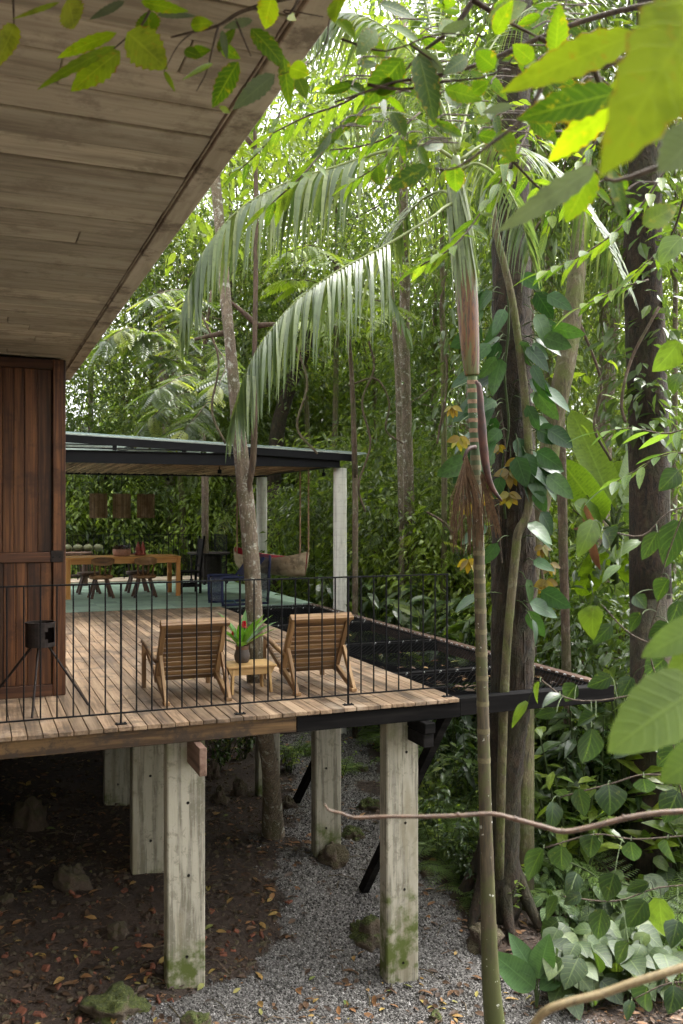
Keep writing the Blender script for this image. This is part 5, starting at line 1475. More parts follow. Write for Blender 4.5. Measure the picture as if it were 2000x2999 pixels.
simple_tree('background_tree', 'mottled trunk high up behind the foreground leaves, next to the leaf-wrapped trunk', [(1760, 1500, 52, 14), (1775, 1150, 50, 14), (1800, 800, 50, 14), (1825, 500, 52, 14), (1850, 250, 46, 14), (1860, -50, 40, 14)], M['bark_grey'], [(1820 + gt.uniform(-150, 150), gt.uniform(-50, 400), gt.uniform(13, 15)) for _ in range(12)], OVAL, 0.2, M['leaf_far'], 46)
simple_tree('background_tree', 'pinkish thin trunk seen between the massive trunk and the mossy leaning one', [(1616, 1350, 26, 20), (1608, 1100, 28, 20), (1598, 950, 28, 20), (1590, 820, 28, 20), (1580, 650, 26, 20), (1575, 400, 22, 20)], M['bark_red'], [(1580 + gt.uniform(-120, 120), gt.uniform(250, 650), 20) for _ in range(10)], DIAMOND, 0.2, M['leaf_bright'], 47, 60, 0.5, 8)
simple_tree('background_tree', 'dark trunk leaning over the middle of the pavilion roof', [(800, 1420, 46, 24), (815, 1250, 44, 24), (850, 1130, 42, 24), (890, 1040, 34, 24), (925, 950, 28, 24), (950, 860, 20, 24)], M['bark_dark'], [(930 + gt.uniform(-160, 160), gt.uniform(750, 1050), gt.uniform(23, 25)) for _ in range(16)], DIAMOND, 0.2, M['leaf_far'], 48, 70, 0.7, 8)
simple_tree('background_tree', 'pale trunk standing behind the pavilion roof near the plank door', [(505, 1650, 34, 25), (495, 1350, 30, 25), (485, 1180, 28, 25), (478, 1050, 26, 25), (470, 850, 22, 25)], M['bark_grey'], [(450 + gt.uniform(-160, 160), gt.uniform(800, 1150), gt.uniform(24, 27)) for _ in range(18)], DIAMOND, 0.2, M['leaf_far'], 49, 80, 0.8, 8)
simple_tree('background_tree', 'thin whitish trunk in the far forest, right of the pale columns', [(1370, 1650, 20, 27), (1365, 1300, 20, 27), (1372, 1000, 18, 27), (1380, 800, 16, 27)], M['bark_grey'], [(1375 + gt.uniform(-100, 100), gt.uniform(700, 1000), 27) for _ in range(10)], DIAMOND, 0.2, M['leaf_bright'], 52, 60, 0.7, 7)

# compound-leaf trees that hang over the terrace
def pinnate_tree(label, trunk, branches, seed, mat='leaf_bright', leaf=0.42, npr=9):
    g = random.Random(seed)
    b = P(trunk[0][0], trunk[0][1], trunk[0][3]); gz = ground_z(b.x, b.y)
    t = thing('feather_leaf_tree', label, 'tree', (b.x, b.y, min(gz, b.z)))
    px_trunk(t, trunk, M['bark_brown'], n=7, k=3)
    if b.z > gz: MB().tube([Vector((b.x, b.y, gz - 0.2)), b + Vector((0, 0, 0.05))], m(trunk[0][2], trunk[0][3]) / 2, 7).build('trunk_base', M['bark_brown'], t, smooth=True, world=True)
    PNB = pinnate(npr, 0.3, 0.13, 0.3, OVAL)
    for br_ in branches:
        pts = catmull([tuple(P(*q)) for q in br_], 4)
        L = np.linalg.norm(np.diff(pts, axis=0), axis=1).sum()
        bo = MB().tube(pts, np.linspace(0.018, 0.006, len(pts)), 5).build('branch', M['bark_brown'], t, world=True, smooth=True)
        mb = MB(); nn = max(6, int(L / 0.13))
        pos, dd = [], []
        for k in range(nn):
            f = (k + 0.5) / nn * (len(pts) - 1); i = min(int(f), len(pts) - 2); p = pts[i] * (1 - f + i) + pts[i + 1] * (f - i)
            tan = pts[i + 1] - pts[i]; tan /= np.linalg.norm(tan)
            side = np.cross(tan, (0, 0, 1.0)); side /= np.linalg.norm(side) + 1e-6
            pos.append(p); dd.append(side * (1 if k % 2 else -1) * g.uniform(.6, 1) + tan * 0.6 + np.array((0, 0, g.uniform(-.35, .15))))
        pos.append(pts[-1]); dd.append(pts[-1] - pts[-2])
        n_ = len(pos); gg = np.random.default_rng(seed)
        scatter(mb, PNB, np.array(pos), np.array(dd), np.tile((0, 0, 1.0), (n_, 1)) + unit(n_, gg) * 0.35, leaf * (0.7 + 0.6 * gg.random(n_)), gg.random(n_))
        mb.build('compound_leaves', M[mat], t, world=True)
    return t
pinnate_tree('feathery compound-leaf tree overhanging the pavilion roof', [(600, 1400, 22, 20.5), (590, 1200, 18, 21), (600, 1000, 12, 21), (620, 850, 8, 21)],
    [[(600, 1100, 21), (520, 1060, 18), (430, 1040, 16.5)], [(600, 1050, 21), (540, 990, 18), (460, 970, 16.5), (400, 1000, 16)], [(610, 1150, 21), (540, 1150, 18), (480, 1190, 16), (430, 1240, 15.5)], [(605, 1120, 21), (640, 1130, 18), (590, 1200, 16), (540, 1260, 15)], [(610, 1000, 21), (560, 930, 18.5), (480, 900, 17)], [(615, 900, 21), (560, 860, 19), (500, 850, 18), (430, 880, 17)],
     [(605, 1150, 21), (560, 1100, 17), (500, 1120, 15.5), (450, 1150, 15)], [(620, 1000, 21), (660, 1060, 17), (640, 1130, 15)], [(610, 1060, 21), (480, 1010, 17), (380, 960, 16), (300, 1010, 15.5)]], 61, 'leaf_far', 0.46)
pinnate_tree('feathery compound-leaf tree high above the middle of the net', [(1040, 1400, 18, 15), (1030, 1100, 14, 15), (1010, 900, 10, 15), (990, 780, 8, 15)],
    [[(1010, 900, 15), (930, 830, 14), (850, 820, 13.5)], [(1000, 840, 15), (1080, 780, 14), (1180, 770, 13.5)], [(1010, 950, 15), (960, 920, 14), (880, 940, 13)], [(990, 780, 15), (920, 720, 14), (840, 740, 13.5)], [(1010, 920, 15), (1090, 880, 14), (1150, 900, 13)]], 62, 'leaf_bright', 0.5)

def hang_branch(label, branches, root, depth, leaf_px, seed, rad=0.006, mat='leaf_branch', root_d=None):
    """near twig with long leaflets set alternately, each leaflet a part"""
    g = random.Random(seed)
    t = thing('leafy_branch', label, 'branch', tuple(P(root[0], root[1], depth)))
    for br_ in branches:
        pts = catmull([tuple(P(a, b, d)) for a, b, d in br_], 4)
        tw = MB().tube(pts, np.linspace(rad, rad * 0.45, len(pts)), 6).build('twig', M['twig'], t, world=True, smooth=True)
        L = np.linalg.norm(np.diff(pts, axis=0), axis=1).sum()
        ll = m(leaf_px, depth); nn = max(5, int(L / (ll * 0.24)))
        for k in range(nn + 1):
            f = (0.08 + 0.92 * k / nn) * (len(pts) - 1); i = min(int(f), len(pts) - 2); p = pts[i] * (1 - f + i) + pts[i + 1] * (f - i)
            tan = pts[i + 1] - pts[i]; tan /= np.linalg.norm(tan)
            side = np.cross(tan, (0.0, 0.0, 1.0)); side /= np.linalg.norm(side) + 1e-6
            d = (side * (1 if k % 2 else -1) + tan * 0.55 + np.array((0, 0, g.uniform(-.3, .1)))) if k < nn else tan
            mb = MB(); put(mb, blade(ll * g.uniform(.8, 1.15), ll * g.uniform(.22, .28), 6, lance, 0.2, g.uniform(0.1, 0.4)), p, d, (g.uniform(-.3, .3), g.uniform(-.3, .3), 1), 1, g.random())
            mb.build('leaf', M[mat], t, smooth=True, world=True)
    return t
M['leaf_branch'] = leaf_mat('branch leaf', [(0, (0.035, 0.075, 0.012)), (0.5, (0.075, 0.125, 0.017)), (1, (0.13, 0.185, 0.022))], 0.45, 0.45, spec=0.25, spots=(0.2, 0.17, 0.02), ribs=8)
hang_branch('spray of long narrow leaflets hanging in front of the pale palm frond', [[(1150, 180, 3.6), (1090, 290, 3.5), (975, 410, 3.4), (880, 520, 3.3), (790, 600, 3.3)], [(1120, 230, 3.6), (1010, 300, 3.6), (900, 340, 3.6), (800, 390, 3.6)]], (1150, 180), 3.5, 105, 71)
hang_branch('spray of long narrow leaflets hanging before the slim palm trunk', [[(1560, 330, 3.6), (1540, 400, 3.5), (1490, 490, 3.4), (1410, 620, 3.4), (1330, 720, 3.3), (1230, 780, 3.3)], [(1500, 470, 3.4), (1590, 560, 3.5), (1680, 600, 3.6)]], (1560, 330), 3.5, 105, 72)
hang_branch('spray of long narrow leaflets hanging at the upper side near the wrapped trunk', [[(1960, 480, 4.0), (1880, 600, 4.0), (1790, 690, 4.0), (1680, 760, 4.0), (1580, 800, 4.0)], [(2010, 560, 4.0), (1960, 700, 4.2), (1860, 800, 4.2)]], (1960, 480), 4.0, 110, 73)
hang_branch('spray of long dull green leaflets jutting in at the middle of the picture edge', [[(2060, 1230, 5.0), (1960, 1270, 5.0), (1850, 1255, 5.0), (1760, 1265, 5.0)], [(2060, 1330, 5.0), (1950, 1330, 5.0), (1860, 1380, 5.0), (1790, 1420, 5.0)]], (2060, 1230), 5.0, 110, 74, mat='leaf_fern')

hang_branch('spray of small leaflets hanging just outside the soffit edge', [[(900, 180, 4.6), (800, 280, 4.5), (720, 360, 4.5), (640, 430, 4.5)], [(860, 230, 4.6), (760, 260, 4.5), (690, 300, 4.5)], [(820, 330, 4.6), (780, 420, 4.6), (700, 500, 4.6)]], (900, 180), 4.6, 75, 75)
hang_branch('spray of small leaflets over the middle of the pale palm frond', [[(1230, 330, 4.6), (1140, 400, 4.5), (1050, 430, 4.5), (960, 440, 4.5)], [(1180, 380, 4.6), (1110, 480, 4.6), (1020, 540, 4.6)]], (1230, 330), 4.6, 80, 76)
hang_branch('spray of leaflets drooping at the top edge, beside the wrapped trunk', [[(1780, 380, 5.0), (1700, 470, 5.0), (1640, 560, 5.0), (1600, 680, 5.0)], [(1900, 820, 5.0), (1800, 850, 5.0), (1700, 900, 5.0)]], (1780, 380), 5.0, 100, 77)

# ------------------------------------------------------------------ the slim ringed palm
def palm_mat():
    mt, nt, bs = new_mat('ringed palm stem')
    pv = coords(nt, 'Position')
    sx = nt.nodes.new('ShaderNodeSeparateXYZ'); nt.links.new(nt.nodes.new('ShaderNodeNewGeometry').outputs['Position'], sx.inputs[0])
    g = noise_tex(nt, coords(nt, 'Position', (1, 1, 0.12)), 50, 5, 0.7)
    low = ramp(nt, [(0.4, (0.035, 0.026, 0.014)), (0.62, (0.085, 0.062, 0.033))], g).outputs[0]
    low = mixc(nt, low, (0.055, 0.06, 0.014), maprange(nt, noise_tex(nt, pv, 5, 4, 0.7), 0.45, 0.6, 0, 0.75))
    zz = mth(nt, 'ADD', sx.outputs[2], mth(nt, 'MULTIPLY', mth(nt, 'SUBTRACT', g, 0.5), 0.5))
    c = mixc(nt, low, (0.035, 0.065, 0.018), maprange(nt, zz, 1.75, 2.15))
    c = mixc(nt, c, (0.13, 0.17, 0.03), maprange(nt, zz, 2.45, 2.75))
    c = mixc(nt, c, (0.4, 0.27, 0.05), maprange(nt, zz, 2.72, 2.9))
    c = mixc(nt, c, (0.05, 0.06, 0.01), maprange(nt, zz, -1.3, -2.1, 0, 0.85))
    c = mixc(nt, c, (0.45, 0.45, 0.4), maprange(nt, noise_tex(nt, pv, 24, 2, 0.5), 0.68, 0.73, 0, 0.8))
    nt.links.new(c, bs.inputs['Base Color']); bs.inputs['Roughness'].default_value = 0.6
    bump(nt, bs, g, 0.3, 0.004)
    return mt
M['palm'] = palm_mat()
M['scar'] = plain('leaf scar', (0.25, 0.16, 0.1), 0.8, 0, 0.35, 40)
M['scar_low'] = plain('old leaf scar', (0.13, 0.11, 0.06), 0.85, 0, 0.3, 40)
PD = 6.8
LP = [(1450, 3010, 62, 6.8), (1438, 2880, 54, PD), (1432, 2750, 48, PD), (1425, 2500, 40, PD), (1418, 2250, 37, PD), (1412, 2000, 35, PD), (1407, 1800, 34, PD), (1402, 1600, 33, PD), (1396, 1450, 31, PD), (1391, 1300, 30, PD), (1385, 1200, 29, PD), (1382, 1090, 30, PD)]
pal = thing('palm_tree', 'slim ringed palm with orange crownshaft and long drooping fronds', 'palm', tuple(P(1455, 3060, PD)))
px_trunk(pal, [(1458, 3110, 70, 6.8)] + LP, M['palm'], n=14, k=4, wob=0.03)
cx = lambda y: float(np.interp(y, [p[1] for p in LP[::-1]], [p[0] for p in LP[::-1]]))
cw = lambda y: float(np.interp(y, [p[1] for p in LP[::-1]], [p[2] for p in LP[::-1]]))
for y in (1121, 1145, 1177, 1204, 1232, 1262, 1290, 1342, 1370, 1400, 1428, 1467, 1505, 1543, 1581, 1620, 1661, 1701, 1743, 1789, 1850, 1915, 1985, 2060, 2140, 2225):
    hgt = 12 if y < 1300 else 15
    rr = m(cw(y), PD) / 2
    MB().tube([P(cx(y), y + hgt / 2, PD), P(cx(y), y - hgt / 2, PD)], [rr * 1.015 + 0.001, rr * 1.015 + 0.0015], 14, cap=False).build('leaf_scar', M['scar'] if y < 1340 else M['scar_low'], pal, world=True, smooth=True)
def shaft_mat():
    mt, nt, bs = new_mat('orange crownshaft')
    g = noise_tex(nt, coords(nt, 'Position', (1, 1, 0.05)), 26, 5, 0.65, 0.6)
    c = ramp(nt, [(0.38, (0.026, 0.03, 0.006)), (0.44, (0.1, 0.052, 0.007)), (0.5, (0.12, 0.037, 0.006)), (0.54, (0.03, 0.012, 0.004)), (0.6, (0.135, 0.053, 0.009)), (0.7, (0.1, 0.075, 0.018))], g).outputs[0]
    at = nd(nt, 'Attribute'); at.attribute_name = 'rnd'
    sx = nt.nodes.new('ShaderNodeSeparateXYZ'); nt.links.new(nt.nodes.new('ShaderNodeNewGeometry').outputs['Position'], sx.inputs[0])
    zz = mth(nt, 'ADD', sx.outputs[2], mth(nt, 'MULTIPLY', mth(nt, 'SUBTRACT', g, 0.5), 1.6))
    c = mixc(nt, c, (0.11, 0.14, 0.05), maprange(nt, zz, 3.2, 3.45))
    c = mixc(nt, c, (0.075, 0.09, 0.025), maprange(nt, zz, 2.78, 2.62, 0, 0.8))
    nt.links.new(c, bs.inputs['Base Color']); bs.inputs['Roughness'].default_value = 0.45
    bump(nt, bs, g, 0.4, 0.006)
    return mt
M['shaft'] = shaft_mat()
SHP = [(1382, 1100, 42, PD), (1381, 1085, 46, PD), (1376, 1010, 56, PD), (1371, 930, 62, PD), (1366, 850, 66, PD), (1361, 790, 66, PD), (1354, 700, 56, PD), (1345, 600, 44, PD), (1338, 520, 34, PD), (1334, 460, 26, PD)]
px_trunk(pal, SHP, M['shaft'], 'crownshaft', 16, 4, 0.02)
M['palm_leaf'] = leaf_mat('palm leaflet', [(0, (0.055, 0.095, 0.024)), (0.6, (0.11, 0.16, 0.045)), (1, (0.21, 0.25, 0.085))], 0.45, 0.33, (1.3, 1.35, 0.8), spec=0.8)
M['rachis'] = plain('palm rachis', (0.14, 0.17, 0.05), 0.5, 0, 0.3, 14)

def frond(path, n_pairs, ll, sep, label=None, hang=0.75, seed=1, w_=0.026, f0=0.2, fwd=0.5, rr=0.014):
    """path: photo points with depth; leaflets hang on both sides"""
    g = random.Random(seed)
    pts = catmull([tuple(P(*q)) for q in path], 5)
    fo = MB().tube(pts, np.linspace(rr, rr * 0.2, len(pts)), 6).build('frond', M['rachis'], pal, world=True, smooth=True)
    allm = MB()
    for k in range(n_pairs):
        fr = f0 + (1 - f0) * k / (n_pairs - 1)
        f = fr * (len(pts) - 1); i = min(int(f), len(pts) - 2); p = pts[i] * (1 - f + i) + pts[i + 1] * (f - i)
        tan = pts[i + 1] - pts[i]; tan /= np.linalg.norm(tan)
        side = np.cross(tan, (0.0, 0.0, 1.0)); side /= np.linalg.norm(side) + 1e-6
        for s in (-1, 1):
            if g.random() < 0.07: continue
            L = ll * (0.55 + 0.45 * math.sin(PI * min(1, fr * 0.9 + 0.12))) * g.uniform(0.7, 1.12)
            d = side * s * 0.8 + tan * (fwd + 0.6 * fr * fr) + np.array((g.uniform(-.16, .16), g.uniform(-.16, .16), 0.12 - hang * 0.35 + g.uniform(-.1, .1)))
            d /= np.linalg.norm(d)
            n = 6; V = []; c = np.array(p, float); dd = d.copy()
            for q in range(n + 1):
                u_ = q / n
                wd = w_ * (0.55 + 0.45 * math.sin(PI * min(1, u_ * 1.2 + 0.15))) * (1 - u_ ** 3) + 0.001
                x = np.cross(dd, side * s + np.array((0, 0, 0.8))); x /= np.linalg.norm(x) + 1e-6
                V += [c - x * wd / 2, c + x * wd / 2]
                dd = dd + np.array((0, 0, -1.0)) * hang * (0.34 + 0.1 * g.random()); dd /= np.linalg.norm(dd)
                c = c + dd * L / n
            Q = [(2 * q, 2 * q + 1, 2 * q + 3, 2 * q + 2) for q in range(n)]
            if sep:
                o = MB().add(V, Q, rnd=g.random()).build('leaflet', M['palm_leaf'], fo, smooth=True)
                o.location = -pal.location
            else:
                allm.add(V, Q, rnd=g.random())
    if not sep:
        o = allm.build('leaflets', M['palm_leaf'], fo, smooth=True); o.location = -pal.location; tag(o, kind='stuff')
    return fo
frond([(1336, 470, 6.8), (1250, 425, 6.75), (1120, 445, 6.7), (980, 490, 6.65), (840, 535, 6.6), (700, 615, 6.5), (600, 735, 6.45), (560, 830, 6.4), (540, 910, 6.4)], 70, 0.68, True, hang=1.2, seed=1, w_=0.03, rr=0.016, fwd=0.35, f0=0.3)
frond([(1347, 585, 6.8), (1300, 608, 6.66), (1260, 640, 6.5), (1120, 725, 6.3), (980, 800, 6.1), (860, 890, 6.0), (770, 1000, 5.9), (720, 1100, 5.85), (690, 1210, 5.8)], 66, 0.66, True, hang=1.15, seed=2, w_=0.026, rr=0.013, fwd=0.38, f0=0.36)
frond([(1334, 450, 6.8), (1290, 300, 6.9), (1200, 150, 7.0), (1090, 60, 7.0), (1000, 40, 7.0), (930, 80, 6.9)], 52, 0.6, False, hang=0.85, seed=3)
frond([(1336, 440, 6.8), (1310, 300, 7.2), (1270, 120, 7.8), (1230, -80, 8.4)], 46, 0.62, False, hang=0.5, seed=4)
frond([(1340, 440, 6.8), (1380, 280, 7.2), (1450, 120, 7.6), (1560, 20, 8.0), (1700, -20, 8.2)], 50, 0.6, False, hang=0.6, seed=5)
frond([(1345, 470, 6.8), (1430, 420, 7.0), (1540, 440, 7.3), (1660, 540, 7.6), (1760, 680, 7.8), (1830, 830, 8.0)], 56, 0.6, False, hang=0.7, seed=6)
frond([(1342, 500, 6.8), (1400, 480, 6.5), (1470, 530, 6.2), (1520, 620, 6.0), (1550, 740, 5.9)], 40, 0.5, False, hang=0.75, seed=7)
frond([(1334, 450, 6.8), (1270, 380, 7.3), (1160, 330, 8.0), (1050, 350, 8.6), (960, 420, 9.0)], 48, 0.6, False, hang=0.7, seed=8)
frond([(1344, 600, 6.8), (1300, 560, 7.0), (1230, 590, 7.3), (1160, 680, 7.5), (1120, 800, 7.6), (1190, 960, 7.6)], 40, 0.5, False, hang=0.6, seed=9)
# folded young leaves drooping round the top of the crownshaft
for k in range(40):
    a = 2 * PI * k / 40; gq = random.Random(k)
    c0 = P(1338, 500 + gq.uniform(-30, 60), PD); r = gq.uniform(0.03, 0.07)
    L = gq.uniform(0.5, 0.95)
    o_ = Vector((math.cos(a), math.sin(a), 0))
    pts = [c0 + o_ * r * 0.4, c0 + o_ * r * 1.3 + Vector((0, 0, -L * 0.2)), c0 + o_ * (r + 0.03) + Vector((0.03, -0.02, -L * 0.6)), c0 + o_ * (r + 0.05) + Vector((0.06, -0.04, -L))]
    pts = catmull([tuple(q) for q in pts], 3); V = []
    tn = np.array((-math.sin(a), math.cos(a), 0))
    for i, q in enumerate(pts):
        wd = 0.017 * (1 - (i / (len(pts) - 1)) ** 3) + 0.001
        V += [q - tn * wd, q + tn * wd]
    MB().add(V, [(2 * q, 2 * q + 1, 2 * q + 3, 2 * q + 2) for q in range(len(pts) - 1)], rnd=0.6 + 0.4 * gq.random()).build('folded_leaflet', M['palm_leaf'], pal, world=True, smooth=True)
# flower stalk: hanging strands, and the dry sheath beside the stem
M['strand'] = plain('dry flower strand', (0.12, 0.07, 0.036), 0.8, 0, 0.4, 30)
M['sheath'] = plain('dry red-brown sheath', (0.055, 0.02, 0.013), 0.6, 0, 0.6, 9, col2=(0.015, 0.008, 0.006))
g3 = random.Random(4)
inf = MB().tube([P(1391, 1310, 6.75), P(1378, 1312, 6.7), P(1366, 1325, 6.66), P(1358, 1350, 6.65)], [0.018, 0.016, 0.014, 0.012], 7, 3).build('flower_stalk', M['sheath'], pal, world=True, smooth=True)
mb = MB()
for k in range(120):
    f = g3.random(); x0, y0 = 1366 - 10 * f, 1325 + 60 * f
    x1 = 1318 + 95 * g3.random(); y1 = g3.uniform(1500, 1625); dz = g3.uniform(-0.12, 0.12)
    mb.tube([P(x0, y0, 6.65), P((x0 * .6 + x1 * .4), y0 + (y1 - y0) * 0.25, 6.65 + dz * .6), P(x1, y0 + (y1 - y0) * 0.65, 6.65 + dz), P(x1 + g3.uniform(-6, 6), y1, 6.65 + dz)], 0.0026, 3, 2, cap=False, rnd=g3.random())
tag(mb.build('flower_strands', M['strand'], pal, world=True), kind='stuff')
mb = MB()
for k in range(55):
    x0, y0 = 1412 + g3.uniform(-6, 6), 1380 + g3.uniform(0, 40); x1 = g3.uniform(1410, 1470); y1 = g3.uniform(1480, 1590)
    mb.tube([P(x0, y0, 6.72), P((x0 + x1) / 2, (y0 + y1) / 2 - 15, 6.7), P(x1, y1, 6.7)], 0.0024, 3, 2, cap=False, rnd=g3.random())
tag(mb.build('flower_strands', M['strand'], pal, world=True), kind='stuff')
MB().tube([P(1393, 1118, 6.7), P(1404, 1135, 6.68), P(1408, 1200, 6.66), P(1414, 1290, 6.66), P(1424, 1370, 6.66), P(1442, 1430, 6.66), P(1470, 1468, 6.66)], [0.012, 0.02, 0.028, 0.032, 0.026, 0.02, 0.008], 8, 3, 0.2).build('dry_sheath', M['sheath'], pal, world=True, smooth=True)

# ------------------------------------------------------------------ climbers, banana, ground plants
VIEW = lambda p: (Vector((0, 0, CAMZ)) - Vector(p)).normalized()
def px_leaf(t, base, tip, wpx, d, mat, rnd, prof=lance, name='leaf', n=8, fold=0.18, droop=0.15, tilt=0.35, dd=0.0, serr=0.0, g=gt, smooth_=True):
    """a leaf from one photo point to another at depth d (tip at d + dd)"""
    a, b = P(base[0], base[1], d), P(tip[0], tip[1], d + dd)
    L = (b - a).length
    up = VIEW(a) + Vector((g.uniform(-tilt, tilt), g.uniform(-tilt, tilt), g.uniform(0.0, tilt * 1.2)))
    R = rot_to(tuple(b - a), tuple(up))
    V, Q = blade(L, m(wpx, d), n, prof, fold, droop, 0, serr)
    V[:, 2] += droop * L * 0.15
    o = MB().add(V @ R.T + np.array(tuple(a)), Q, rnd=rnd, uv=leaf_uv(len(V))).build(name, M[mat], t, smooth=smooth_, world=True)
    return o

M['leaf_arum'] = leaf_mat('climber leaf', [(0, (0.012, 0.04, 0.012)), (0.7, (0.03, 0.085, 0.02)), (1, (0.045, 0.095, 0.024))], 0.25, 0.36, spec=0.45, ribs=7, rib_amt=0.25)
ph = thing('climbing_philodendron', 'dark glossy broad-leaved climber clinging to the massive trunk', 'climber', tuple(P(1500, 1500, 8.38)))
g4 = random.Random(14)
MB().tube([P(1480, 1520, 8.36), P(1470, 1380, 8.36), P(1490, 1250, 8.37), P(1478, 1100, 8.37), P(1490, 950, 8.38), P(1485, 800, 8.4)], 0.012, 6, 4).build('stem', M['greenstem'], ph, world=True, smooth=True)
def wide(t): return math.sin(PI * min(1, max(0, t)) ** 0.62) ** 0.7
for k in range(80):
    y = g4.uniform(800, 1390) if k < 66 else g4.uniform(1390, 1800)
    side = g4.choice((-1, 1)); x0 = 1495 + side * g4.uniform(5, 60)
    ang = g4.uniform(-0.5, 1.25)
    L = g4.uniform(75, 130); pet = g4.uniform(20, 70)
    bx, by = x0 + side * math.cos(ang) * pet, y + math.sin(ang) * pet * 0.5
    tx, ty = bx + side * math.cos(ang) * L * 0.8, by + abs(math.sin(ang)) * L * 0.7 + 25
    dpt = 8.35 - g4.uniform(0.0, 0.35)
    px_leaf(ph, (bx, by), (tx, ty), L * g4.uniform(0.4, 0.55), dpt, 'leaf_arum', g4.random(), wide, tilt=0.9, dd=g4.uniform(-0.15, 0.1), droop=0.3, g=g4)
    MB().tube([P(x0, y, 8.4), P((x0 + bx) / 2, (y + by) / 2 - 8, (8.4 + dpt) / 2), P(bx, by, dpt)], 0.005, 5, 2).build('petiole', M['greenstem'], ph, world=True)
M['leaf_yellow'] = leaf_mat('yellowing leaf', [(0, (0.13, 0.09, 0.012)), (0.6, (0.2, 0.155, 0.016)), (1, (0.16, 0.17, 0.025))], 0.45, 0.45, (1.5, 1.3, 0.4), spots=(0.2, 0.08, 0.015))
yv = thing('yellow_leaved_vine', 'vine with clusters of yellow lobed leaves hanging before the massive trunk', 'climber', tuple(P(1500, 1330, 8.2)))
for cxx, cyy, r, dpt in ((1325, 1190, 34, 7.4), (1345, 1280, 42, 7.4), (1460, 1305, 26, 8.2), (1515, 1345, 46, 8.15), (1490, 1380, 50, 8.15), (1490, 1445, 44, 8.15), (1370, 1640, 40, 7.2), (1590, 1600, 34, 8.5), (1612, 1650, 36, 8.5), (1598, 1700, 44, 8.5), (1420, 1450, 32, 7.2), (1365, 1480, 34, 7.2)):
    for k in range(5):
        a = PI / 2 + (k - 2) * 0.6 + g4.uniform(-.15, .15)
        px_leaf(yv, (cxx, cyy), (cxx + math.cos(a) * r * 0.95, cyy + math.sin(a) * r * 1.1), r * 0.52, dpt, 'leaf_yellow', g4.random(), lance, tilt=0.6, dd=g4.uniform(-.06, .06), g=g4)
    MB().tube([P(cxx, cyy, dpt), P(cxx + g4.uniform(-12, 12), cyy - 40, dpt + 0.05), P(cxx * 0.7 + 1500 * 0.3, cyy - 75, dpt * 0.5 + 4.2)], 0.004, 5, 3).build('petiole', M['greenstem'], yv, world=True)
MB().tube([P(1470, 1650, 8.34), P(1460, 1500, 8.34), P(1480, 1330, 8.35), P(1465, 1200, 8.36)], 0.008, 6, 4).build('stem', M['twig'], yv, world=True)

# banana plant
M['banana'] = leaf_mat('banana leaf', [(0, (0.06, 0.12, 0.014)), (0.5, (0.105, 0.175, 0.018)), (1, (0.17, 0.25, 0.025))], 0.6, 0.35, (1.5, 1.6, 0.4), ribs=26, rib_slant=1.2, rib_amt=0.25)
M['dryleaf'] = leaf_mat('dry brown leaf', [(0, (0.13, 0.06, 0.03)), (1, (0.27, 0.14, 0.07))], 0.2, 0.7, (1.2, 0.9, 0.6))
bn = thing('banana_plant', 'banana plant with huge bright green backlit leaves', 'plant', tuple(ground_hit(1800, 2010)))
b0 = P(1800, 1560, 11.5)
MB().tube([bn.location - Vector((0, 0, 0.2)), (Vector(bn.location) + b0) / 2, b0], [0.1, 0.085, 0.05], 10, 3).build('pseudostem', M['greenstem'], bn, world=True, smooth=True)
def paddle(t): return min(1, (t * 6) ** 0.6) * (1 - max(0, (t - 0.55) / 0.45) ** 2.2) ** 0.7 if t < 1 else 0
for (bx, by), (tx, ty), w_, dd, rn in (((1790, 1480), (1672, 1180), 95, 0.6, 0.85), ((1770, 1520), (1640, 1345), 90, -0.2, 0.55), ((1815, 1500), (1925, 1365), 85, 0.2, 0.7), ((1830, 1530), (1960, 1440), 75, -0.3, 0.5), ((1790, 1500), (1800, 1330), 80, 0.8, 0.9), ((1760, 1545), (1690, 1470), 80, -0.4, 0.3), ((1850, 1560), (1900, 1700), 70, -0.3, 0.6), ((1830, 1590), (1860, 1720), 75, 0.2, 0.75), ((1760, 1600), (1700, 1760), 80, 0.3, 0.8), ((1820, 1480), (1880, 1290), 80, 0.6, 0.35)):
    px_leaf(bn, (bx, by), (tx, ty), w_, 11.5, 'banana', rn, paddle, n=12, fold=0.22, droop=0.2, tilt=0.45, dd=dd)
    MB().tube([b0, (b0 + P(bx, by, 11.5)) / 2 + Vector((0, 0, 0.03)), P(bx, by, 11.5), P(bx * .6 + tx * .4, by * .6 + ty * .4, 11.49 + dd * .4)], [0.025, 0.022, 0.016, 0.008], 6, 2).build('leaf_stalk', M['greenstem'], bn, world=True, smooth=True)
for (bx, by), (tx, ty), w_ in (((1745, 1560), (1700, 1470), 34), ((1735, 1570), (1680, 1540), 26), ((1740, 1580), (1750, 1680), 28)):
    px_leaf(bn, (bx, by), (tx, ty), w_, 11.2, 'dryleaf', gt.random(), lance, fold=0.6, droop=0.5, tilt=0.8)
bn2 = thing('banana_plant', 'second banana plant, lower and yellowing, behind the first', 'plant', tuple(ground_hit(1715, 2080)))
b0 = P(1715, 1900, 12.6)
MB().tube([bn2.location - Vector((0, 0, 0.2)), b0], [0.08, 0.05], 9, 1).build('pseudostem', M['dryleaf'], bn2, world=True, smooth=True)
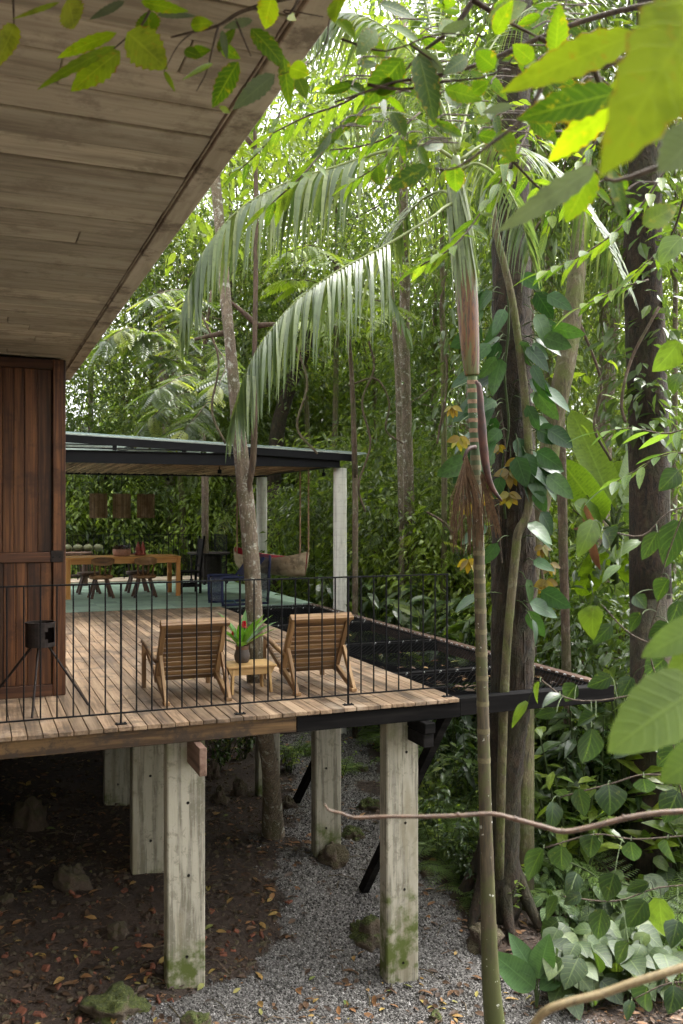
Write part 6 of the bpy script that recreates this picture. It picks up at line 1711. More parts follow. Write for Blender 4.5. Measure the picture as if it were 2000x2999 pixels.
for (bx, by), (tx, ty), w_, rn in (((1715, 1850), (1690, 1690), 60, 0.6), ((1725, 1840), (1790, 1700), 60, 0.4), ((1740, 1850), (1850, 1690), 70, 0.9), ((1705, 1860), (1640, 1760), 50, 0.5), ((1705, 1800), (1720, 1640), 50, 0.8)):
    px_leaf(bn2, (bx, by), (tx, ty), w_, 12.6, 'banana', rn, paddle, n=10, dd=0.3)
    MB().tube([b0, P(bx, by, 12.6), P(bx * .5 + tx * .5, by * .5 + ty * .5, 12.74)], [0.02, 0.014, 0.006], 5, 2).build('leaf_stalk', M['greenstem'], bn2, world=True)

# heart-leaved vine at the side, nearer than the palm
M['leaf_heart'] = leaf_mat('heart leaf', [(0, (0.014, 0.03, 0.016)), (0.55, (0.024, 0.05, 0.02)), (0.8, (0.05, 0.092, 0.018)), (1, (0.1, 0.155, 0.022))], 0.3, 0.36, spots=(0.09, 0.1, 0.03), ribs=5, rib_slant=2.2, rib_amt=0.25)
hv = thing('heart_leaved_vine', 'near vine of large dark heart-shaped leaves along the picture edge', 'climber', tuple(P(2080, 2200, 3.0)))
HL = [((1615, 2352), (1612, 2455), 82, .45), ((1695, 2312), (1715, 2385), 62, .3), ((1780, 2300), (1785, 2382), 80, .25), ((1885, 2278), (1890, 2345), 78, .2), ((1592, 2488), (1545, 2580), 60, .65), ((1645, 2478), (1637, 2558), 72, .4), ((1738, 2448), (1730, 2529), 78, .3), ((1848, 2463), (1852, 2545), 74, .35), ((1955, 2460), (1965, 2540), 78, .3), ((1635, 2628), (1597, 2687), 52, .35), ((1765, 2662), (1740, 2750), 66, .4), ((1890, 2640), (1848, 2712), 70, .55), ((1935, 2628), (1935, 2748), 82, .95), ((1900, 2588), (1828, 2612), 42, .1), ((1700, 2620), (1650, 2650), 46, .2), ((1900, 2888), (1885, 2962), 66, .35), ((1970, 2888), (1965, 2972), 66, .3), ((1850, 2933), (1840, 3003), 52, .4),
      ((1745, 1780), (1718, 1868), 82, .92), ((1762, 1558), (1792, 1608), 92, .15), ((1790, 1833), (1735, 1892), 62, .2), ((1735, 1528), (1708, 1618), 56, .85), ((1582, 1998), (1570, 2082), 48, .95), ((1545, 2058), (1497, 2127), 32, .97), ((1690, 2008), (1648, 2062), 72, .2), ((1745, 2100), (1690, 2118), 50, .15), ((1732, 2132), (1708, 2238), 70, .3), ((1790, 1983), (1728, 2012), 52, .15), ((1872, 1592), (1798, 1628), 36, .9), ((1815, 1662), (1735, 1702), 46, .88), ((1960, 1698), (1915, 1758), 72, .5), ((1992, 1528), (1955, 1645), 82, .45), ((1945, 1930), (1890, 1985), 70, .2), ((1850, 1985), (1812, 2045), 66, .25), ((1900, 2010), (1870, 2070), 70, .1), ((1630, 2085), (1560, 2100), 36, .3), ((1640, 2040), (1600, 2062), 40, .3), ((1880, 1800), (1835, 1850), 60, .3), ((1960, 1830), (1900, 1870), 60, .2), ((1860, 1745), (1905, 1790), 50, .6), ((1985, 1760), (1960, 1830), 70, .25), ((1925, 1560), (1880, 1640), 60, .3), ((1985, 1380), (1935, 1440), 62, .5), ((1990, 2180), (1930, 2240), 80, .3), ((1850, 2160), (1800, 2235), 76, .25), ((1930, 2100), (1880, 2150), 66, .15), ((1985, 2320), (1950, 2400), 76, .3), ((1800, 2560), (1770, 2640), 68, .3), ((1690, 2560), (1665, 2630), 60, .25), ((1985, 2700), (1960, 2780), 70, .35), ((1840, 2760), (1800, 2830), 66, .3), ((1985, 1000), (1930, 1090), 80, .9), ((1998, 700), (1930, 760), 90, .95), ((1995, 1100), (1960, 1150), 60, .8)]
def heart2(t):
    return (0.35 + 2.6 * t if t < 0.25 else math.cos((t - 0.25) / 0.75 * PI / 2) ** 0.85) if t < 0.999 else 0
VST = ([(2080, 1470), (1960, 1500), (1880, 1570), (1770, 1552)], [(2080, 1930), (1960, 1900), (1850, 1860), (1760, 1770)], [(2080, 2040), (1900, 2030), (1760, 2052), (1660, 2045), (1585, 1992)], [(2080, 2290), (1900, 2268), (1790, 2296), (1640, 2335)], [(2080, 2440), (1960, 2452), (1850, 2458), (1740, 2444), (1595, 2484)], [(2080, 2590), (1930, 2600), (1800, 2640), (1650, 2626)], [(2080, 1300), (1950, 1640), (1930, 1760), (1900, 1900), (1960, 2100), (1990, 2300), (2060, 2500)], [(2080, 2880), (1960, 2880), (1850, 2930)])
VPT = []
for st_ in VST:
    MB().tube([P(a, b, 3.15) for a, b in st_], 0.0028, 6, 4, 0.12).build('stem', M['twig'], hv, world=True, smooth=True)
    VPT += [tuple(q) for q in catmull([(a, b, 0) for a, b in st_], 8)]
for (b, tp, w_, rn) in HL:
    dpt = g4.uniform(2.7, 3.5)
    kk = g4.uniform(0.8, 1.2); tp = (b[0] + (tp[0] - b[0]) * kk + g4.uniform(-10, 10), b[1] + (tp[1] - b[1]) * kk); w_ *= kk * g4.uniform(0.75, 1.1)
    px_leaf(hv, b, tp, w_, dpt, 'leaf_heart', min(1, max(0, rn + g4.uniform(-.12, .12))), heart2, n=9, fold=g4.uniform(.05, .6), droop=g4.uniform(0.1, 0.6), tilt=0.7, dd=g4.uniform(-.05, .05), g=g4)
    q = min(VPT, key=lambda v: math.hypot(v[0] - b[0], v[1] - b[1] + 15))
    MB().tube([P(b[0], b[1], dpt), P(b[0] * .75 + q[0] * .25, b[1] * .75 + q[1] * .25 - 10, dpt * .8 + 3.15 * .2), P(b[0] * .35 + q[0] * .65, b[1] * .35 + q[1] * .65 - 10, dpt * .35 + 3.15 * .65), P(q[0], q[1], 3.15)], 0.0014, 5, 3).build('petiole', M['greenstem'], hv, world=True)
# very near leaves and twigs, out of focus
M['leaf_pale'] = leaf_mat('pale near leaf', [(0, (0.07, 0.12, 0.035)), (1, (0.12, 0.175, 0.045))], 0.4, 0.6, ribs=9, rib_amt=0.2)
nl = thing('near_leaf_sprig', 'blurred pale green leaves very close at the lower picture edge', 'branch', tuple(P(2100, 2000, 1.1)))
px_leaf(nl, (2060, 2010), (1770, 2200), 230, 1.0, 'leaf_pale', 0.6, wide, n=12, serr=0.06)
px_leaf(nl, (2060, 1830), (1876, 1925), 100, 1.05, 'leaf_pale', 0.4, wide, n=10)
px_leaf(nl, (2060, 1890), (1942, 2000), 80, 1.05, 'leaf_pale', 0.8, wide, n=10)
px_leaf(nl, (2080, 2200), (1930, 2290), 120, 1.05, 'leaf_pale', 0.3, wide, n=10)
MB().tube([P(2140, 1750, 1.1), P(2062, 1840, 1.05), P(2066, 2010, 1.02), P(2090, 2220, 1.05)], 0.003, 6, 3).build('twig', M['greenstem'], nl, world=True)
M['twig_orange'] = bark('smooth orange twig', (0.045, 0.025, 0.014), (0.11, 0.062, 0.034), None, 0, 9, None, 0, zs=1, bstr=0.15, grain=90, rough=0.6)
M['twig_pale'] = bark('pale yellowish twig', (0.11, 0.08, 0.035), (0.2, 0.15, 0.07), None, 0, 9, None, 0, zs=1, bstr=0.15, grain=90, rough=0.6)
TA = [(950, 2355), (965, 2374), (1000, 2382), (1038, 2395), (1127, 2392), (1236, 2392), (1344, 2389), (1440, 2384), (1510, 2400), (1593, 2422), (1650, 2436), (1733, 2422), (1829, 2397), (1920, 2382), (2000, 2377), (2140, 2370)]
ta = thing('bare_twig', 'bare orange-brown twig crossing in front of the right concrete pillar', 'twig', tuple(P(2140, 2370, 1.6)))
MB().tube([P(a, b, 1.6) for a, b in TA], [m(5 + 13 * (k / len(TA)) ** 0.6, 1.6) / 2 for k in range(len(TA))], 8, 3, 0.06).build('shoot', M['twig_orange'], ta, world=True, smooth=True)
for k in (6, 8, 10, 12):
    MB().tube([P(TA[k][0], TA[k][1] + 1, 1.6), P(TA[k][0] - 6, TA[k][1] - 9, 1.6)], [0.006, 0.002], 6).build('bud', M['twig_orange'], ta, world=True, smooth=True)
TB = [(1545, 3030), (1590, 2968), (1650, 2940), (1760, 2912), (1850, 2880), (1950, 2850), (2010, 2832), (2140, 2800)]
tb2 = thing('bare_twig', 'blurred pale twig in the bottom corner of the picture', 'twig', tuple(P(2140, 2800, 1.15)))
MB().tube([P(a, b, 1.15) for a, b in TB], [m(24, 1.15) / 2] * len(TB), 8, 3, 0.05).build('shoot', M['twig_pale'], tb2, world=True, smooth=True)

# serrated leaves across the top of the picture
M['leaf_serr'] = leaf_mat('serrated leaf', [(0, (0.022, 0.05, 0.012)), (0.45, (0.07, 0.13, 0.014)), (0.8, (0.1, 0.155, 0.013)), (1, (0.155, 0.2, 0.018))], 0.45, 0.5, (1.5, 1.6, 0.3), spec=0.2, spots=(0.25, 0.2, 0.015), ribs=9, rib_amt=0.22, edge=(0.22, 0.1, 0.02))
M['leaf_grey'] = leaf_mat('grey-green leaf side', [(0, (0.06, 0.085, 0.055)), (1, (0.11, 0.14, 0.09))], 0.25, 0.5, ribs=9, rib_amt=0.2)
M['leaf_near'] = leaf_mat('translucent near leaf', [(0, (0.11, 0.17, 0.012)), (1, (0.2, 0.26, 0.018))], 0.65, 0.7, (1.5, 1.6, 0.3), spec=0.08, spots=(0.24, 0.19, 0.015), ribs=9, rib_amt=0.12, edge=(0.22, 0.1, 0.02))
def serr_leaf(t, b, tp, w_, d, rn, mat='leaf_serr', **kw):
    kw.setdefault('tilt', 0.35)
    return px_leaf(t, b, tp, w_, d, mat, rn, kw.pop('prof', lance), n=16, serr=0.16, fold=kw.pop('fold', 0.15), g=g4, **kw)
M['leaf_serr_lit'] = leaf_mat('lit toothed leaf', [(0, (0.03, 0.07, 0.014)), (0.45, (0.1, 0.18, 0.016)), (0.8, (0.22, 0.31, 0.02)), (1, (0.34, 0.38, 0.03))], 0.5, 0.45, (1.5, 1.6, 0.3), spec=0.25, spots=(0.3, 0.24, 0.02), ribs=9, rib_amt=0.2, edge=(0.25, 0.1, 0.02))  # brightened copy of the serrated leaf, making up for weak light under the soffit
sb = thing('serrated_leaf_branch', 'branch of yellow-green toothed leaves hanging before the soffit', 'branch', tuple(P(1020, -60, 2.0)))
D1 = 1.9
for (b, tp, w_, rn) in (((196, -4), (222, 92), 98, .95), ((170, 8), (38, 56), 16, .8), ((40, 80), (-10, 190), 62, .95), ((372, 95), (495, 205), 125, .85), ((352, 152), (198, 268), 84, .8), ((340, 140), (92, 254), 40, .6), ((350, 98), (136, 172), 44, .75), ((440, 108), (430, 18), 82, .45), ((420, 5), (540, 35), 40, .6), ((800, -12), (768, 90), 84, .85), ((735, 92), (852, 200), 66, .25), ((640, 155), (690, 75), 40, .3), ((700, 180), (612, 325), 66, .12), ((560, 75), (622, 66), 46, .75), ((650, 140), (700, 170), 40, .4), ((830, 60), (890, 40), 26, .98), ((560, 160), (612, 145), 40, .35), ((850, 200), (905, 215), 60, .7), ((870, 230), (900, 285), 50, .25), ((830, 170), (850, 320), 50, .3), ((540, 150), (590, 165), 36, .2), ((480, 210), (515, 270), 18, .7), ((620, 190), (540, 225), 18, .6), ((640, 310), (680, 335), 20, .8), ((1000, -10), (975, 60), 70, .7), ((985, 60), (1040, 110), 50, .45)):
    serr_leaf(sb, b, tp, w_, D1 + g4.uniform(-.12, .12), rn, 'leaf_serr_lit', dd=g4.uniform(-.1, .1), fold=g4.uniform(.05, .4), droop=g4.uniform(.05, .45))
for (b, tp, w_, rn) in (((365, 5), (258, 58), 26, .6), ((460, 45), (580, 45), 22, .7), ((740, 60), (650, 82), 30, .8), ((650, 90), (665, 175), 24, .5)):
    serr_leaf(sb, b, tp, w_, D1, rn, 'leaf_grey')
serr_leaf(sb, (805, 220), (678, 320), 62, D1, 0.3, 'leaf_grey')
for pts, r in (([(1020, -60), (880, -15), (800, 5), (700, 38), (640, 75), (560, 95), (500, 110)], 0.006), ([(640, 75), (625, 130), (605, 210), (575, 268)], 0.003), ([(480, -30), (440, 30), (410, 80), (370, 112), (300, 172)], 0.004), ([(880, -15), (850, 40), (835, 30), (948, 50)], 0.003), ([(1010, -20), (965, 60), (955, 120), (900, 190), (810, 222)], 0.0022), ([(690, 55), (720, 130), (735, 165)], 0.0025), ([(195, -30), (197, 0)], 0.003), ([(38, -30), (40, 50), (42, 85)], 0.003), ([(560, 98), (520, 135), (480, 210)], 0.002)):
    MB().tube([P(a, b, D1) for a, b in pts], np.linspace(r, r * 0.35, len(pts)), 6, 3, 0.1).build('twig', M['twig'], sb, world=True, smooth=True)
sr = thing('serrated_leaf_branch', 'branch of large blotched toothed leaves crossing the upper corner over the palm', 'branch', tuple(P(2100, 150, 1.2)))
for (b, tp, w_, d, rn, kw) in (((1180, 172), (1062, 315), 100, 1.9, .15, {}), ((1225, 165), (1278, 362), 90, 1.9, .2, {}), ((1860, 105), (1472, 258), 118, 1.15, .9, {}), ((1810, 275), (1505, 345), 118, 1.1, .12, {}), ((1800, 305), (1595, 478), 96, 1.15, .8, {}), ((2080, -60), (1780, 500), 290, 0.75, .9, {}), ((2080, 60), (1960, 330), 120, 0.8, .95, {}), ((1737, 498), (1655, 655), 95, 1.3, .8, {}), ((1332, 478), (1335, 570), 66, 1.9, .5, {}), ((1250, 488), (1122, 560), 58, 1.9, .05, {}), ((1450, 100), (1500, 0), 60, 1.7, .8, {}), ((1420, 60), (1560, 10), 70, 1.7, .75, {}), ((1625, 160), (1640, 10), 70, 1.6, .7, {}), ((1560, 180), (1500, 130), 60, 1.7, .7, {}), ((1100, 90), (1045, 160), 60, 1.9, .5, {}), ((1450, 200), (1390, 150), 70, 1.8, .4, {}), ((1385, 270), (1430, 240), 50, 1.9, .3, {}), ((1810, 230), (1800, 345), 60, 1.2, .85, {}), ((1790, 500), (1830, 640), 44, 1.3, .15, {}), ((1500, 400), (1450, 440), 70, 1.8, .6, {}), ((1540, 330), (1640, 420), 60, 1.8, .2, {}), ((1280, 90), (1360, 75), 60, 1.9, .55, {}), ((1365, 170), (1300, 215), 54, 1.9, .2, {}), ((1160, 260), (1085, 250), 60, 1.9, .3, {}), ((1460, 390), (1505, 470), 70, 1.8, .55, {}), ((1080, 110), (1130, 170), 50, 1.9, .65, {}), ((1150, 330), (1190, 400), 54, 1.9, .25, {}), ((1300, 260), (1420, 295), 56, 1.9, .5, {}), ((1880, 660), (1990, 600), 80, 1.4, .8, {})):
    serr_leaf(sr, b, tp, w_, d, rn, 'leaf_near' if d < 1.25 and rn > 0.5 else 'leaf_serr', dd=g4.uniform(-.08, .08), **kw)
for (b, tp, w_, d, rn) in (((1745, 488), (1455, 682), 78, 1.1, .8), ((2080, 380), (1925, 500), 170, 0.8, .6), ((1960, 380), (1850, 420), 50, 0.9, .4), ((1290, 95), (1390, 60), 34, 1.9, .5), ((1385, 150), (1465, 190), 50, 1.9, .6), ((1300, 215), (1215, 130), 36, 1.9, .5), ((1500, 310), (1410, 330), 30, 1.8, .6)):
    serr_leaf(sr, b, tp, w_, d, rn, 'leaf_grey')
for pts, r, d in (([(2140, 100), (1960, 110), (1850, 165), (1750, 200), (1680, 210), (1600, 240), (1565, 300), (1530, 350), (1440, 420), (1340, 490), (1270, 495)], 0.0055, 1.3), ([(2140, -20), (1870, 20), (1700, 65), (1560, 120), (1400, 190), (1260, 225), (1160, 240), (1070, 270), (980, 300)], 0.007, 1.9), ([(1400, -20), (1330, 80), (1240, 150), (1180, 215)], 0.007, 1.95), ([(1385, 0), (1480, 60), (1580, 112)], 0.007, 1.9), ([(1580, 112), (1700, 180), (1790, 255)], 0.005, 1.6), ([(1000, 115), (1130, 150), (1280, 100), (1400, 110)], 0.003, 1.9), ([(1075, 248), (1180, 262), (1300, 240), (1450, 215), (1560, 100)], 0.004, 1.9), ([(1650, 100), (1640, 60), (1660, 0)], 0.004, 1.7), ([(1200, 130), (1290, 190), (1370, 225)], 0.003, 1.9), ([(2140, 440), (1960, 480), (1800, 530), (1740, 495)], 0.005, 1.2), ([(1740, 200), (1760, 250), (1800, 275)], 0.005, 1.2)):
    MB().tube([P(a, b, d) for a, b in pts], np.linspace(r, r * 0.3, len(pts)), 6, 3, 0.1).build('twig', M['twig'], sr, world=True, smooth=True)

for k in range(84):                                  # more of the same leaves farther up the twigs
    x, y = g4.uniform(960, 2000), g4.uniform(-10, 560 if k > 46 else 430); a = g4.uniform(0, 6.28); L = g4.uniform(60, 120)
    d = g4.uniform(1.9, 2.7)
    serr_leaf(sr, (x, y), (x + L * math.cos(a), y + L * 0.8 * math.sin(a) + 20), L * g4.uniform(.35, .5), d, g4.random() * (0.75 if k < 30 else 0.45), dd=g4.uniform(-.1, .1), tilt=0.9, fold=g4.uniform(.05, .5))
    MB().tube([P(x, y, d), P(x + g4.uniform(10, 40), y - 22, d + 0.02), P(x + g4.uniform(60, 110), y - 20, d + 0.05)], 0.0022, 5, 2).build('twig', M['twig'], sr, world=True)
# ribbed-leaf plant and ground cover
M['leaf_rib'] = leaf_mat('ribbed leaf', [(0, (0.035, 0.085, 0.028)), (1, (0.065, 0.135, 0.04))], 0.3, 0.4, ribs=18, rib_slant=1.5, rib_amt=0.3)
rp = thing('ribbed_leaf_plant', 'plant of four long ribbed leaves beside the palm base', 'plant', tuple(ground_hit(1570, 2960)))
dr = (Vector(rp.location) - Vector((0, 0, CAMZ))).dot(Vector((ST, CT, 0)))
for (b, tp, w_, dd) in (((1564, 2895), (1435, 2786), 84, -.1), ((1566, 2858), (1491, 2731), 60, .05), ((1574, 2866), (1609, 2735), 76, .0), ((1580, 2900), (1660, 2850), 50, .1)):
    px_leaf(rp, b, tp, w_, dr, 'leaf_rib', g4.random(), lance, n=12, fold=0.25, tilt=0.3, dd=dd, g=g4)
    MB().tube([Vector(rp.location), P((b[0] + 1572) / 2, (b[1] + 2950) / 2, dr), P(b[0], b[1], dr)], 0.006, 6, 2).build('stalk', M['greenstem'], rp, world=True)
M['leaf_arrow'] = leaf_mat('variegated arrow leaf', [(0, (0.035, 0.07, 0.022)), (0.6, (0.07, 0.125, 0.04)), (1, (0.15, 0.2, 0.08))], 0.35, 0.6, ribs=5, rib_slant=1.8, rib_amt=0.75)
def arrow(t): return (0.5 + 1.8 * t if t < 0.28 else math.cos((t - 0.28) / 0.72 * PI / 2) ** 0.9) if t < 0.999 else 0
def patch(name, label, mat, prof, spots, wl, seed, aspect, hh=(0.06, 0.28)):
    g = random.Random(seed)
    c = ground_hit(*spots[0][:2])
    t = thing(name, label, 'ground cover', tuple(c))
    ms = []
    for q in range(7):
        V, Q = blade(1, aspect, 6, prof, 0.18, 0.35 + 0.05 * q)
        ms.append(MB().add(V, Q, rnd=(q + 0.5) / 7, uv=leaf_uv(len(V))).mesh('leaf', M[mat], smooth=True))
    stems = MB()
    for px, py, rx, ry, n in spots:
        for k in range(n):
            a, r = g.uniform(0, 6.28), math.sqrt(g.random())
            p = ground_hit(px + rx * r * math.cos(a), py + ry * r * math.sin(a))
            h = g.uniform(*hh)
            b = g.uniform(0, 6.28)
            d = Vector((math.cos(b) * 0.9 - 0.25, math.sin(b) * 0.9 - 0.55, g.uniform(-0.7, 0.1)))
            q = p + Vector((0, 0, h))
            up = (Vector((0, 0, 1)) + 0.5 * VIEW(q) + Vector((g.uniform(-.3, .3), g.uniform(-.3, .3), 0)))
            R = Matrix(rot_to(tuple(d), tuple(up)).tolist())
            link('leaf', g.choice(ms), t, q - Vector(t.location), R.to_euler(), wl * g.uniform(0.65, 1.25))
            stems.tube([p - Vector((0, 0, 0.02)), q], 0.003, 4, cap=False)
    tag(stems.build('stems', M['greenstem'], t, world=True), kind='stuff')
    return t
patch('arrowhead_vine', 'low patch of pale-veined arrowhead leaves on the ground behind the palm', 'leaf_arrow', arrow, [(1590, 2620, 110, 70, 90), (1680, 2700, 100, 60, 60), (1510, 2500, 40, 60, 22), (1480, 2420, 25, 50, 12)], 0.15, 81, 0.72)
M['leaf_soft'] = leaf_mat('soft ground leaf', [(0, (0.022, 0.042, 0.014)), (0.7, (0.05, 0.085, 0.026)), (1, (0.1, 0.14, 0.04))], 0.35, 0.55, spots=(0.1, 0.1, 0.03), ribs=7, rib_amt=0.3)
patch('broad_leaf_ground_cover', 'patch of broad soft green leaves on the ground in the lower corner', 'leaf_soft', heart2, [(1850, 2760, 130, 60, 60), (1780, 2880, 170, 60, 70), (1900, 2900, 120, 60, 45), (1680, 2940, 90, 40, 26), (1930, 2680, 90, 40, 30)], 0.24, 82, 0.85, (0.15, 0.5))
patch('dark_ground_cover', 'patch of small dark glossy leaves on the bank by the ribbed plant', 'leaf_dark', lance, [(1680, 2800, 60, 50, 60), (1730, 2720, 60, 40, 40)], 0.13, 83, 0.5)

# ------------------------------------------------------------------ stones, gravel, litter
def rock_mat(name, base, moss):
    mt, nt, bs = new_mat(name)
    pv = coords(nt, 'Position')
    n1 = noise_tex(nt, pv, 9, 5, 0.7)
    c = ramp(nt, [(0.3, tuple(q * 0.5 for q in base)), (0.7, base)], n1).outputs[0]
    if moss:
        sx = nt.nodes.new('ShaderNodeSeparateXYZ'); nt.links.new(nt.nodes.new('ShaderNodeNewGeometry').outputs['Normal'], sx.inputs[0])
        f = maprange(nt, mth(nt, 'ADD', mth(nt, 'MULTIPLY', sx.outputs[2], 0.5), mth(nt, 'MULTIPLY', noise_tex(nt, pv, 5, 4, 0.6), 0.6)), 0.42, 0.62, 0, moss)
        mc = ramp(nt, [(0.35, (0.022, 0.034, 0.005)), (0.65, (0.075, 0.09, 0.014))], noise_tex(nt, pv, 34, 4, 0.7)).outputs[0]
        c = mixc(nt, c, mc, f)
    nt.links.new(c, bs.inputs['Base Color']); bs.inputs['Roughness'].default_value = 0.95
    bump(nt, bs, mth(nt, 'ADD', n1, noise_tex(nt, pv, 60, 4, 0.7)), 0.9, 0.03)
    return mt
M['rock_moss'] = rock_mat('mossy stone', (0.12, 0.09, 0.06), 0.95)
M['rock'] = rock_mat('brown stone', (0.12, 0.085, 0.06), 0.3)
def rock(label, px, py, wpx, hpx, mat, seed, group='stones on the ground'):
    p = ground_hit(px, py)
    d = (p - Vector((0, 0, CAMZ))).dot(Vector((ST, CT, 0)))
    rx, rz = m(wpx, d) / 2, m(hpx, d)
    t = MB(); nu, nv = 36, 20
    V = []
    for i in range(nv + 1):
        for j in range(nu):
            th, ph_ = PI * i / nv, 2 * PI * j / nu
            v = Vector((math.sin(th) * math.cos(ph_), math.sin(th) * math.sin(ph_), math.cos(th)))
            k = 1 + 0.45 * noise.noise(v * 1.3 + Vector((seed * 7.1, 0, 0))) - 0.45 * abs(noise.noise(v * 2.1 + Vector((0, seed, 0)))) - 0.2 * abs(noise.noise(v * 4.3 + Vector((seed, 0, 0)))) + 0.06 * noise.noise(v * 9)
            V.append((v.x * rx * k, v.y * rx * 0.85 * k, v.z * rz * k))
    Q = [(i * nu + j, (i + 1) * nu + j, (i + 1) * nu + (j + 1) % nu, i * nu + (j + 1) % nu) for i in range(nv) for j in range(nu)]
    o = t.add(V, Q).build('stone', M[mat], smooth=True)
    o.location = p + Vector((0, 0.0, rz * 0.1)); o.rotation_euler = (0, 0, seed)
    tag(o, label, 'stone', group)
for k, (lb, px, py, w_, h_, mt) in enumerate((('large mossy boulder in the gravel at the bottom, nearer the left concrete pillar', 335, 2965, 200, 62, 'rock_moss'), ('mossy boulder cut by the bottom edge of the picture', 575, 3015, 120, 45, 'rock_moss'), ('brown boulder in the dark under the deck near the plank door side', 85, 2420, 115, 75, 'rock'), ('mossy stone at the left foot of the right front pillar', 1075, 2745, 120, 55, 'rock_moss'), ('flat tan mossy stone behind the palm base', 1415, 2770, 130, 65, 'rock'), ('round mossy stone on the gravel path beside the right front pillar', 1085, 2370, 80, 30, 'rock_moss'), ('low mossy stone on the gravel path below the round one', 1035, 2455, 85, 30, 'rock_moss'), ('small mossy stone up the gravel path under the beam', 1055, 2260, 45, 18, 'rock_moss'), ('mossy footing stone under the middle concrete pillar', 975, 2520, 115, 45, 'rock'), ('brown stone under the deck beside the lichened trunk foot', 845, 2365, 50, 28, 'rock'), ('stone in the bank under the deck, between the pillars', 645, 2350, 60, 40, 'rock'), ('rounded stone next to the others in the bank under the deck', 700, 2330, 55, 45, 'rock'), ('dark stone high on the bank behind the left front pillar', 620, 2280, 60, 50, 'rock'), ('grey block of stone in the soil at the left picture edge', 20, 2640, 45, 22, 'rock'), ('dark boulder in the soil left of the front pillar', 210, 2600, 110, 60, 'rock'), ('small stone on the gravel in front of the right front pillar', 1275, 2985, 55, 22, 'rock_moss'), ('dark stone half buried beside the left front pillar', 345, 2740, 70, 36, 'rock'), ('mossy stone behind the right front pillar, up the path', 1120, 2170, 50, 50, 'rock_moss'), ('grey stone at the foot of the dark trunk', 1250, 2560, 45, 18, 'rock'))):
    rock(lb, px, py, w_, h_, mt, k * 1.7 + 0.4)

M['stone_chip'] = plain('gravel', (0.3, 0.285, 0.28), 0.9, 0, 0.3, 30, bstr=0)
_nt = M['stone_chip'].node_tree; _at = nd(_nt, 'Attribute'); _at.attribute_name = 'rnd'
_nt.links.new(ramp(_nt, [(0, (0.026, 0.024, 0.022)), (0.5, (0.078, 0.073, 0.069)), (0.88, (0.155, 0.147, 0.14)), (1, (0.32, 0.307, 0.295))], _at.outputs['Fac']).outputs[0], _nt.nodes['Principled BSDF'].inputs['Base Color'])
gg = np.random.default_rng(5)
OCT = (np.array([(1, 0, 0), (-1, 0, 0), (0, 1, 0), (0, -1, 0), (0, 0, .8), (0, 0, -.8)], float) * 0.5, np.zeros((0, 4), int), np.array([(0, 2, 4), (2, 1, 4), (1, 3, 4), (3, 0, 4), (2, 0, 5), (1, 2, 5), (3, 1, 5), (0, 3, 5)]))
pos = []
cand = np.column_stack([gg.uniform(0.6, 6.0, 130000), 5.9 + 8.6 * gg.random(130000) ** 1.7])
for x, y in cand:
    ga = gravel_amount(x, y)
    if ga > 0.15 and gg.random() < ga: pos.append((x, y, ground_z(x, y) + 0.003))
    if len(pos) > 46000: break
pos = np.array(pos); n = len(pos)
mb = MB(); scatter(mb, OCT, pos, unit(n, gg), unit(n, gg), 0.012 + 0.022 * gg.random(n) ** 2, gg.random(n))
tag(mb.build('gravel', M['stone_chip']), 'grey gravel chippings covering the path under the deck', 'gravel', kind='stuff')
M['litter'] = leaf_mat('fallen leaf', [(0, (0.035, 0.02, 0.012)), (0.5, (0.1, 0.055, 0.028)), (0.8, (0.25, 0.12, 0.045)), (0.95, (0.32, 0.23, 0.06)), (1, (0.14, 0.2, 0.05))], 0.15, 0.6, (1.1, 0.9, 0.6))
mb = MB(); tm = blade(1, 0.4, 4, lance, 0.35, 0.2)
pp, dd, uu, sc = [], [], [], []
for k in range(5200):
    x, y = gt.uniform(-1.5, 7.5), 5.9 + 8 * gt.random() ** 1.6
    if noise.noise((x * 1.1, y * 1.1, 9.0)) + gt.uniform(-.45, .45) < (0.12 if gravel_amount(x, y) > 0.5 else -0.15): continue
    pp.append((x, y, ground_z(x, y) + 0.012)); a = gt.uniform(0, 6.28); dd.append((math.cos(a), math.sin(a), gt.uniform(0, .35))); uu.append((gt.uniform(-.5, .5), gt.uniform(-.5, .5), 1)); sc.append(gt.uniform(0.05, 0.13))
for k in range(150):
    x, y = gt.uniform(3.95, 5.4), gt.uniform(7.1, 8.3) if k < 110 else gt.uniform(8.4, 12)
    pp.append((x, y, -0.085 if k < 110 else -0.12)); a = gt.uniform(0, 6.28); dd.append((math.cos(a), math.sin(a), gt.uniform(0, .35))); uu.append((gt.uniform(-.5, .5), gt.uniform(-.5, .5), 1)); sc.append(gt.uniform(0.05, 0.13))
for k in range(34):
    x, y = gt.uniform(0.9, 3.8), gt.uniform(6.97, 12)
    pp.append((x, y, 0.006)); a = gt.uniform(0, 6.28); dd.append((math.cos(a), math.sin(a), gt.uniform(0, .25))); uu.append((gt.uniform(-.4, .4), gt.uniform(-.4, .4), 1)); sc.append(gt.uniform(0.03, 0.075))
scatter(mb, (tm[0], tm[1]), np.array(pp), np.array(dd), np.array(uu), np.array(sc), np.random.default_rng(3).random(len(pp)))
tag(mb.build('fallen_leaves', M['litter'], smooth=True), 'brown and orange fallen leaves scattered on the ground and nets', 'leaf litter', kind='stuff')
mb = MB(); tm2 = blade(1, 0.5, 2, lance, 0.3, 0.3); pp, dd, uu, sc = [], [], [], []
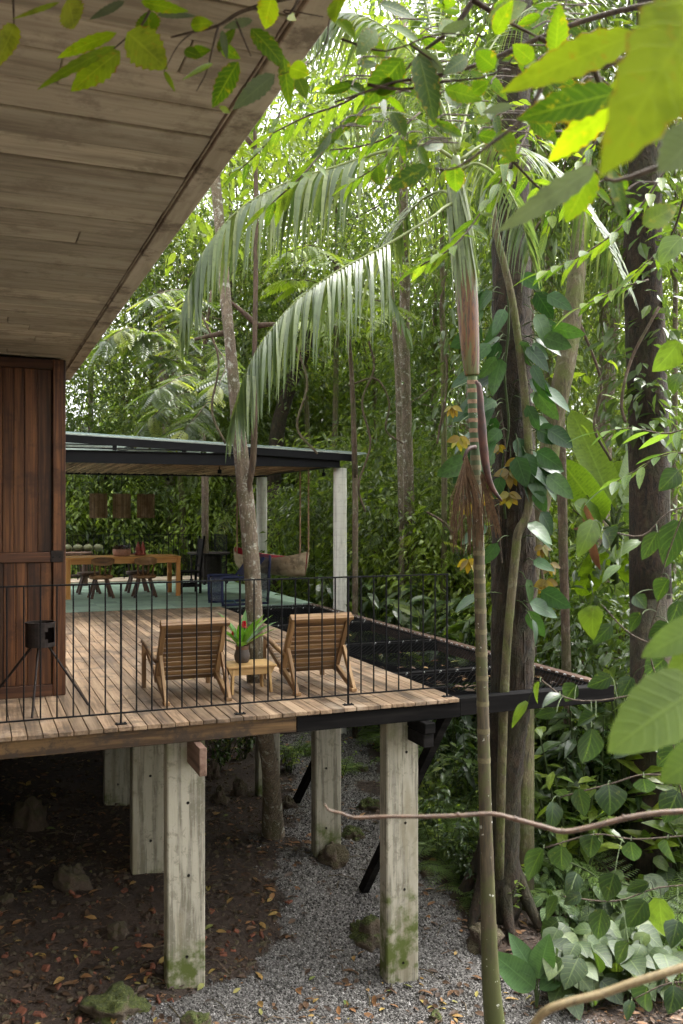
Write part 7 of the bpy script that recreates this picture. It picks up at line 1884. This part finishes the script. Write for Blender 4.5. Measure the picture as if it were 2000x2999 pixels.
for k in range(16000):
    x, y = gt.uniform(-1.6, 6.5), 6.0 + 5.5 * gt.random() ** 1.4
    if gravel_amount(x, y) > 0.3 + 0.4 * gt.random(): continue
    pp.append((x, y, ground_z(x, y) + gt.uniform(0.0, 0.012))); a = gt.uniform(0, 6.28); dd.append((math.cos(a), math.sin(a), gt.uniform(-.1, .4))); uu.append((gt.uniform(-.7, .7), gt.uniform(-.7, .7), 1)); sc.append(gt.uniform(0.02, 0.065))
scatter(mb, (tm2[0], tm2[1]), np.array(pp), np.array(dd), np.array(uu), np.array(sc), np.random.default_rng(8).random(len(pp)) ** 2.2 * 0.7)
tag(mb.build('leaf_mould', M['litter']), 'matted dark leaf mould covering the soil under the deck', 'leaf litter', kind='stuff')
mb = MB()
for k in range(420):
    x, y = gt.uniform(-1.5, 6.0), 6.0 + 5.0 * gt.random() ** 1.4; a = gt.uniform(0, 6.28); L = gt.uniform(0.06, 0.3)
    z = ground_z(x, y) + 0.008
    mb.tube([(x, y, z), (x + L * .5 * math.cos(a) + gt.uniform(-.02, .02), y + L * .5 * math.sin(a), z + 0.008), (x + L * math.cos(a), y + L * math.sin(a), ground_z(x + L * math.cos(a), y + L * math.sin(a)) + 0.006)], gt.uniform(0.002, 0.006), 4, cap=False)
tag(mb.build('fallen_twigs', M['bark_brown']), 'small broken twigs lying on the ground', 'leaf litter', kind='stuff')
M['brick'] = plain('brick rubble', (0.16, 0.058, 0.034), 0.9, 0, 0.5, 12)
mb = MB()
for k in range(330):
    x = gt.gauss(1.3, 1.0); y = 6.2 + abs(gt.gauss(0.9, 0.9))
    if x > 3.1 or gravel_amount(x, y) > 0.75: continue
    s = gt.uniform(0.012, 0.075)
    R = np.array(Matrix.Rotation(gt.uniform(0, 6.28), 3, (gt.uniform(-1, 1), gt.uniform(-1, 1), 1)))
    mb.box((x, y, ground_z(x, y) + 0.003), (s, s * gt.uniform(.5, 1), s * gt.uniform(.25, .5)), s * 0.1, R)
tag(mb.build('brick_rubble', M['brick']), 'small red brick shards strewn on the soil under the deck', 'rubble', kind='stuff')
mb = MB()
for k in range(3600):
    x = gt.uniform(-2, 4.5); y = 6.4 + 7 * gt.random() ** 1.3
    if gravel_amount(x, y) > 0.4: continue
    s = gt.uniform(0.012, 0.06)
    R = np.array(Matrix.Rotation(gt.uniform(0, 6.28), 3, (gt.uniform(-1, 1), gt.uniform(-1, 1), 1)))
    mb.box((x, y, ground_z(x, y)), (s, s * gt.uniform(.5, 1), s * gt.uniform(.3, .7)), s * 0.2, R)
tag(mb.build('soil_clods', M['rock']), 'small stones and clods in the dark soil under the deck', 'soil', kind='stuff')

# lianas looping through the forest
LI = [([(860, 1000), (900, 1120), (870, 1250), (930, 1330)], 13, 'dark liana hanging above the hanging canoe'), ([(1080, 1000), (1095, 1080), (1060, 1180), (1085, 1300), (1050, 1420), (1070, 1500)], 14, 'wavy liana to the side of the near pale column'), ([(1020, 1130), (1100, 1110), (1140, 1180), (1130, 1260), (1180, 1300)], 15, 'looping liana touching the white-blotched trunk'), ([(1250, 1500), (1300, 1530), (1330, 1560), (1360, 1510)], 12, 'short liana curling behind the flower strands'), ([(1700, 950), (1760, 1120), (1740, 1250), (1790, 1350)], 10.5, 'liana looping over the banana leaves'), ([(1930, 900), (1850, 1050), (1820, 1180), (1840, 1260)], 9.5, 'liana slanting off the leaf-wrapped trunk'), ([(1330, 700), (1290, 900), (1310, 1100), (1280, 1300)], 13, 'straight thin liana behind the ringed palm'), ([(580, 900), (640, 1050), (620, 1200), (660, 1300)], 12.5, 'thin liana beside the lichened deck tree'), ([(1590, 1150), (1600, 1350), (1580, 1600), (1610, 1800)], 10, 'thin liana along the mossy leaning trunk')]
for pts, d, lb in LI:
    o = MB().tube([P(a, b, d) for a, b in pts], 0.016, 6, 6, 0.15).build('liana', M['bark_brown'], smooth=True)
    tag(o, lb, 'liana', 'lianas in the forest')
